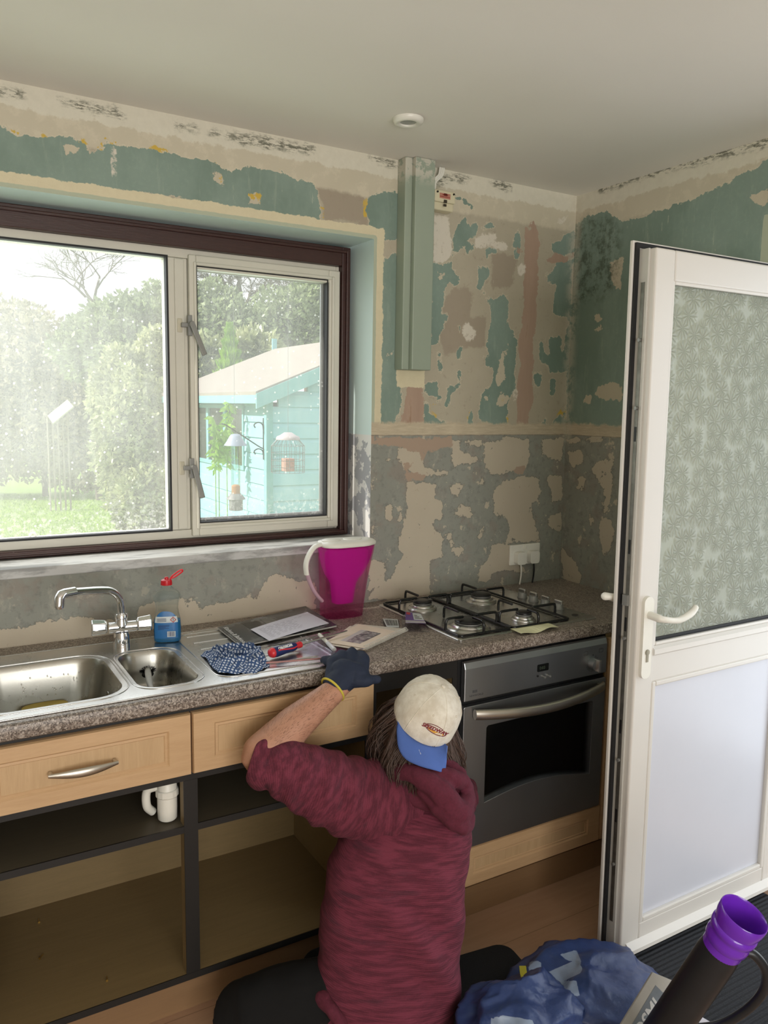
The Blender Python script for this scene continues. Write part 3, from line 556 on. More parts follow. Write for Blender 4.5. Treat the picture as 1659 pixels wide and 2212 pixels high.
m.box((x0+DS-.012, yf_+.002, pz1+.012), (x1-DS, yf_+.05, gz-.018))
obj('door_sash', shear(m), m_upvc, door, bevel=.005)
m = MB(); m.box((x0-.002, yb-.012, zb-.01), (x1, yb, zt+.022)); 
m.box((x0-.022, yb-.006, zb-.012), (x0+.03, yb+.006, zt+.024)); obj('outer_flange', shear(plate([[(x0-.024, zb-.012), (x1, zb-.012), (x1, zt+.024), (x0-.024, zt+.024)], [(x0+.05, zb+.05), (x0+.05, zt-.05), (x1-.05, zt-.05), (x1-.05, zb+.05)]], 0, .010, Matrix(((1,0,0,0),(0,0,1,yb-.006),(0,1,0,0),(0,0,0,1))))), m_upvc, door, bevel=.002)
m = frame_mb(x0-.018, x1, zb-.006, zt+.018, .012, yb-.014, yb-.007); obj('weather_seal', shear(m), m_gasket, door)
m = MB(); m.box((x0-.006, yf_+.020, zb+.0), (x0, yb-.014, zt-.0)); m.box((x0-.002, yf_+.052, zb), (x1, yb-.014, zb+.03)); m.box((x0-.002, yf_+.052, zt-.03), (x1, yb-.014, zt)); obj('edge_rebate', shear(m), simple('rebate_grey', C(196, 194, 186), .4, vs=12, var=.08), door, bevel=.001)
m = MB(); m.box((x0-.0075, yf_+.028, .12), (x0-.005, yf_+.040, 1.95)); ls = obj('lock_strip', shear(m), simple('dull_lock_metal', C(132, 130, 122), .45, .8, var=.3, vs=40), door)
m = MB()
for zc in (.30, .62, .98, 1.62, 1.80): m.cyl((x0-.006, yf_+.034, zc), (x0-.014, yf_+.034, zc), .005, n=12)
m.box((x0-.016, yf_+.026, 1.075), (x0-.004, yf_+.044, 1.105)); obj('latch_bolt', shear(m), m_grey_handle, door, smooth=True)
m = MB()
for zc in (.45, .72, 1.02, 1.55, 1.24): m.box((x0-.0082, yf_+.031, zc-.02), (x0-.007, yf_+.038, zc+.02))
obj('lock_slot', shear(m), m_black, door)
# glass with pressed flower pattern
t = NT('flower_pattern_glass'); vec = t.map(t.pos(), (21, 21, 21)); v = t.vor(1.0, vec, rnd=.75)
dvec = t.node('ShaderNodeVectorMath', {'operation': 'SUBTRACT'}); t.l.new(vec, dvec.inputs[0]); t.l.new(v.outputs['Position'], dvec.inputs[1])
q = t.xyz(dvec.outputs[0]); ang = t.m_('ARCTAN2', q[2], q[0]); pet = t.m_('ABSOLUTE', t.m_('SINE', t.m_('MULTIPLY', ang, 5.5)))
rr = v.outputs['Distance']; env = t.m_('MULTIPLY', t.step(rr, .05, .14), t.step(rr, .80, .45)); hgt = t.m_('ADD', t.m_('MULTIPLY', t.m_('POWER', pet, .6), env), t.m_('MULTIPLY', t.noise(25, 2), .25))
t.set((.80, .84, .76, 1), .12, 0, Transmission_Weight=.30, IOR=1.45); bn_ = t.bump(hgt, .55, .009)
tl = t.node('ShaderNodeBsdfTranslucent', Color=(.78, .81, .72, 1), Normal=bn_); s = t.node('ShaderNodeMixShader', i0=.58, i1=t.b.outputs[0], i2=tl.outputs[0]); t.l.new(s.outputs[0], t.out.inputs[0])
m_flower = t.m
m = MB().box((x0+DS, yf_+.020, gz), (x1-DS, yf_+.032, zt-.080)); go = obj('glazed_pane', shear(m), m_flower, door); plab(go, 'obscure glass with pressed flowers')
m = frame_mb(x0+DS-.001, x1-DS+.001, gz-.002, zt-.078, .010, yf_+.004, yf_+.016); obj('glazing_bead', shear(m), m_upvc, door, bevel=.003)
m = frame_mb(x0+DS, x1-DS, gz+.001, zt-.081, .006, yf_+.016, yf_+.021, wb=.016); obj('pane_gasket', shear(m), m_gasket, door)
m = MB().box((x0+DS, yf_+.012, zb+.075), (x1-DS, yf_+.040, pz1+.012)); obj('lower_panel', shear(m), simple('panel_white', C(206, 208, 217), .3, var=.03, vs=4), door)
m = frame_mb(x0+DS-.002, x1-DS+.002, zb+.073, pz1+.014, .016, yf_-.001, yf_+.014); obj('panel_bead', shear(m), m_upvc, door, bevel=.004)
m = MB(); m.loft([[Vector((x, yf_-.0, zb+.026)), Vector((x, yf_-.020, zb+.012)), Vector((x, yf_-.022, zb+.002)), Vector((x, yf_+.004, zb-.004))] for x in (x0+.022, x1)]); obj('drip_bar', shear(m), m_upvc, door)
m = MB(); m.loft([[Vector((x, yf_+.002, gz-.030)), Vector((x, yf_-.006, gz-.024)), Vector((x, yf_-.005, gz-.010)), Vector((x, yf_+.006, gz-.002))] for x in (x0+DS-.004, x1-DS)]); obj('rail_bead', shear(m), m_upvc, door)
hp = (x0+.022, yf_)
MH = Matrix(((1,0,0,0),(0,0,-1,yf_),(0,1,0,0),(0,0,0,1)))
hnd = obj('handle_plate', shear(plate([rrect(x0+.014, .868, x0+.052, 1.104, .018)], 0, .011, MH)), m_white, door, bevel=.002, smooth=True)
m = MB(); path = smoothpath([(x0+.035, yf_-.008, 1.052), (x0+.036, yf_-.040, 1.050), (x0+.048, yf_-.052, 1.047), (x0+.10, yf_-.056, 1.040), (x0+.15, yf_-.055, 1.052), (x0+.172, yf_-.053, 1.066)], 6)
m.tube(path, [.011]*9+lerp_list([.0095, .0085, .0105, .009], len(path)-9), 14, round_ends=True); obj('lever', shear(m), m_white, hnd, smooth=True)
m = MB(); MK = basis((x0+.034, yf_-.0112, .945), (1,0,0), (0,0,1), (0,-1,0)); m.lathe([(.0085, 0), (.0085, .0015), (.004, .0018)], MK, 20); m.box((-.0045, -.028, 0), (.0045, 0, .0015), MK); obj('key_cylinder', shear(m), simple('aged_brass', C(150, 140, 120), .35, .9), hnd)
m = MB().tube([(x0-.004, yb+.01, 1.085), (x0-.03, yb+.035, 1.085)], [.008, .012], 12, round_ends=True); m.tube([(x0+.03, yb+.0, 1.06), (x0-.02, yb+.045, 1.085)], .009, 10, round_ends=True); obj('outer_handle', m, m_white, door, smooth=True)
# ------------------------------------------------------------------ wall and ceiling fittings
m = MB(); m.box((.141, -.072, 1.743), (.222, -.0, H-.0005)); m.box((.112, -.052, 1.743), (.141, -.0, H-.0005))
struct('trim_7', m, m_boxpaint, 'sage painted boxed-in pipe cover running up to the ceiling', bevel=.003)
lamp = thing('recessed_ceiling_light', 'round recessed spotlight with white rim in the ceiling', 'ceiling light', (-.070, -.355, H-.03))
Mz = Matrix.Translation((-.070, -.355, H-.0005)) @ Matrix.Rotation(PI, 4, 'X')
obj('rim', MB().lathe([(.028, .0), (.046, 0), (.046, .004), (.043, .012), (.034, .016), (.026, .013), (.024, .006)], Mz, 40), m_white, lamp, smooth=True)
obj('lens', MB().lathe([(.001, .008), (.016, .010), (.025, .009), (.025, .004)], Mz, 32), simple('lamp_lens', C(168, 168, 162), .25), lamp, smooth=True)
fs = thing('fused_spur_unit', 'cream fused switch unit on the wall beside the pipe box', 'switch', (.305, -.0, 2.265))
sx0_, sx1_, sz0_, sz1_ = .232, .318, 2.285, 2.415
q0 = un(936, 404, 1, -.045); q1 = un(980, 458, 1, -.045); ux0, ux1, uz1, uz0 = .235, q1.x+.004, q0.z-.004, q1.z
m = MB(); m.box((ux0, -.040, uz0), (ux1, -.0005, uz1)); obj('backing_box', m, m_cream, fs, bevel=.006)
m = MB(); m.box((ux0+.001, -.050, uz0+.026), (ux1-.001, -.039, uz1-.002)); fp = obj('face_plate', m, m_cream, fs, bevel=.004)
uc = (ux0+ux1)/2; uh = (uz0+uz1)/2+.01
obj('warning_label', MB().box((uc-.024, -.0508, uz1-.030), (uc+.022, -.0496, uz1-.012)), simple('label_pink', C(190, 130, 112), .5), fp)
m = MB(); [m.box((uc-.022+i*.0035, -.0512, uz1-.026), (uc-.020+i*.0035, -.0507, uz1-.022)) for i in range(12)]; m.box((uc-.012, -.0512, uz1-.019), (uc+.012, -.0507, uz1-.015)); obj('label_print', m, simple('red_ink', C(150, 60, 50), .5), fp)
obj('neon_lamp', MB().box((uc-.006, -.052, uh+.004), (uc+.007, -.049, uh+.012)), simple('neon_red', C(96, 30, 22), .3), fp)
m = MB(); m.box((uc-.006, -.0535, uh-.020), (uc+.006, -.049, uh-.010)); m.box((uc-.006, -.052, uh-.032), (uc+.005, -.049, uh-.024)); obj('fuse_switch', m, simple('dark_switch', C(60, 54, 40), .4), fp)
for sx in (uc-.034, uc+.036): obj('screw', MB().cyl((sx, -.0535, uh+.014), (sx, -.049, uh+.014), .0035, n=14), m_black, fp)
m = MB()
for k in range(3): m.tube(smoothpath([(.262-k*.010, -.012-k*.004, uz1-.01), (.262-k*.010, -.014, uz1+.03), (.285-k*.008, -.02, uz1+.055), (.292-k*.008, -.02, H-.003)], 6), .004, 8)
obj('supply_cable', m, m_white, fs, smooth=True)
so = thing('double_socket', 'white double wall socket above the hob corner', 'socket', (.75, -.0, .97))
m = MB().box((.671, -.010, .980), (.829, -.0005, 1.064)); sp_ = obj('socket_plate', m, m_white, so, bevel=.003)
m = MB(); m.box((.738, -.015, 1.045), (.748, -.009, 1.058)); m.box((.753, -.015, 1.045), (.763, -.009, 1.058)); obj('rocker_switch', m, m_white, sp_, bevel=.001)
for x_, cm, lab, nm in ((.715, m_white, 'white plug with a white cord in the double socket', 0), (.783, m_black, 'white plug with a black cord in the double socket', 1)):
    pg = thing('plug', lab, 'plug', (x_, -.02, .985), 'plugs in the wall socket')
    obj('plug_body', plate([rrect(x_-.025, .985, x_+.023, 1.036, .012)], 0, .026, Matrix(((1,0,0,0),(0,0,-1,-.0105),(0,1,0,0),(0,0,0,1)))), m_white, pg, bevel=.004, smooth=True)
    obj('cord', MB().tube(smoothpath([(x_, -.026, .990), (x_+.002, -.028, .96), (x_+.004, -.024, .93), (x_+.001, -.022, .9015)], 6), .0033, 8), cm, pg, smooth=True)
# ------------------------------------------------------------------ worktop with its cut-outs
WZ = .900; WT_ = .0395; wyf = -.6189
sink_out = (-1.86, -.592, -.372, -.092); hob = (.0213, -.5622, .6040, -.0625)
m = plate([[(XL+.002, wyf+.012), (XR-.003, wyf+.012), (XR-.003, -.002), (XL+.002, -.002)], [(-1.30, -.555), (-1.30, -.17), (-.715, -.17), (-.715, -.555)]], WZ-WT_, WZ)
prof = [(wyf+.012, WZ), (wyf+.007, WZ-.0008), (wyf+.002, WZ-.004), (wyf, WZ-.010), (wyf, WZ-WT_+.010), (wyf+.002, WZ-WT_+.004), (wyf+.007, WZ-WT_+.0008), (wyf+.012, WZ-WT_)]
m.loft([[Vector((x, y, z)) for y, z in prof] for x in (XL+.002, XR-.003)])
wt = obj('worktop', m, m_worktop, smooth=math.radians(35)); tag(wt, 'speckled grey-brown laminate kitchen worktop running under the window', 'worktop')
# ------------------------------------------------------------------ base units
def shaker(name, x0, x1, z0, z1, parent, y=-.6195, th=.020, stile=.055, rail=.034, mat=None, lab=None):
    m = MB(); ym = y+.007; X0, X1, Z0, Z1 = x0+stile, x1-stile, z0+rail, z1-rail
    m.box((x0, ym, z0), (x1, y+th, z1))
    def fr(a0, a1, b0, b1, ya, c0, c1, d0, d1, yb_):     # sloped ring between two rectangles
        A = [Vector((a0, ya, b0)), Vector((a1, ya, b0)), Vector((a1, ya, b1)), Vector((a0, ya, b1))]; Bq = [Vector((c0, yb_, d0)), Vector((c1, yb_, d0)), Vector((c1, yb_, d1)), Vector((c0, yb_, d1))]
        m.add(A+Bq, [(0,1,5,4),(1,2,6,5),(2,3,7,6),(3,0,4,7)])
    fr(x0, x1, z0, z1, ym, x0+.002, x1-.002, z0+.002, z1-.002, y)
    fr(x0+.002, x1-.002, z0+.002, z1-.002, y, X0, X1, Z0, Z1, y)
    fr(X0, X1, Z0, Z1, y, X0+.004, X1-.004, Z0+.004, Z1-.004, y+.004)
    fr(X0+.004, X1-.004, Z0+.004, Z1-.004, y+.004, X0+.010, X1-.010, Z0+.010, Z1-.010, y+.0035)
    fr(X0+.010, X1-.010, Z0+.010, Z1-.010, y+.0035, X0+.013, X1-.013, Z0+.013, Z1-.013, y+.0068)
    d = obj(name, m, mat or m_maple, parent); 
    obj('centre_panel', MB().box((X0+.011, y+.0055, Z0+.011), (X1-.011, y+.009, Z1-.011)), m_maple_v, d)
    if lab: plab(d, lab)
    return d
def bow_handle(parent, xa, xb, z, y=-.6195):
    m = MB(); n = 16; rings = []
    for i in range(n+1):
        t = i/n; x = xa+(xb-xa)*t; b = math.sin(PI*t); w = .0045+.0065*b; d = .013+.012*b; zz = z-.002*b
        rings.append([Vector((x, y-d-.006*math.cos(a)*(.6+.4*b), zz+w*math.sin(a))) for a in (2*PI*k/12 for k in range(12))])
    m.loft(rings)
    for x in (xa+.006, xb-.006): m.cyl((x, y, z), (x, y-.014, z), .0055, n=12)
    h = obj('handle', m, m_handle_steel, parent, smooth=True); plab(h, 'curved satin nickel handle'); return h
CZ = .140; CT = WZ-WT_-.001; CY0, CY1 = -.598, -.10
def carcass(name, lab, x0, x1, grp, shelf=None, notch=False):
    c = thing(name, lab, 'kitchen cabinet', ((x0+x1)/2, -.35, 0), grp)
    for a, b in ((x0, x0+.017), (x1-.017, x1)): 
        ht = .735 if notch else CT; sm_ = MB().box((a, CY0+.002, .118), (b, CY1, ht)); (sm_.box((a, CY0+.002, ht), (b, CY0+.030, CT)) if notch else None); s_ = obj('side_panel', sm_, m_carcass, c); obj('edging', MB().box((a, CY0-.001, .118), (b, CY0+.002, CT)), m_edge, s_)
    s_ = obj('base_panel', MB().box((x0+.017, CY0+.002, CZ-.018), (x1-.017, CY1, CZ)), m_carcass, c); obj('edging', MB().box((x0+.017, CY0-.001, CZ-.018), (x1-.017, CY0+.002, CZ)), m_edge, s_)
    obj('back_panel', MB().box((x0+.017, CY1-.008, CZ), (x1-.017, CY1, .735 if notch else CT)), m_carcass, c)
    obj('front_rail', MB().box((x0+.017, CY0-.001, CT-.055 if shelf is None else CT-.19), (x1-.017, CY0+.008 if notch else CY0+.016, CT)), m_edge, c)
    if shelf:
        s_ = obj('shelf', MB().box((x0+.018, CY0+.004, shelf-.018), (x1-.018, CY1-.01, shelf)), m_carcass_dark, c); obj('edging', MB().box((x0+.018, CY0-.0, shelf-.018), (x1-.018, CY0+.004, shelf)), m_edge, s_)
    obj('plinth', MB().box((x0, CY0+.050, 0), (x1, CY0+.066, CZ-.019)), m_plinth, c)
    return c
c1 = carcass('sink_base_cabinet', 'wide open base cabinet under the sink, doors removed, black centre post and shelf', -1.3300, -.3092, 'base cabinets', .548, True)
d = shaker('drawer_front', -1.3285, -.8330, .6925, .8500, c1, lab='maple drawer front with curved handle'); bow_handle(d, -1.166, -1.012, .770)
shaker('drawer_front', -.8290, -.3110, .6925, .8500, c1, lab='maple drawer front without a handle')
po = obj('centre_post', MB().box((-.8488, CY0+.002, CZ), (-.8132, CY0+.032, CT-.191)), m_carcass, c1); obj('edging', MB().box((-.8490, CY0-.001, CZ+.0005), (-.8130, CY0+.002, CT-.1905)), m_edge, po)
c3 = carcass('narrow_base_cabinet', 'narrow open base cabinet with its drawer taken out, beside the oven', -.3088, -.0105, 'base cabinets')
for zc in (.72, .66, .60): 
    for yy in (-.56, -.14): obj('shelf_pin_hole', MB().cyl((-.0276, yy, zc), (-.0285, yy, zc), .003, n=10), m_black, c3)
for sx_, sy_, lab in ((-1.155, -.40, 'small brass screw lying furthest back on the sink cabinet base'), (-1.145, -.505, 'small brass screw lying in the middle of the sink cabinet base'), (-1.02, -.575, 'small brass screw nearest the front edge of the sink cabinet base')): pass
def screw_at(u, v, ang, lab):
    p = un(u, v, 2, CZ+.003); d = Vector((math.cos(ang), math.sin(ang), 0)); m = MB()
    m.tube([p-d*.010, p-d*.008, p-d*.0078, p+d*.006, p+d*.010], [.0032, .0014, .0013, .0012, .0002], 8); o = obj('brass_screw', m, simple('brass', C(196, 158, 80), .3, .9), smooth=True); tag(o, lab, 'screw', 'loose screws in the cabinet')
screw_at(84, 1988, 1.5, 'small brass screw lying furthest back on the sink cabinet base')
screw_at(90, 2065, .9, 'small brass screw in the middle of the sink cabinet base')
screw_at(231, 2113, 1.4, 'small brass screw nearest the front edge of the sink cabinet base')
# waste trap under the sink
tp = thing('sink_waste_trap', 'white plastic waste trap and pipe hanging under the sink', 'waste pipe', (-.90, -.545, .45))
ax = un(347, 1700, 1, -.545); tx = ax.x+.016
m = MB().lathe([(.020, .0), (.024, .004), (.025, .03), (.025, .10), (.022, .104)], Matrix.Translation((tx, -.545, .552)), 24); obj('bottle_trap', m, m_white, tp, smooth=True)
m = MB().lathe([(.029, 0), (.030, .004), (.030, .026), (.028, .03)], Matrix.Translation((tx, -.545, .655)), 18); m.lathe([(.027, 0), (.029, .003), (.029, .018), (.027, .02)], Matrix.Translation((tx, -.545, .615)), 14); obj('coupling_nut', m, m_white, tp, smooth=math.radians(25))
m = MB().cyl((tx, -.545, .66), (tx, -.545, .730), .020); m.tube(smoothpath([(tx, -.545, .71), (tx-.08, -.545, .712), (tx-.20, -.545, .725), (tx-.29, -.545, .74)], 5), .020, 14); m.tube(smoothpath([(tx-.02, -.535, .64), (tx-.045, -.525, .63), (tx-.047, -.525, .59), (tx-.03, -.515, .565)], 5), .011, 12); obj('waste_pipe', m, m_white, tp, smooth=True)
m = MB().box((tx-.05, -.565, .70), (tx+.03, -.525, .73)); obj('pipe_bracket', m, m_white, tp, bevel=.003)
# ------------------------------------------------------------------ oven
gx = [.093, .545]
ov = thing('built_in_oven', 'built-in stainless electric oven with a dark glass door under the hob', 'oven', (.30, -.35, .24))
ox0, ox1, oy = .003, .600, -.6199; oz1 = .8522; ozf = .728; ozd1 = .712; ozd0 = .2495
m = MB(); m.box((ox0-.012, oy+.022, ozd0-.005), (gx[0]-.03, -.06, oz1+.004)); m.box((gx[1]+.035, oy+.022, ozd0-.005), (ox1+.008, -.06, oz1+.004)); m.box((gx[0]-.03, oy+.022, .67), (gx[1]+.035, -.06, oz1+.004)); m.box((gx[0]-.03, oy+.022, ozd0-.005), (gx[1]+.035, -.06, .33)); m.box((gx[0]-.03, oy+.24, .33), (gx[1]+.035, -.06, .67)); obj('oven_body', m, m_black, ov)
m = MB(); m.loft([[Vector((x, oy+.020, ozf)), Vector((x, oy, ozf)), Vector((x, oy, oz1-.022)), Vector((x, oy+.006, oz1-.004)), Vector((x, oy+.012, oz1)), Vector((x, oy+.020, oz1))] for x in (ox0, ox1)])
fa = obj('control_panel', m, m_oven, ov, bevel=.003)
MO = lambda x, z, d=.0: Matrix(((1,0,0,x),(0,0,-1,oy-d),(0,1,0,z),(0,0,0,1)))
m = plate([rrect(.289, .778, .337, .802, .004)], 0, .0012, MO(0, 0)); dsp = obj('clock_display', m, simple('display_black', C(14, 16, 15), .15), fa)
obj('display_digits', text_mb('0:03', .014, MO(.298, .785, .0014), .0001), simple('lcd_green', C(70, 82, 66), .4), dsp)
m = MB(); m.cyl((.291, oy, .765), (.291, oy-.003, .765), .0032, n=14)
obj('light_lens', m, m_black, fa)
for x in (.311, .332): obj('push_button', MB().lathe([(.004, 0), (.004, .003), (.0028, .004), (.0028, .012), (.004, .013), (.004, .016)], MO(x, .762), 16), m_grey_handle, fa, smooth=True)
obj('maker_lettering', text_mb('NEWWORLD', .0085, MO(.022, .7415, .0002), .0001, xs=1.05), simple('print_dark', C(66, 68, 70), .5), fa)
m = MB(); [m.box((.034+i*.0036, oy-.0004, .753), (.0362+i*.0036, oy, .761)) for i in range(5)]; obj('maker_mark', m, simple('print_dark', C(66, 68, 70), .5), fa)
m = MB()
for (x, z) in ((.500, .808), (.570, .810)):
    o_ = rrect(x-.009, z-.007, x+.009, z+.007, .0015, 2); i_ = rrect(x-.008, z-.006, x+.008, z+.006, .001, 2); q = plate([o_, i_[::-1]], 0, .0003, MO(0, 0)); m.add(q.v, q.f)
m.box((.494, oy-.0003, .8045), (.506, oy, .8055)); m.box((.564, oy-.0003, .8135), (.576, oy, .8145)); m.cyl((.5335, oy, .7985), (.5335, oy-.0004, .7985), .0022, n=12)
for a in (60, 40, 20, 120, 150, 200, 215, 230, 245, 260, 275, 290, 305): a = math.radians(a); m.tube([(.533+.024*math.cos(a), oy-.0003, .769+.024*math.sin(a)), (.533+.028*math.cos(a), oy-.0003, .769+.028*math.sin(a))], .0006, 5)
obj('dial_marks', m, simple('print_dark', C(66, 68, 70), .5), fa)
kn = obj('oven_knob', MB().lathe([(.021, 0), (.022, .003), (.0195, .018), (.019, .021), (.017, .022)], MO(.533, .769), 32), m_oven, fa, smooth=True)
obj('knob_grip', MB().box((-.0055, -.0205, .006), (.0055, .0205, .036), MO(.533, .769) @ Matrix.Rotation(-.04, 4, 'Z')), m_steel, kn, bevel=.002)
outl = [(ox0, ozd0), (ox1, ozd0), (ox1, ozd1-.004), (ox1-.004, ozd1), (ox0+.004, ozd1), (ox0, ozd1-.004)]
hole = [(gx[0]+.006, .637), (gx[0], .631)]+[(gx[0]+(gx[1]-gx[0])*t, .386-.008*math.sin(t*PI*.5)+.034*math.sin(t*PI)*.9-.0*t) for t in np.linspace(0, 1, 14)]+[(gx[1], .631), (gx[1]-.006, .637)]
dr = obj('oven_door', plate([outl, hole[::-1]], 0, .020, MO(0, 0, -.020)), m_oven, ov, bevel=.0015)
gl_o = simple('oven_glass', C(10, 12, 12), .06, var=.02); gl_o.node_tree.nodes['Principled BSDF'].inputs['Specular IOR Level'].default_value = .35
t = NT('smoked_glass'); tr = t.node('ShaderNodeBsdfTransparent', Color=(.80, .82, .82, 1)); gg = t.node('ShaderNodeBsdfGlossy', Roughness=.05); fr = t.node('ShaderNodeFresnel', IOR=1.45); s = t.node('ShaderNodeMixShader', i0=fr.outputs[0], i1=tr.outputs[0], i2=gg.outputs[0]); t.l.new(s.outputs[0], t.out.inputs[0])
obj('door_glass', MB().box((gx[0]-.01, oy+.012, .36), (gx[1]+.01, oy+.016, .645)), t.m, dr)
obj('oven_cavity', MB().box((gx[0]-.02, oy+.19, .34), (gx[1]+.03, oy+.195, .66)), simple('cavity_enamel', C(30, 33, 34), .4), ov)
for zc, dk in ((.530, 0), (.455, 1)):
    m = MB(); m.tube([(gx[0]-.01, oy+.03, zc), (gx[1]+.01, oy+.03, zc)], .0022, 8); m.tube([(gx[0]+.02, oy+.16, zc), (gx[1], oy+.16, zc)], .0022, 8)
    for i in range(13): x = gx[0]+.02+i*.034; m.tube([(x, oy+.03, zc+.001), (x, oy+.16, zc+.001)], .0016, 6)
    if dk == 0: m.tube(smoothpath([(gx[0]+.02, oy+.17, zc+.014), (gx[0]+.06, oy+.17, zc+.012), (gx[0]+.10, oy+.17, zc+.018), (gx[1]-.06, oy+.17, zc+.022)], 5), .002, 6)
    obj('oven_rack', m, m_chrome, ov, smooth=True)
m = MB(); n = 24; rings = []
for i in range(n+1):
    t_ = i/n; x = .036+.540*t_; b = math.sin(PI*t_); d = .012+.040*b**.8; zc = .688-.012*b
    rings.append([Vector((x, oy-d-.010*math.cos(a), zc+.0165*math.sin(a))) for a in (2*PI*k/14 for k in range(14))])
m.loft(rings); m.box((.040, oy-.02, .682), (.052, oy, .696)); m.box((.560, oy-.02, .682), (.572, oy, .696)); oh = obj('oven_handle', m, m_handle_steel, dr, smooth=True); plab(oh, 'wide bowed satin handle across the oven door')
oh_ = thing('oven_housing_cabinet', 'maple fronted housing cabinet beneath the oven', 'kitchen cabinet', (.30, -.35, 0), 'base cabinets')
shaker('drawer_front', .004, .608, .118, .2465, oh_, rail=.036, lab='low maple drawer front')
for a in (-.0100, .6085): s_ = obj('side_panel', MB().box((a, CY0+.002, 0), (a+.0017, CY1, CT)), m_carcass, oh_)
obj('base_panel', MB().box((-.008, CY0+.004, .10), (.608, CY1, .116)), m_carcass, oh_)
obj('plinth', MB().box((-.0104, CY0+.0, 0), (.610, CY0+.016, .099)), m_plinth, oh_)
# a tall end cabinet filling the corner behind the door
ce = thing('corner_base_cabinet', 'maple base cabinet in the corner, mostly hidden behind the open door', 'kitchen cabinet', (.78, -.35, 0), 'base cabinets')
obj('carcass', MB().box((.6125, CY0+.002, .10), (XR-.004, CY1, CT)), m_carcass, ce); shaker('cabinet_door', .6135, XR-.006, .118, .8425, ce); obj('plinth', MB().box((.6105, CY0+.0, 0), (XR-.004, CY0+.016, .099)), m_plinth, ce)
# ------------------------------------------------------------------ sink
SZ = WZ+.0012
b1 = (-1.62, -.545, -.966, -.205); b2 = (-.932, -.540, -.775, -.225)
sk = thing('inset_sink', 'stainless steel one and a half bowl inset sink with drainer', 'sink', (-1.1, -.34, WZ))
L = [rrect(*(sink_out[0], sink_out[1], sink_out[2], sink_out[3]), .035, 8), rrect(-1.30+.0, b1[1], b1[2], b1[3], .075, 10)[::-1], rrect(b2[0], b2[1], b2[2], b2[3], .055, 10)[::-1]]
rim = plate(L, SZ-.0008, SZ+.0022); so_ = obj('sink_deck', rim, m_steel, sk, bevel=.0008)
def bowl(x0, y0, x1, y1, r, depth, name, shrink=.020, fl=.03):
    m = MB(); rings = []; prof = [(0, .0022), (.002, -.001), (.006, -.012)]+[(.006+shrink*t, -.012-(depth-fl-.012)*t) for t in (.33, .66, 1)]+[(.006+shrink+fl*(1-math.cos(a)), -(depth-fl)-fl*math.sin(a)) for a in (.4, .8, 1.2, PI/2)]
    for ins, z in prof:
        rings.append([Vector((x, y, SZ+z)) for x, y in rrect(x0+ins, y0+ins, x1-ins, y1-ins, max(r-ins*.4, .02), 8)])
    m.loft(rings, cap=False); n = len(rings[0]); o = len(m.v)-n; m.f.append(tuple(range(o, o+n))); m.mi.append(0)
    return obj(name, m, m_steel_bowl, sk, smooth=math.radians(60))
bw = bowl(-1.30, b1[1], b1[2], b1[3], .075, .140, 'main_bowl'); sb_ = bowl(*b2, .055, .105, 'small_bowl', .012, .022)
m = MB(); 
for i in range(6):
    for k in range(6): m.cyl((-.845+i*.010, -.42+k*.012+(i % 2)*.006, SZ-.1045), (-.845+i*.010, -.42+k*.012+(i % 2)*.006, SZ-.1035), .0022, n=8)
obj('strainer_hole', m, m_black, sb_)
m = MB().lathe([(.004, 0), (.012, .001), (.013, .003)], basis((b1[2]-.018, -.40, SZ-.05), (0,1,0), (0,0,1), (-1,0,0)), 20); obj('overflow', m, m_chrome, bw, smooth=True)
# raised beads pressed into the deck, and drainer ridges
m = MB()
m.tube([Vector((x, y, SZ+.0022)) for x, y in rrect(-1.318, b1[1]-.016, b1[2]+.016, b1[3]+.018, .09, 8)], .0022, 8, closed=True)
m.tube([Vector((x, y, SZ+.0022)) for x, y in rrect(b2[0]-.010, b2[1]-.014, b2[2]+.014, b2[3]+.016, .065, 8)], .0022, 8, closed=True)
m.tube([Vector((x, y, SZ+.0020)) for x, y in rrect(-.735, -.555, -.392, -.118, .05, 8)], .0026, 8, closed=True)
for i in range(6): m.tube([(-.70, -.50+i*.07, SZ+.0018), (-.43, -.50+i*.07, SZ+.0018)], .0028, 8, round_ends=True)
m.tube([Vector((x, y, SZ+.0012)) for x, y in rrect(sink_out[0]+.002, sink_out[1]+.002, sink_out[2]-.002, sink_out[3]-.002, .034, 8)], .0022, 8, closed=True)
obj('pressed_ridge', m, m_steel, so_, smooth=True)
m = MB()
random.seed(3)
for i in range(46):
    s = random.random(); z = SZ-.03-random.random()*.09; x = b1[2]-.30+random.random()*.28
    m.ell((x, b1[3]-.010-.02*((SZ-z)/.14), z), .0016, .0012, .0022+.001*random.random(), None, 8, 6)
obj('water_drop', m, clear('water', (1, 1, 1, 1), .0, 1.33, .2), bw, smooth=True)['kind'] = 'stuff'
sp = thing('sponge', 'yellow oval sponge lying in the main sink bowl', 'sponge', (-1.115, -.33, SZ-.152))
pc = un(98, 1527, 2, SZ-.100); 
m = MB(); rings = []
for ins, z in ((.004, 0), (0, .004), (0, .030), (.004, .036)):
    rings.append([Vector((pc.x+(.062-ins)*math.copysign(abs(math.cos(a))**.8, math.cos(a)), pc.y+(.040-ins)*math.copysign(abs(math.sin(a))**.8, math.sin(a)), SZ-.139+z)) for a in (2*PI*k/40 for k in range(40))])
m.loft(rings); obj('foam', m, simple('yellow_foam', C(206, 178, 84), .9, var=.15, vs=60, bs=.5, bscale=300), sp, smooth=True)
m = MB(); m.loft([[p+Vector((0, 0, .001)) for p in [Vector((q.x, q.y, SZ-.103)) for q in rings[3]]], [Vector((q.x, q.y, SZ-.098)) for q in rings[3]]]); obj('scouring_layer', m, simple('scourer', C(190, 168, 92), .95, bs=.6, bscale=400), sp)
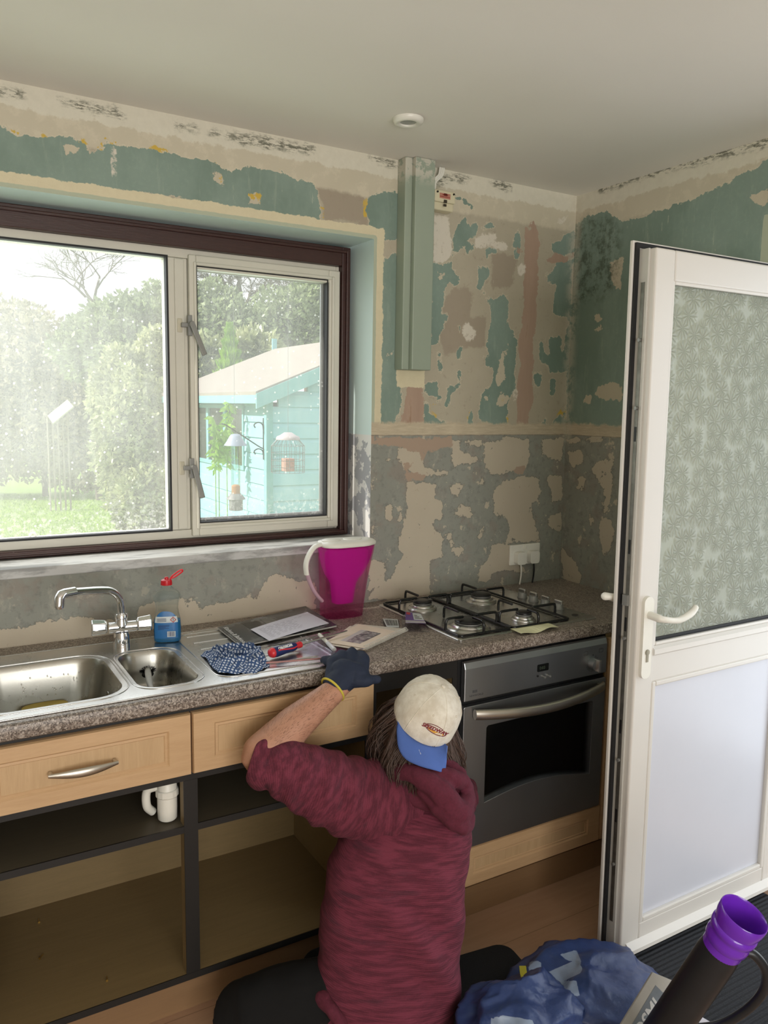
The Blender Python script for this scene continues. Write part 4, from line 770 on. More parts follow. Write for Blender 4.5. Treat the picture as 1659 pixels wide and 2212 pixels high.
# washing-up brush
br = thing('dish_brush', 'black bristled dish brush with pale handle in the small sink bowl', 'brush', (-.86, -.40, SZ-.10))
bc = un(318, 1452, 2, SZ-.06)
m = MB(); random.seed(5)
for i in range(900):
    a = random.random()*2*PI; e = random.random()**.5*1.35; d = Vector((math.cos(a)*math.sin(e), math.sin(a)*math.sin(e)*.9, math.cos(e)*.8)); b = bc+d*(.026+random.random()*.004)
    s_ = d.orthogonal().normalized()*.0006; m.add([bc+d*.006-s_, bc+d*.006+s_, b+s_*.5, b-s_*.5], [(0,1,2,3)])
m.ell(bc-Vector((0,0,.004)), .020, .018, .012)
obj('bristles', m, simple('black_bristle', C(22, 22, 24), .6), br)['kind'] = 'stuff'
h1 = un(325, 1482, 2, SZ-.045); m = MB().tube(smoothpath([bc+Vector((0, -.004, .008)), h1, h1+Vector((-.004, -.05, .004)), h1+Vector((-.006, -.075, .012))], 5), [.009]*5+[.007]*5+[.0075]*6, 12, round_ends=True); obj('brush_handle', m, simple('pale_grey_plastic', C(186, 186, 182), .35), br, smooth=True)
# ------------------------------------------------------------------ mixer tap
tapx, tapy = -.893, -.150
tap = thing('mixer_tap', 'chrome mixer tap with swivel spout and two faceted handles', 'tap', (tapx, tapy, WZ))
m = MB().lathe([(.024, 0), (.0245, .004), (.0235, .020), (.0225, .036), (.020, .045)], Matrix.Translation((tapx, tapy, SZ+.001)), 32)
d = un(300, 1358, 1, tapy)-un(222, 1372, 1, tapy); dx = Vector((1, -.10, 0)).normalized()
zc = .962; c0 = Vector((tapx, tapy, zc))
m.tube([c0-dx*.036, c0+dx*.040], .0165, 24); m.ell((tapx, tapy, zc+.004), .0195, .019, .022); m.lathe([(.0195, 0), (.0165, .014), (.0165, .028), (.0155, .031)], Matrix.Translation((tapx, tapy, zc+.010)), 28)
m.lathe([(.0185, 0), (.0185, .012), (.0165, .0145)], Matrix.Translation((tapx, tapy, zc+.026)), 28); obj('tap_body', m, m_chrome, tap, smooth=True)
def px(u, v): return un(u, v, 1, tapy)
m = MB(); sp_path = smoothpath([Vector((tapx, tapy, zc+.03)), Vector((tapx+.001, tapy, 1.010)), Vector((tapx-.004, tapy-.004, 1.045)), Vector((tapx-.024, tapy-.016, 1.071)), Vector((tapx-.058, tapy-.034, 1.084)), Vector((-1.03, tapy-.085, 1.098)), Vector((-1.052, tapy-.098, 1.100))], 8)
m.tube(sp_path, .0108, 20); obj('spout', m, m_chrome, tap, smooth=True)
e = sp_path[-1]; dd_ = (sp_path[-1]-sp_path[-4]).normalized()
m = MB().tube([e-dd_*.022, e-dd_*.0215, e+dd_*.010, e+dd_*.020+Vector((0,0,-.002)), e+dd_*.026+Vector((0,0,-.010)), e+dd_*.028+Vector((0,0,-.034))], [.0110, .0132, .0135, .0140, .0140, .0128], 22); m.cyl(e+dd_*.028+Vector((0,0,-.033)), e+dd_*.028+Vector((0,0,-.038)), .010); obj('aerator', m, m_chrome, tap, smooth=True)
for s_, tilt in ((-1, -.35), (1, .25)):
    m = MB(); o0 = c0+dx*(.040*s_); X = dx*s_; rings = []
    for k, (t_, r0) in enumerate(((.0, .0165), (.003, .0180), (.005, .0205), (.040, .0245), (.044, .0225))):
        U = Vector((0, 0, 1)); V_ = X.cross(U); rr_ = []
        for j in range(8):
            a = 2*PI*j/8+PI/8+tilt; up_ = 1.22 if math.sin(a) > .2 else .80
            rr_.append(o0+X*t_+V_*(r0*math.cos(a)*.86)+U*(r0*math.sin(a)*up_))
        rings.append(rr_)
    m.loft(rings); obj('tap_handle', m, m_chrome, tap, bevel=.002, smooth=math.radians(20))
# ------------------------------------------------------------------ washing-up liquid
bo = thing('washing_up_liquid_bottle', 'clear bottle half full of blue washing-up liquid with red flip cap', 'bottle', (-.762, -.150, SZ+.0022))
bx_, by_, bz_ = -.762, -.158, SZ+.0025
bprof = [(0, .88), (.004, .97), (.012, 1.0), (.045, 1.0), (.066, .97), (.085, .86), (.102, .80), (.118, .84), (.132, .95), (.140, .98), (.150, .86), (.160, .52), (.168, .33), (.176, .33)]
def brings(scale, zmax=9, off=0.0):
    R = []
    for z, w in bprof:
        if z > zmax: break
        a_, b_ = (.0405*w-off), (.0235*min(1, w*1.05)-off)
        R.append([Vector((bx_+a_*math.copysign(abs(math.cos(t))**.7, math.cos(t))+b_*0*math.sin(t), by_+b_*math.copysign(abs(math.sin(t))**.7, math.sin(t)), bz_+z+(.0015 if off and z == 0 else 0))) for t in (2*PI*k/36 for k in range(36))])
    return R
RZ = Matrix.Translation((bx_, by_, 0)) @ Matrix.Rotation(-.30, 4, 'Z') @ Matrix.Translation((-bx_, -by_, 0))
def rot(m): m.v = [RZ @ p for p in m.v]; return m
m_pet = clear('clear_pet', (.93, .97, .98, 1), .05, 1.25, .72)
obj('bottle_shell', rot(MB().loft(brings(1))), m_pet, bo, smooth=True)
R_ = brings(1, .0665, .0016); obj('blue_liquid', rot(MB().loft(R_)), simple('blue_detergent', (.012, .13, .30, 1), .08, var=.05), bo, smooth=True)
def labelband(z0, z1, a0, a1, off, arch=False, n=16):
    m = MB(); A = []; Bq = []; 
    for i in range(n+1):
        a = a0+(a1-a0)*i/n; t = -PI/2+a
        def pt(z):
            w = float(np.interp(z, [p[0] for p in bprof], [p[1] for p in bprof])); A_, B_ = .0405*w+off, .0235*min(1, w*1.05)+off
            return Vector((bx_+A_*math.copysign(abs(math.cos(t))**.7, math.cos(t)), by_+B_*math.copysign(abs(math.sin(t))**.7, math.sin(t)), bz_+z))
        zz1 = z1-(.020*(2*i/n-1)**2 if arch else 0); K_ = 6
        A.append([pt(z0+(zz1-z0)*k/K_) for k in range(K_+1)])
    m.loft(A, cap=False) if False else None
    vs = [p for c_ in A for p in c_]; K1 = 7; m.add(vs, [(i*K1+k, (i+1)*K1+k, (i+1)*K1+k+1, i*K1+k+1) for i in range(n) for k in range(K1-1)]); return rot(m)
lb = obj('back_label', labelband(.014, .096, -.95, .75, .0006, True), simple('label_blue', C(40, 108, 168), .35), bo, smooth=True)
obj('hazard_strip', labelband(.062, .080, -.95, .75, .0010), simple('label_white', C(206, 214, 214), .4), lb)
m = MB(); Mx = RZ @ Matrix(((1,0,0,bx_+.018),(0,0,-1,by_-.0262),(0,1,0,bz_+.071),(0,0,0,1)))
q = plate([[(0, -.009), (.009, 0), (0, .009), (-.009, 0)], [(-.0065, 0), (0, .0065), (.0065, 0), (0, -.0065)]], 0, .0003, Mx); obj('hazard_diamond', q, simple('hazard_red', C(190, 60, 60), .5), lb)
m = MB(); m.box((-.0008, -.001, 0), (.0008, .004, .0006), Mx); m.box((-.0008, -.004, 0), (.0008, -.0025, .0006), Mx); obj('hazard_mark', m, m_black, lb)
Mx = RZ @ Matrix(((1,0,0,bx_),(0,0,-1,by_-.0258),(0,1,0,bz_),(0,0,0,1)))
obj('barcode_panel', MB().box((.000, .019, 0), (.024, .036, .0004), Mx), simple('label_white', C(206, 214, 214), .4), lb)
m = MB(); random.seed(2); x = .002
while x < .022: w = random.choice((.0005, .0008, .0012)); m.box((x, .021, .0004), (x+w, .035, .0007), Mx); x += w+random.choice((.0006, .001))
for k in range(5): m.box((-.026, .054-k*.003, .0), (-.026+.02*random.random()+.014, .0548-k*.003, .0005), Mx)
for k in range(4): m.box((-.028, .066+k*.003, .0), (-.002, .0668+k*.003, .0007), Mx)
obj('label_print', m, simple('navy_ink', C(40, 46, 100), .5), lb)
Mc = Matrix.Translation((bx_, by_, bz_+.172)); obj('red_cap', MB().lathe([(.0165, 0), (.0168, .002), (.0160, .014), (.012, .0165), (.006, .017), (.006, .022), (.0045, .0235)], Mc, 28), simple('cap_red', C(196, 28, 40), .3, var=.03), bo, smooth=True)
m = MB(); q0 = Vector((bx_+.010, by_-.004, bz_+.190)); q1 = Vector((bx_+.040, by_-.014, bz_+.212)); s_ = Vector((.3, .1, -.4)).normalized()
m.tube(smoothpath([q0, q0.lerp(q1, .35)+s_*.004, q1+s_*.004, q1+(q1-q0)*.12, q1-s_*.004, q0.lerp(q1, .35)-s_*.004, q0], 4), .0026, 8); obj('flip_lid', m, simple('lid_red', C(226, 40, 52), .3), bo, smooth=True)
# ------------------------------------------------------------------ gas hob
hx0, hy0, hx1, hy1 = .0213, -.5622, .6040, -.0625; HZ = WZ+.0065
hb = thing('gas_hob', 'stainless steel four burner gas hob with black wire pan supports', 'hob', ((hx0+hx1)/2, (hy0+hy1)/2, WZ))
m = MB(); rings = []
for ins, z in ((0, .0003), (.0, .003), (.004, .0065), (.012, .0065), (.018, .0055)): rings.append([Vector((x, y, WZ+z)) for x, y in rrect(hx0+ins, hy0+ins, hx1-ins, hy1-ins, max(.012-ins*.3, .004), 4)])
m.loft(rings); obj('hob_plate', m, m_steel, hb, smooth=math.radians(40))
m_encast = simple('burner_black', C(22, 22, 23), .32, bs=.25, bscale=300)
for bxp, byp, s in ((.125, -.470, 1.22), (.130, -.190, .88), (.385, -.195, .98), (.350, -.475, .72)):
    T = Matrix.Translation((bxp, byp, HZ-.001))
    b = obj('burner_ring', MB().lathe([(.058*s, 0), (.059*s, .003), (.054*s, .009), (.046*s, .010), (.045*s, .013), (.041*s, .017), (.037*s, .0175), (.036*s, .014)], T, 40), m_steel, hb, smooth=True)
    obj('burner_head', MB().lathe([(.034*s, .012), (.035*s, .019), (.038*s, .021), (.038*s, .023), (.030*s, .024)], T, 40), m_grey_handle, b, smooth=True)
    m = MB().lathe([(.030*s, .023), (.0365*s, .0235), (.038*s, .026), (.036*s, .030), (.028*s, .0325), (.002, .0335)], T, 40)
    obj('burner_cap', m, m_encast, b, smooth=True)
m_wire = simple('pan_support_enamel', C(14, 14, 15), .22)
def support(x0, x1, y0, y1, feet):
    m = MB(); z = HZ+.0045
    m.tube([Vector((x, y, z)) for x, y in rrect(x0, y0, x1, y1, .014, 5)], .0042, 10, closed=True)
    g = obj('pan_support', m, m_wire, hb, smooth=True)
    for (ax_, ay, cx, cy) in feet:
        a = Vector((ax_, ay, z)); c = Vector((cx, cy, 0)); d = (Vector((cx-ax_, cy-ay, 0))).normalized(); L = (Vector((cx, cy, 0))-Vector((ax_, ay, 0))).length
        top = z+.036; p = [a, a+Vector((0,0,.022)), a+Vector((0,0,.031))+d*.003, Vector((a.x, a.y, top))+d*.012, Vector((a.x, a.y, top))+d*(L*.72)]
        obj('prong', MB().tube(smoothpath(p, 5), .0044, 10, round_ends=True), m_wire, g, smooth=True)
support(.034, .238, -.548, -.077, [(.034,-.47,.125,-.47),(.238,-.47,.125,-.47),(.125,-.548,.125,-.47),(.125,-.330,.125,-.44),(.034,-.19,.130,-.19),(.238,-.19,.130,-.19),(.130,-.077,.130,-.19)])
support(.246, .490, -.548, -.077, [(.246,-.475,.350,-.475),(.490,-.475,.350,-.475),(.350,-.548,.350,-.475),(.350,-.340,.350,-.44),(.246,-.195,.385,-.195),(.490,-.195,.385,-.195),(.385,-.077,.385,-.195)])
for x, y in ((.560, -.222), (.560, -.285), (.560, -.350), (.560, -.418)):
    T = Matrix.Translation((x, y, HZ-.0012)); k = obj('hob_knob', MB().lathe([(.019, 0), (.0195, .003), (.017, .005), (.0165, .020), (.015, .022)], T, 28), m_grey_handle, hb, smooth=True)
    obj('knob_grip', MB().box((x-.0055, y-.0185, HZ+.018), (x+.0055, y+.0185, HZ+.034)), m_steel, k, bevel=.003)
obj('ignition_button', MB().lathe([(.0125, 0), (.012, .002), (.009, .0032)], Matrix.Translation((.556, -.505, HZ-.0012)), 24), simple('dark_button', C(60, 56, 52), .4), hb, smooth=True)
# cream note stuck over the front rim of the hob
a, b = un(1110, 1362, 2, HZ+.002), un(1194, 1350, 2, HZ+.002); m = MB(); A = []; Bq = []
for i in range(13):
    t_ = i/12; p = a.lerp(b, t_); A.append(Vector((p.x, -.545, HZ+.0098 if False else HZ+.0018))); Bq.append(Vector((p.x+.004*t_, -.600-.003*math.sin(t_*5), WZ+.004+.004*math.sin(t_*9+1)+.004*t_)))
mid = [Vector((p.x, -.560, HZ+.003)) for p in A]; vs = A+mid+Bq; n = 13; m.add(vs, [(r*n+i, r*n+i+1, (r+1)*n+i+1, (r+1)*n+i) for r in range(2) for i in range(n-1)])
def solid(th): 
    def f(o): s = o.modifiers.new('solid', 'SOLIDIFY'); s.thickness = th; s.offset = 1
    return f
tag(obj('paper_strip', m, simple('pale_yellow_paper', C(222, 220, 180), .7, var=.03), mods=[solid(.0008)]), 'pale yellow slip of paper on the front edge of the hob', 'paper')
# ------------------------------------------------------------------ water filter jug
jg = thing('water_filter_jug', 'magenta water filter jug with white lid standing on the worktop under the sill', 'jug', (-.155, -.115, WZ))
def jug_ring(z, off=0.0, sc=1.0):
    t_ = max(0, min(1, z/.235)); cx = -.155+.012*t_; hw = (.072+.020*t_**1.3)*sc-off; hd = (.050+.008*t_)*sc-off; R = []
    for k in range(44):
        a = 2*PI*k/44; e = .62; x = hw*math.copysign(abs(math.cos(a))**e, math.cos(a)); y = hd*math.copysign(abs(math.sin(a))**e, math.sin(a))
        if math.cos(a) > .8: x += .016*t_*t_*(math.cos(a)-.8)/.2
        R.append(Vector((cx+x, -.118+y, WZ+.001+z)))
    return R
t = NT('pink_jug_plastic'); t.set((.95, .62, .78, 1), .08, 0, Transmission_Weight=1.0, IOR=1.2); tr = t.node('ShaderNodeBsdfTransparent', Color=(.98, .80, .90, 1)); tl = t.node('ShaderNodeBsdfTranslucent', Color=(.80, .16, .42, 1))
s = t.node('ShaderNodeMixShader', i0=.80, i1=t.b.outputs[0], i2=tr.outputs[0]); s2 = t.node('ShaderNodeMixShader', i0=.05, i1=s.outputs[0], i2=tl.outputs[0]); t.l.new(s2.outputs[0], t.out.inputs[0]); m_jug = t.m
t = NT('magenta_funnel'); tr = t.node('ShaderNodeBsdfTransparent', Color=(.97, .50, .92, 1)); tl = t.node('ShaderNodeBsdfTranslucent', Color=(1, .16, .88, 1)); df = t.node('ShaderNodeBsdfDiffuse', Color=(.95, .10, .80, 1)); a_ = t.node('ShaderNodeMixShader', i0=.45, i1=tl.outputs[0], i2=df.outputs[0]); b_ = t.node('ShaderNodeMixShader', i0=.55, i1=tr.outputs[0], i2=a_.outputs[0]); t.l.new(b_.outputs[0], t.out.inputs[0]); m_funnel = t.m
m = MB(); m.loft([jug_ring(z) for z in (0, .004, .02, .06, .10, .14, .18, .22, .243)], cap=False); n = 44; m.f.append(tuple(range(n))); m.mi.append(0); obj('jug_body', m, m_jug, jg, smooth=True, mods=[solid(-.0018)])
fz = [(.236, 1.0), (.20, .985), (.17, .93), (.145, .82), (.125, .66), (.112, .58), (.10, .56), (.07, .53), (.045, .50), (.043, .44)]
m = MB(); m.loft([[Vector((-.150+(p.x+.150)*s_, -.118+(p.y+.118)*s_, p.z)) for p in jug_ring(z, .004)] for z, s_ in fz]); obj('funnel', m, m_funnel, jg, smooth=True)
m = MB(); m.loft([jug_ring(.243, -.001), jug_ring(.246, -.003), jug_ring(.253, -.003), jug_ring(.258, .002), [Vector((p.x, p.y, p.z+.003)) for p in jug_ring(.2585, .014)]]); lid = obj('lid', m, m_white, jg, smooth=True)
m = MB(); m.ell((-.195, -.118, WZ+.262), .034, .030, .007); m.ell((-.115, -.118, WZ+.262), .034, .030, .006); obj('lid_grip', m, m_white, lid, smooth=True)
hp_ = smoothpath([Vector((-.222, -.118, WZ+.250)), Vector((-.262, -.128, WZ+.243)), Vector((-.292, -.136, WZ+.200)), Vector((-.290, -.138, WZ+.150)), Vector((-.262, -.130, WZ+.095)), Vector((-.228, -.118, WZ+.058))], 7)
m = MB(); rings = []
for i, p in enumerate(hp_):
    d = (hp_[min(i+1, len(hp_)-1)]-hp_[max(i-1, 0)]).normalized(); sd_ = Vector((0, 1, 0)); nn = d.cross(sd_).normalized(); rings.append([p+sd_*(.0115*math.cos(a))+nn*(.0065*math.sin(a)) for a in (2*PI*k/14 for k in range(14))])
m.loft(rings); obj('handle', m, simple('handle_pink', (.86, .60, .70, 1), .15, var=.02, Transmission_Weight=.5), jg, smooth=True)
m = MB(); m.loft([[p+nnv for p in r] for r, nnv in zip([[q+(q-hp_[i])*.16 for q in rings[i]] for i in range(int(len(rings)*.60))], [Vector((-.003, 0, .0015))]*99)]); obj('handle_cover', m, m_white, jg, smooth=True)
# ------------------------------------------------------------------ papers, tools and cloth on the drainer
DZ_ = SZ+.0070
def sheet(name, corners, z, th, mat, parent=None, curl=None, n=10, zoff=0):
    c = [Vector((p[0], p[1], 0)) for p in corners]; vs = []; m = MB()
    for i in range(n+1):
        for k in range(n+1):
            u, v = i/n, k/n; p = c[0]*(1-u)*(1-v)+c[1]*u*(1-v)+c[2]*u*v+c[3]*(1-u)*v; p.z = z+(curl(u, v) if curl else 0); vs.append(p)
    N = len(vs); fs = [(i*(n+1)+k, (i+1)*(n+1)+k, (i+1)*(n+1)+k+1, i*(n+1)+k+1) for i in range(n) for k in range(n)]
    vs2 = [p+Vector((0, 0, th)) for p in vs]; m.add(vs+vs2, [f[::-1] for f in fs]+[tuple(q+N for q in f) for f in fs])
    b = [i*(n+1) for i in range(n+1)]+[n*(n+1)+k for k in range(1, n+1)]+[i*(n+1)+n for i in range(n-1, -1, -1)]+[k for k in range(n-1, 0, -1)]
    m.add([], []); o = len(b)
    for i in range(o): m.f.append((b[i], b[(i+1) % o], b[(i+1) % o]+N, b[i]+N)); m.mi.append(0)
    return obj(name, m, mat, parent, smooth=math.radians(40))
def P2D(u, v, z): q = un(u, v, 2, z); return (q.x, q.y)
mz = DZ_+.001
mc = [P2D(520, 1398, mz), P2D(727, 1354, mz), P2D(660, 1312, mz), P2D(470, 1358, mz)]     # front-left, front-right, back-right, back-left
mgo = Vector((*mc[0], 0)); mgx = (Vector((*mc[1], 0))-mgo); mgy = (Vector((*mc[3], 0))-mgo)
mag = thing('kitchen_brochure', 'dark kitchens and bathrooms brochure lying on the sink drainer', 'magazine', (sum(p[0] for p in mc)/4, sum(p[1] for p in mc)/4, mz))
t = NT('brochure_cover'); v = t.vor(9, feature='F1'); cc = t.node('ShaderNodeSeparateColor', Color=v.outputs['Color']).outputs[0]; t.set(t.mix(t.m_('MULTIPLY', t.step(t.noise(14, 3), .5, .56), .5), C(58, 60, 62), C(116, 118, 118)), .25)
obj('pages', sheet.__wrapped__ if False else MB().loft([[Vector((p[0], p[1], z)) for p in mc] for z in (mz, mz+.004)]), simple('paper_edge', C(200, 200, 196), .7), mag)
cv = sheet('cover', mc, mz+.0041, .0006, t.m, mag, lambda u, v: .004*max(0, u-.75)*4*(1-v)*.4)
MX = basis(mgo+Vector((0, 0, mz+.0052)), mgx, mgx.cross(Vector((0,0,1)))*-1, (0,0,1)); lx, ly = mgx.length, mgy.length
yy = Vector((0,0,1)).cross(mgx).normalized(); sk_ = mgy.dot(mgx.normalized())/ly
# title runs up the left edge
rotT = basis(mgo+Vector((0,0,mz+.0056)), mgy*-1, mgx, (0,0,1)); rotT.translation = mgo+mgy*.93+mgx.normalized()*.014+Vector((0,0,mz+.0050))
obj('cover_title', text_mb('Kitchens & Bathrooms', .0225, rotT, .0002, shear=.1), simple('print_white', C(226, 226, 224), .5), cv)
r2 = rotT.copy(); r2.translation = mgo+mgy*.80+mgx.normalized()*.003+Vector((0,0,mz+.0050)); m = MB(); [m.box((.01+i*.006, .001, 0), (.0145+i*.006, .0025, .0003), r2) for i in range(20)]; obj('cover_small_print', m, simple('print_grey', C(150, 150, 150), .5), cv)
def onmag(a, b, z=0.0): return mgo+mgx*a+mgy*b+Vector((0, 0, mz+.0047+z))
for (a0, b0, a1, b1_, col) in ((.24, .62, .40, .94, (38, 40, 42)), (.44, .70, .56, .96, (110, 112, 110)), (.60, .10, .92, .42, (150, 152, 154)), (.30, .08, .50, .22, (92, 94, 96))):
    m = MB(); m.loft([[onmag(a0, b0, z), onmag(a1, b0, z), onmag(a1, b1_, z), onmag(a0, b1_, z)] for z in (.0002, .0005)]); obj('cover_picture', m, simple('picture', C(*col), .3, var=.3, vs=60), cv)
pz = mz+.0068
pc_ = [P2D(582, 1385, pz), P2D(711, 1346, pz), P2D(664, 1322, pz), P2D(541, 1360, pz)]
ltr = sheet('handwritten_note', pc_, pz, .0004, simple('note_white', C(212, 210, 222), .7, var=.02), None, lambda u, v: .0035*math.sin(u*3.0+.3)*.6); tag(ltr, 'white handwritten note lying on the dark brochure', 'paper')
m = MB(); random.seed(9); A, Bx, D_ = Vector((*pc_[0], 0)), Vector((*pc_[1], 0)), Vector((*pc_[3], 0))
for r in range(13):
    v_ = .90-r*.062; L_ = .80 if r not in (0, 12) else .3; pts = []; s0 = .08 if r else .7
    for i in range(int(46*L_)):
        u_ = s0+i/50*.86 if r else .70+i/60*.8
        if u_ > .93: break
        p = A+(Bx-A)*u_+(D_-A)*(v_+.012*math.sin(i*2.1+r)*random.random()+.006*random.random()); p.z = pz+.0006+.0021*math.sin(u_*3.0+.3)
        pts.append(p)
    k = 0
    while k < len(pts)-3:
        w = random.randint(3, 6); 
        if k+w < len(pts): m.tube(pts[k:k+w], .0003, 3)
        k += w+1
obj('handwriting', m, simple('pen_ink', C(130, 124, 136), .6), ltr)
sc_d = thing('screwdriver', 'red and navy handled screwdriver lying on the drainer', 'screwdriver', (-.49, -.40, DZ_))
s0 = un(582, 1412, 2, DZ_+.014); s1 = un(650, 1392, 2, DZ_+.014); dS = (s1-s0).normalized(); s2 = s1+dS*.19
pr_ = [(0, .004), (.003, .0115), (.010, .0145), (.022, .0155), (.045, .0140), (.062, .0125), (.078, .0135), (.088, .0120), (.096, .0085), (.106, .0100), (.112, .0092), (.113, .004)]
LS = (s1-s0).length; fk = LS/.113; MSd = basis(s0, dS.orthogonal(), dS.cross(dS.orthogonal()), dS)
t = NT('screwdriver_grip'); v = t.node('ShaderNodeVectorMath', {'operation': 'DOT_PRODUCT'}); t.l.new(t.pos(), v.inputs[0]); v.inputs[1].default_value = tuple(dS); al = t.m_('SUBTRACT', v.outputs['Value'], s0.dot(dS))
side = t.node('ShaderNodeVectorMath', {'operation': 'DOT_PRODUCT'}); t.l.new(t.pos(), side.inputs[0]); ss = dS.cross(Vector((0,0,1))).normalized(); side.inputs[1].default_value = tuple(ss); sv = t.m_('SUBTRACT', side.outputs['Value'], s0.dot(ss)); zz_ = t.m_('SUBTRACT', t.xyz()[2], s0.z)
ends = t.m_('MAXIMUM', t.step(al, .014*fk, .010*fk), t.step(al, .090*fk, .093*fk)); rib = t.step(t.m_('ABSOLUTE', t.m_('SUBTRACT', zz_, t.m_('ADD', .004, t.m_('MULTIPLY', t.m_('SINE', t.m_('MULTIPLY', al, 60)), .003)))), .0022, .0014)
t.set(t.mix(t.m_('MAXIMUM', ends, t.m_('MULTIPLY', rib, t.step(al, .02, .024))), C(30, 40, 92), C(206, 44, 52)), .35)
g_ = obj('grip', MB().lathe([(r*1.0, z*fk) for z, r in pr_], MSd, 20), t.m, sc_d, smooth=True)
obj('shaft', MB().tube([s1-dS*.002, s2, s2+dS*.006], [.0032, .0032, .0022], 12), m_chrome, sc_d, smooth=True)
tn = (CAM-s0).normalized(); tx_ = -dS; ty_ = (tn-dS*tn.dot(dS)).normalized(); tyy = ty_.cross(tx_)
MT = basis(s0+dS*.066*fk+ty_*.0136, tx_, tyy, ty_); MT.translation = s0+dS*(.072*fk)+ty_*.0140-tyy*.010
obj('grip_lettering', text_mb('WORKPRO', .0105, MT, .0006, bold=.0004), simple('print_white', C(226, 226, 224), .5), g_)
rod = thing('long_screwdriver_blade', 'thin brown-red rod lying from the cloth to the gloved hand', 'tool', (-.46, -.47, DZ_))
r0, r1 = un(575, 1432, 2, DZ_+.004), un(712, 1421, 2, DZ_+.004); obj('rod', MB().tube([r0, r1], .0030, 10), simple('coppery_rod', C(150, 108, 104), .3, .5), rod, smooth=True)
bars = thing('steel_rule', 'narrow steel rule behind the screwdriver on the drainer', 'ruler', (-.4, -.33, DZ_))
q0, q1 = un(540, 1402, 2, DZ_), un(712, 1366, 2, DZ_); dq = (q1-q0).normalized(); nq = Vector((-dq.y, dq.x, 0)); m = MB(); m.loft([[p+nq*.007+Vector((0,0,h)), p-nq*.007+Vector((0,0,h)), p-nq*.007+Vector((0,0,h+.0010)), p+nq*.007+Vector((0,0,h+.0010))] for p, h in ((q0, -.001), (q1, .0))]); obj('rule', m, m_chrome, bars)
# transparent folder lying at the end of the drainer
fl = [P2D(640, 1408, DZ_), P2D(745, 1425, DZ_), P2D(800, 1392, DZ_), P2D(690, 1372, DZ_)]
tag(sheet('plastic_wallet', fl, DZ_-.0008, .0008, clear('clear_wallet', (.90, .88, .93, 1), .12, 1.3, .8), None, lambda u, v: .002*math.sin(6*u)*v), 'clear plastic wallet lying flat on the drainer under the notepad', 'folder')
mk = thing('marker_pen', 'white capped pen lying between notepad and brochure', 'pen', (-.31, -.36, DZ_)); p0, p1 = un(690, 1371, 2, DZ_+.006), un(722, 1403, 2, DZ_+.006); dp = (p1-p0).normalized()
obj('barrel', MB().tube([p0, p0+(p1-p0)*.62], .0058, 14, round_ends=True), m_white, mk, smooth=True); obj('pen_cap', MB().tube([p0+(p1-p0)*.60, p1], .0066, 14, round_ends=True), simple('translucent_cap', C(222, 226, 230), .15), mk, smooth=True)
# cloth
cl_c = un(505, 1425, 2, DZ_+.02); random.seed(4)
t = NT('checked_cloth'); uvn = t.node('ShaderNodeAttribute', {'attribute_name': 'cu'}).outputs['Fac']; vvn = t.node('ShaderNodeAttribute', {'attribute_name': 'cv'}).outputs['Fac']
d1 = t.m_('ABSOLUTE', t.m_('SUBTRACT', t.m_('FRACT', t.m_('ADD', uvn, vvn)), .5)); d2 = t.m_('ABSOLUTE', t.m_('SUBTRACT', t.m_('FRACT', t.m_('SUBTRACT', uvn, vvn)), .5))
ln = t.m_('MAXIMUM', t.step(d1, .26, .20), t.step(d2, .26, .20)); t.set(t.mix(ln, C(206, 214, 228), C(58, 84, 128)), .9); t.bump(t.noise(500, 3), .2, .001); m_cloth = t.m
n = 90; vs = []; cu_ = []; cv_ = []
cA, cB = un(432, 1412, 2, DZ_), un(582, 1438, 2, DZ_); cC, cD = un(560, 1395, 2, DZ_), un(462, 1398, 2, DZ_); cE, cF = un(470, 1455, 2, DZ_), un(556, 1452, 2, DZ_)
cloc = (cA+cB)/2
hull = [cA, cE, cF, cB, cC, cD]
for i in range(n+1):
    for k in range(n+1):
        u, v = i/n-.5, k/n-.5; a = math.atan2(v, u); r = max(abs(u), abs(v))*2
        ang = a % (2*PI)
        # blend towards the outline of the crumpled cloth
        hp2 = []
        best = None; dirv = Vector((math.cos(a-.3), math.sin(a-.3), 0)); tmax = 0
        for q in range(6):
            e0 = hull[q]-cloc; e1 = hull[(q+1) % 6]-cloc; den = dirv.x*(e1.y-e0.y)-dirv.y*(e1.x-e0.x)
            if abs(den) < 1e-9: continue
            tt = (e0.x*(e1.y-e0.y)-e0.y*(e1.x-e0.x))/den; ss2 = (e0.x*dirv.y-e0.y*dirv.x)/den
            if tt > 0 and -.001 <= ss2 <= 1.001: tmax = max(tmax, tt)
        p = cloc+dirv*(tmax*r**.85); q_ = Vector((p.x*15, p.y*15, 3.3)); w1 = mnoise.noise(q_); w2 = mnoise.noise(q_*2.3+Vector((4, 1, 7)))
        ridge = 1-abs(mnoise.noise(q_*1.25+Vector((w1, w2, 0))))*2.2
        h = (.006+.026*max(0, ridge)**1.6+.005*w2)*(1-max(0, r-.55)/.45*.80); 
        vs.append(Vector((p.x+.010*w1, p.y+.008*w2, DZ_-.004+max(h, .001)))); cu_.append(p.x/.0135+w1*.6+h*30); cv_.append(p.y/.0135+w2*.5+h*22)
m = MB().add(vs, [(i*(n+1)+k, (i+1)*(n+1)+k, (i+1)*(n+1)+k+1, i*(n+1)+k+1) for i in range(n) for k in range(n)])
tag(obj('dish_cloth', m, m_cloth, smooth=True, auto=False, attrs=dict(cu=cu_, cv=cv_), mods=[solid(-.0012)]), 'crumpled blue and white checked dish cloth beside the small bowl', 'cloth')
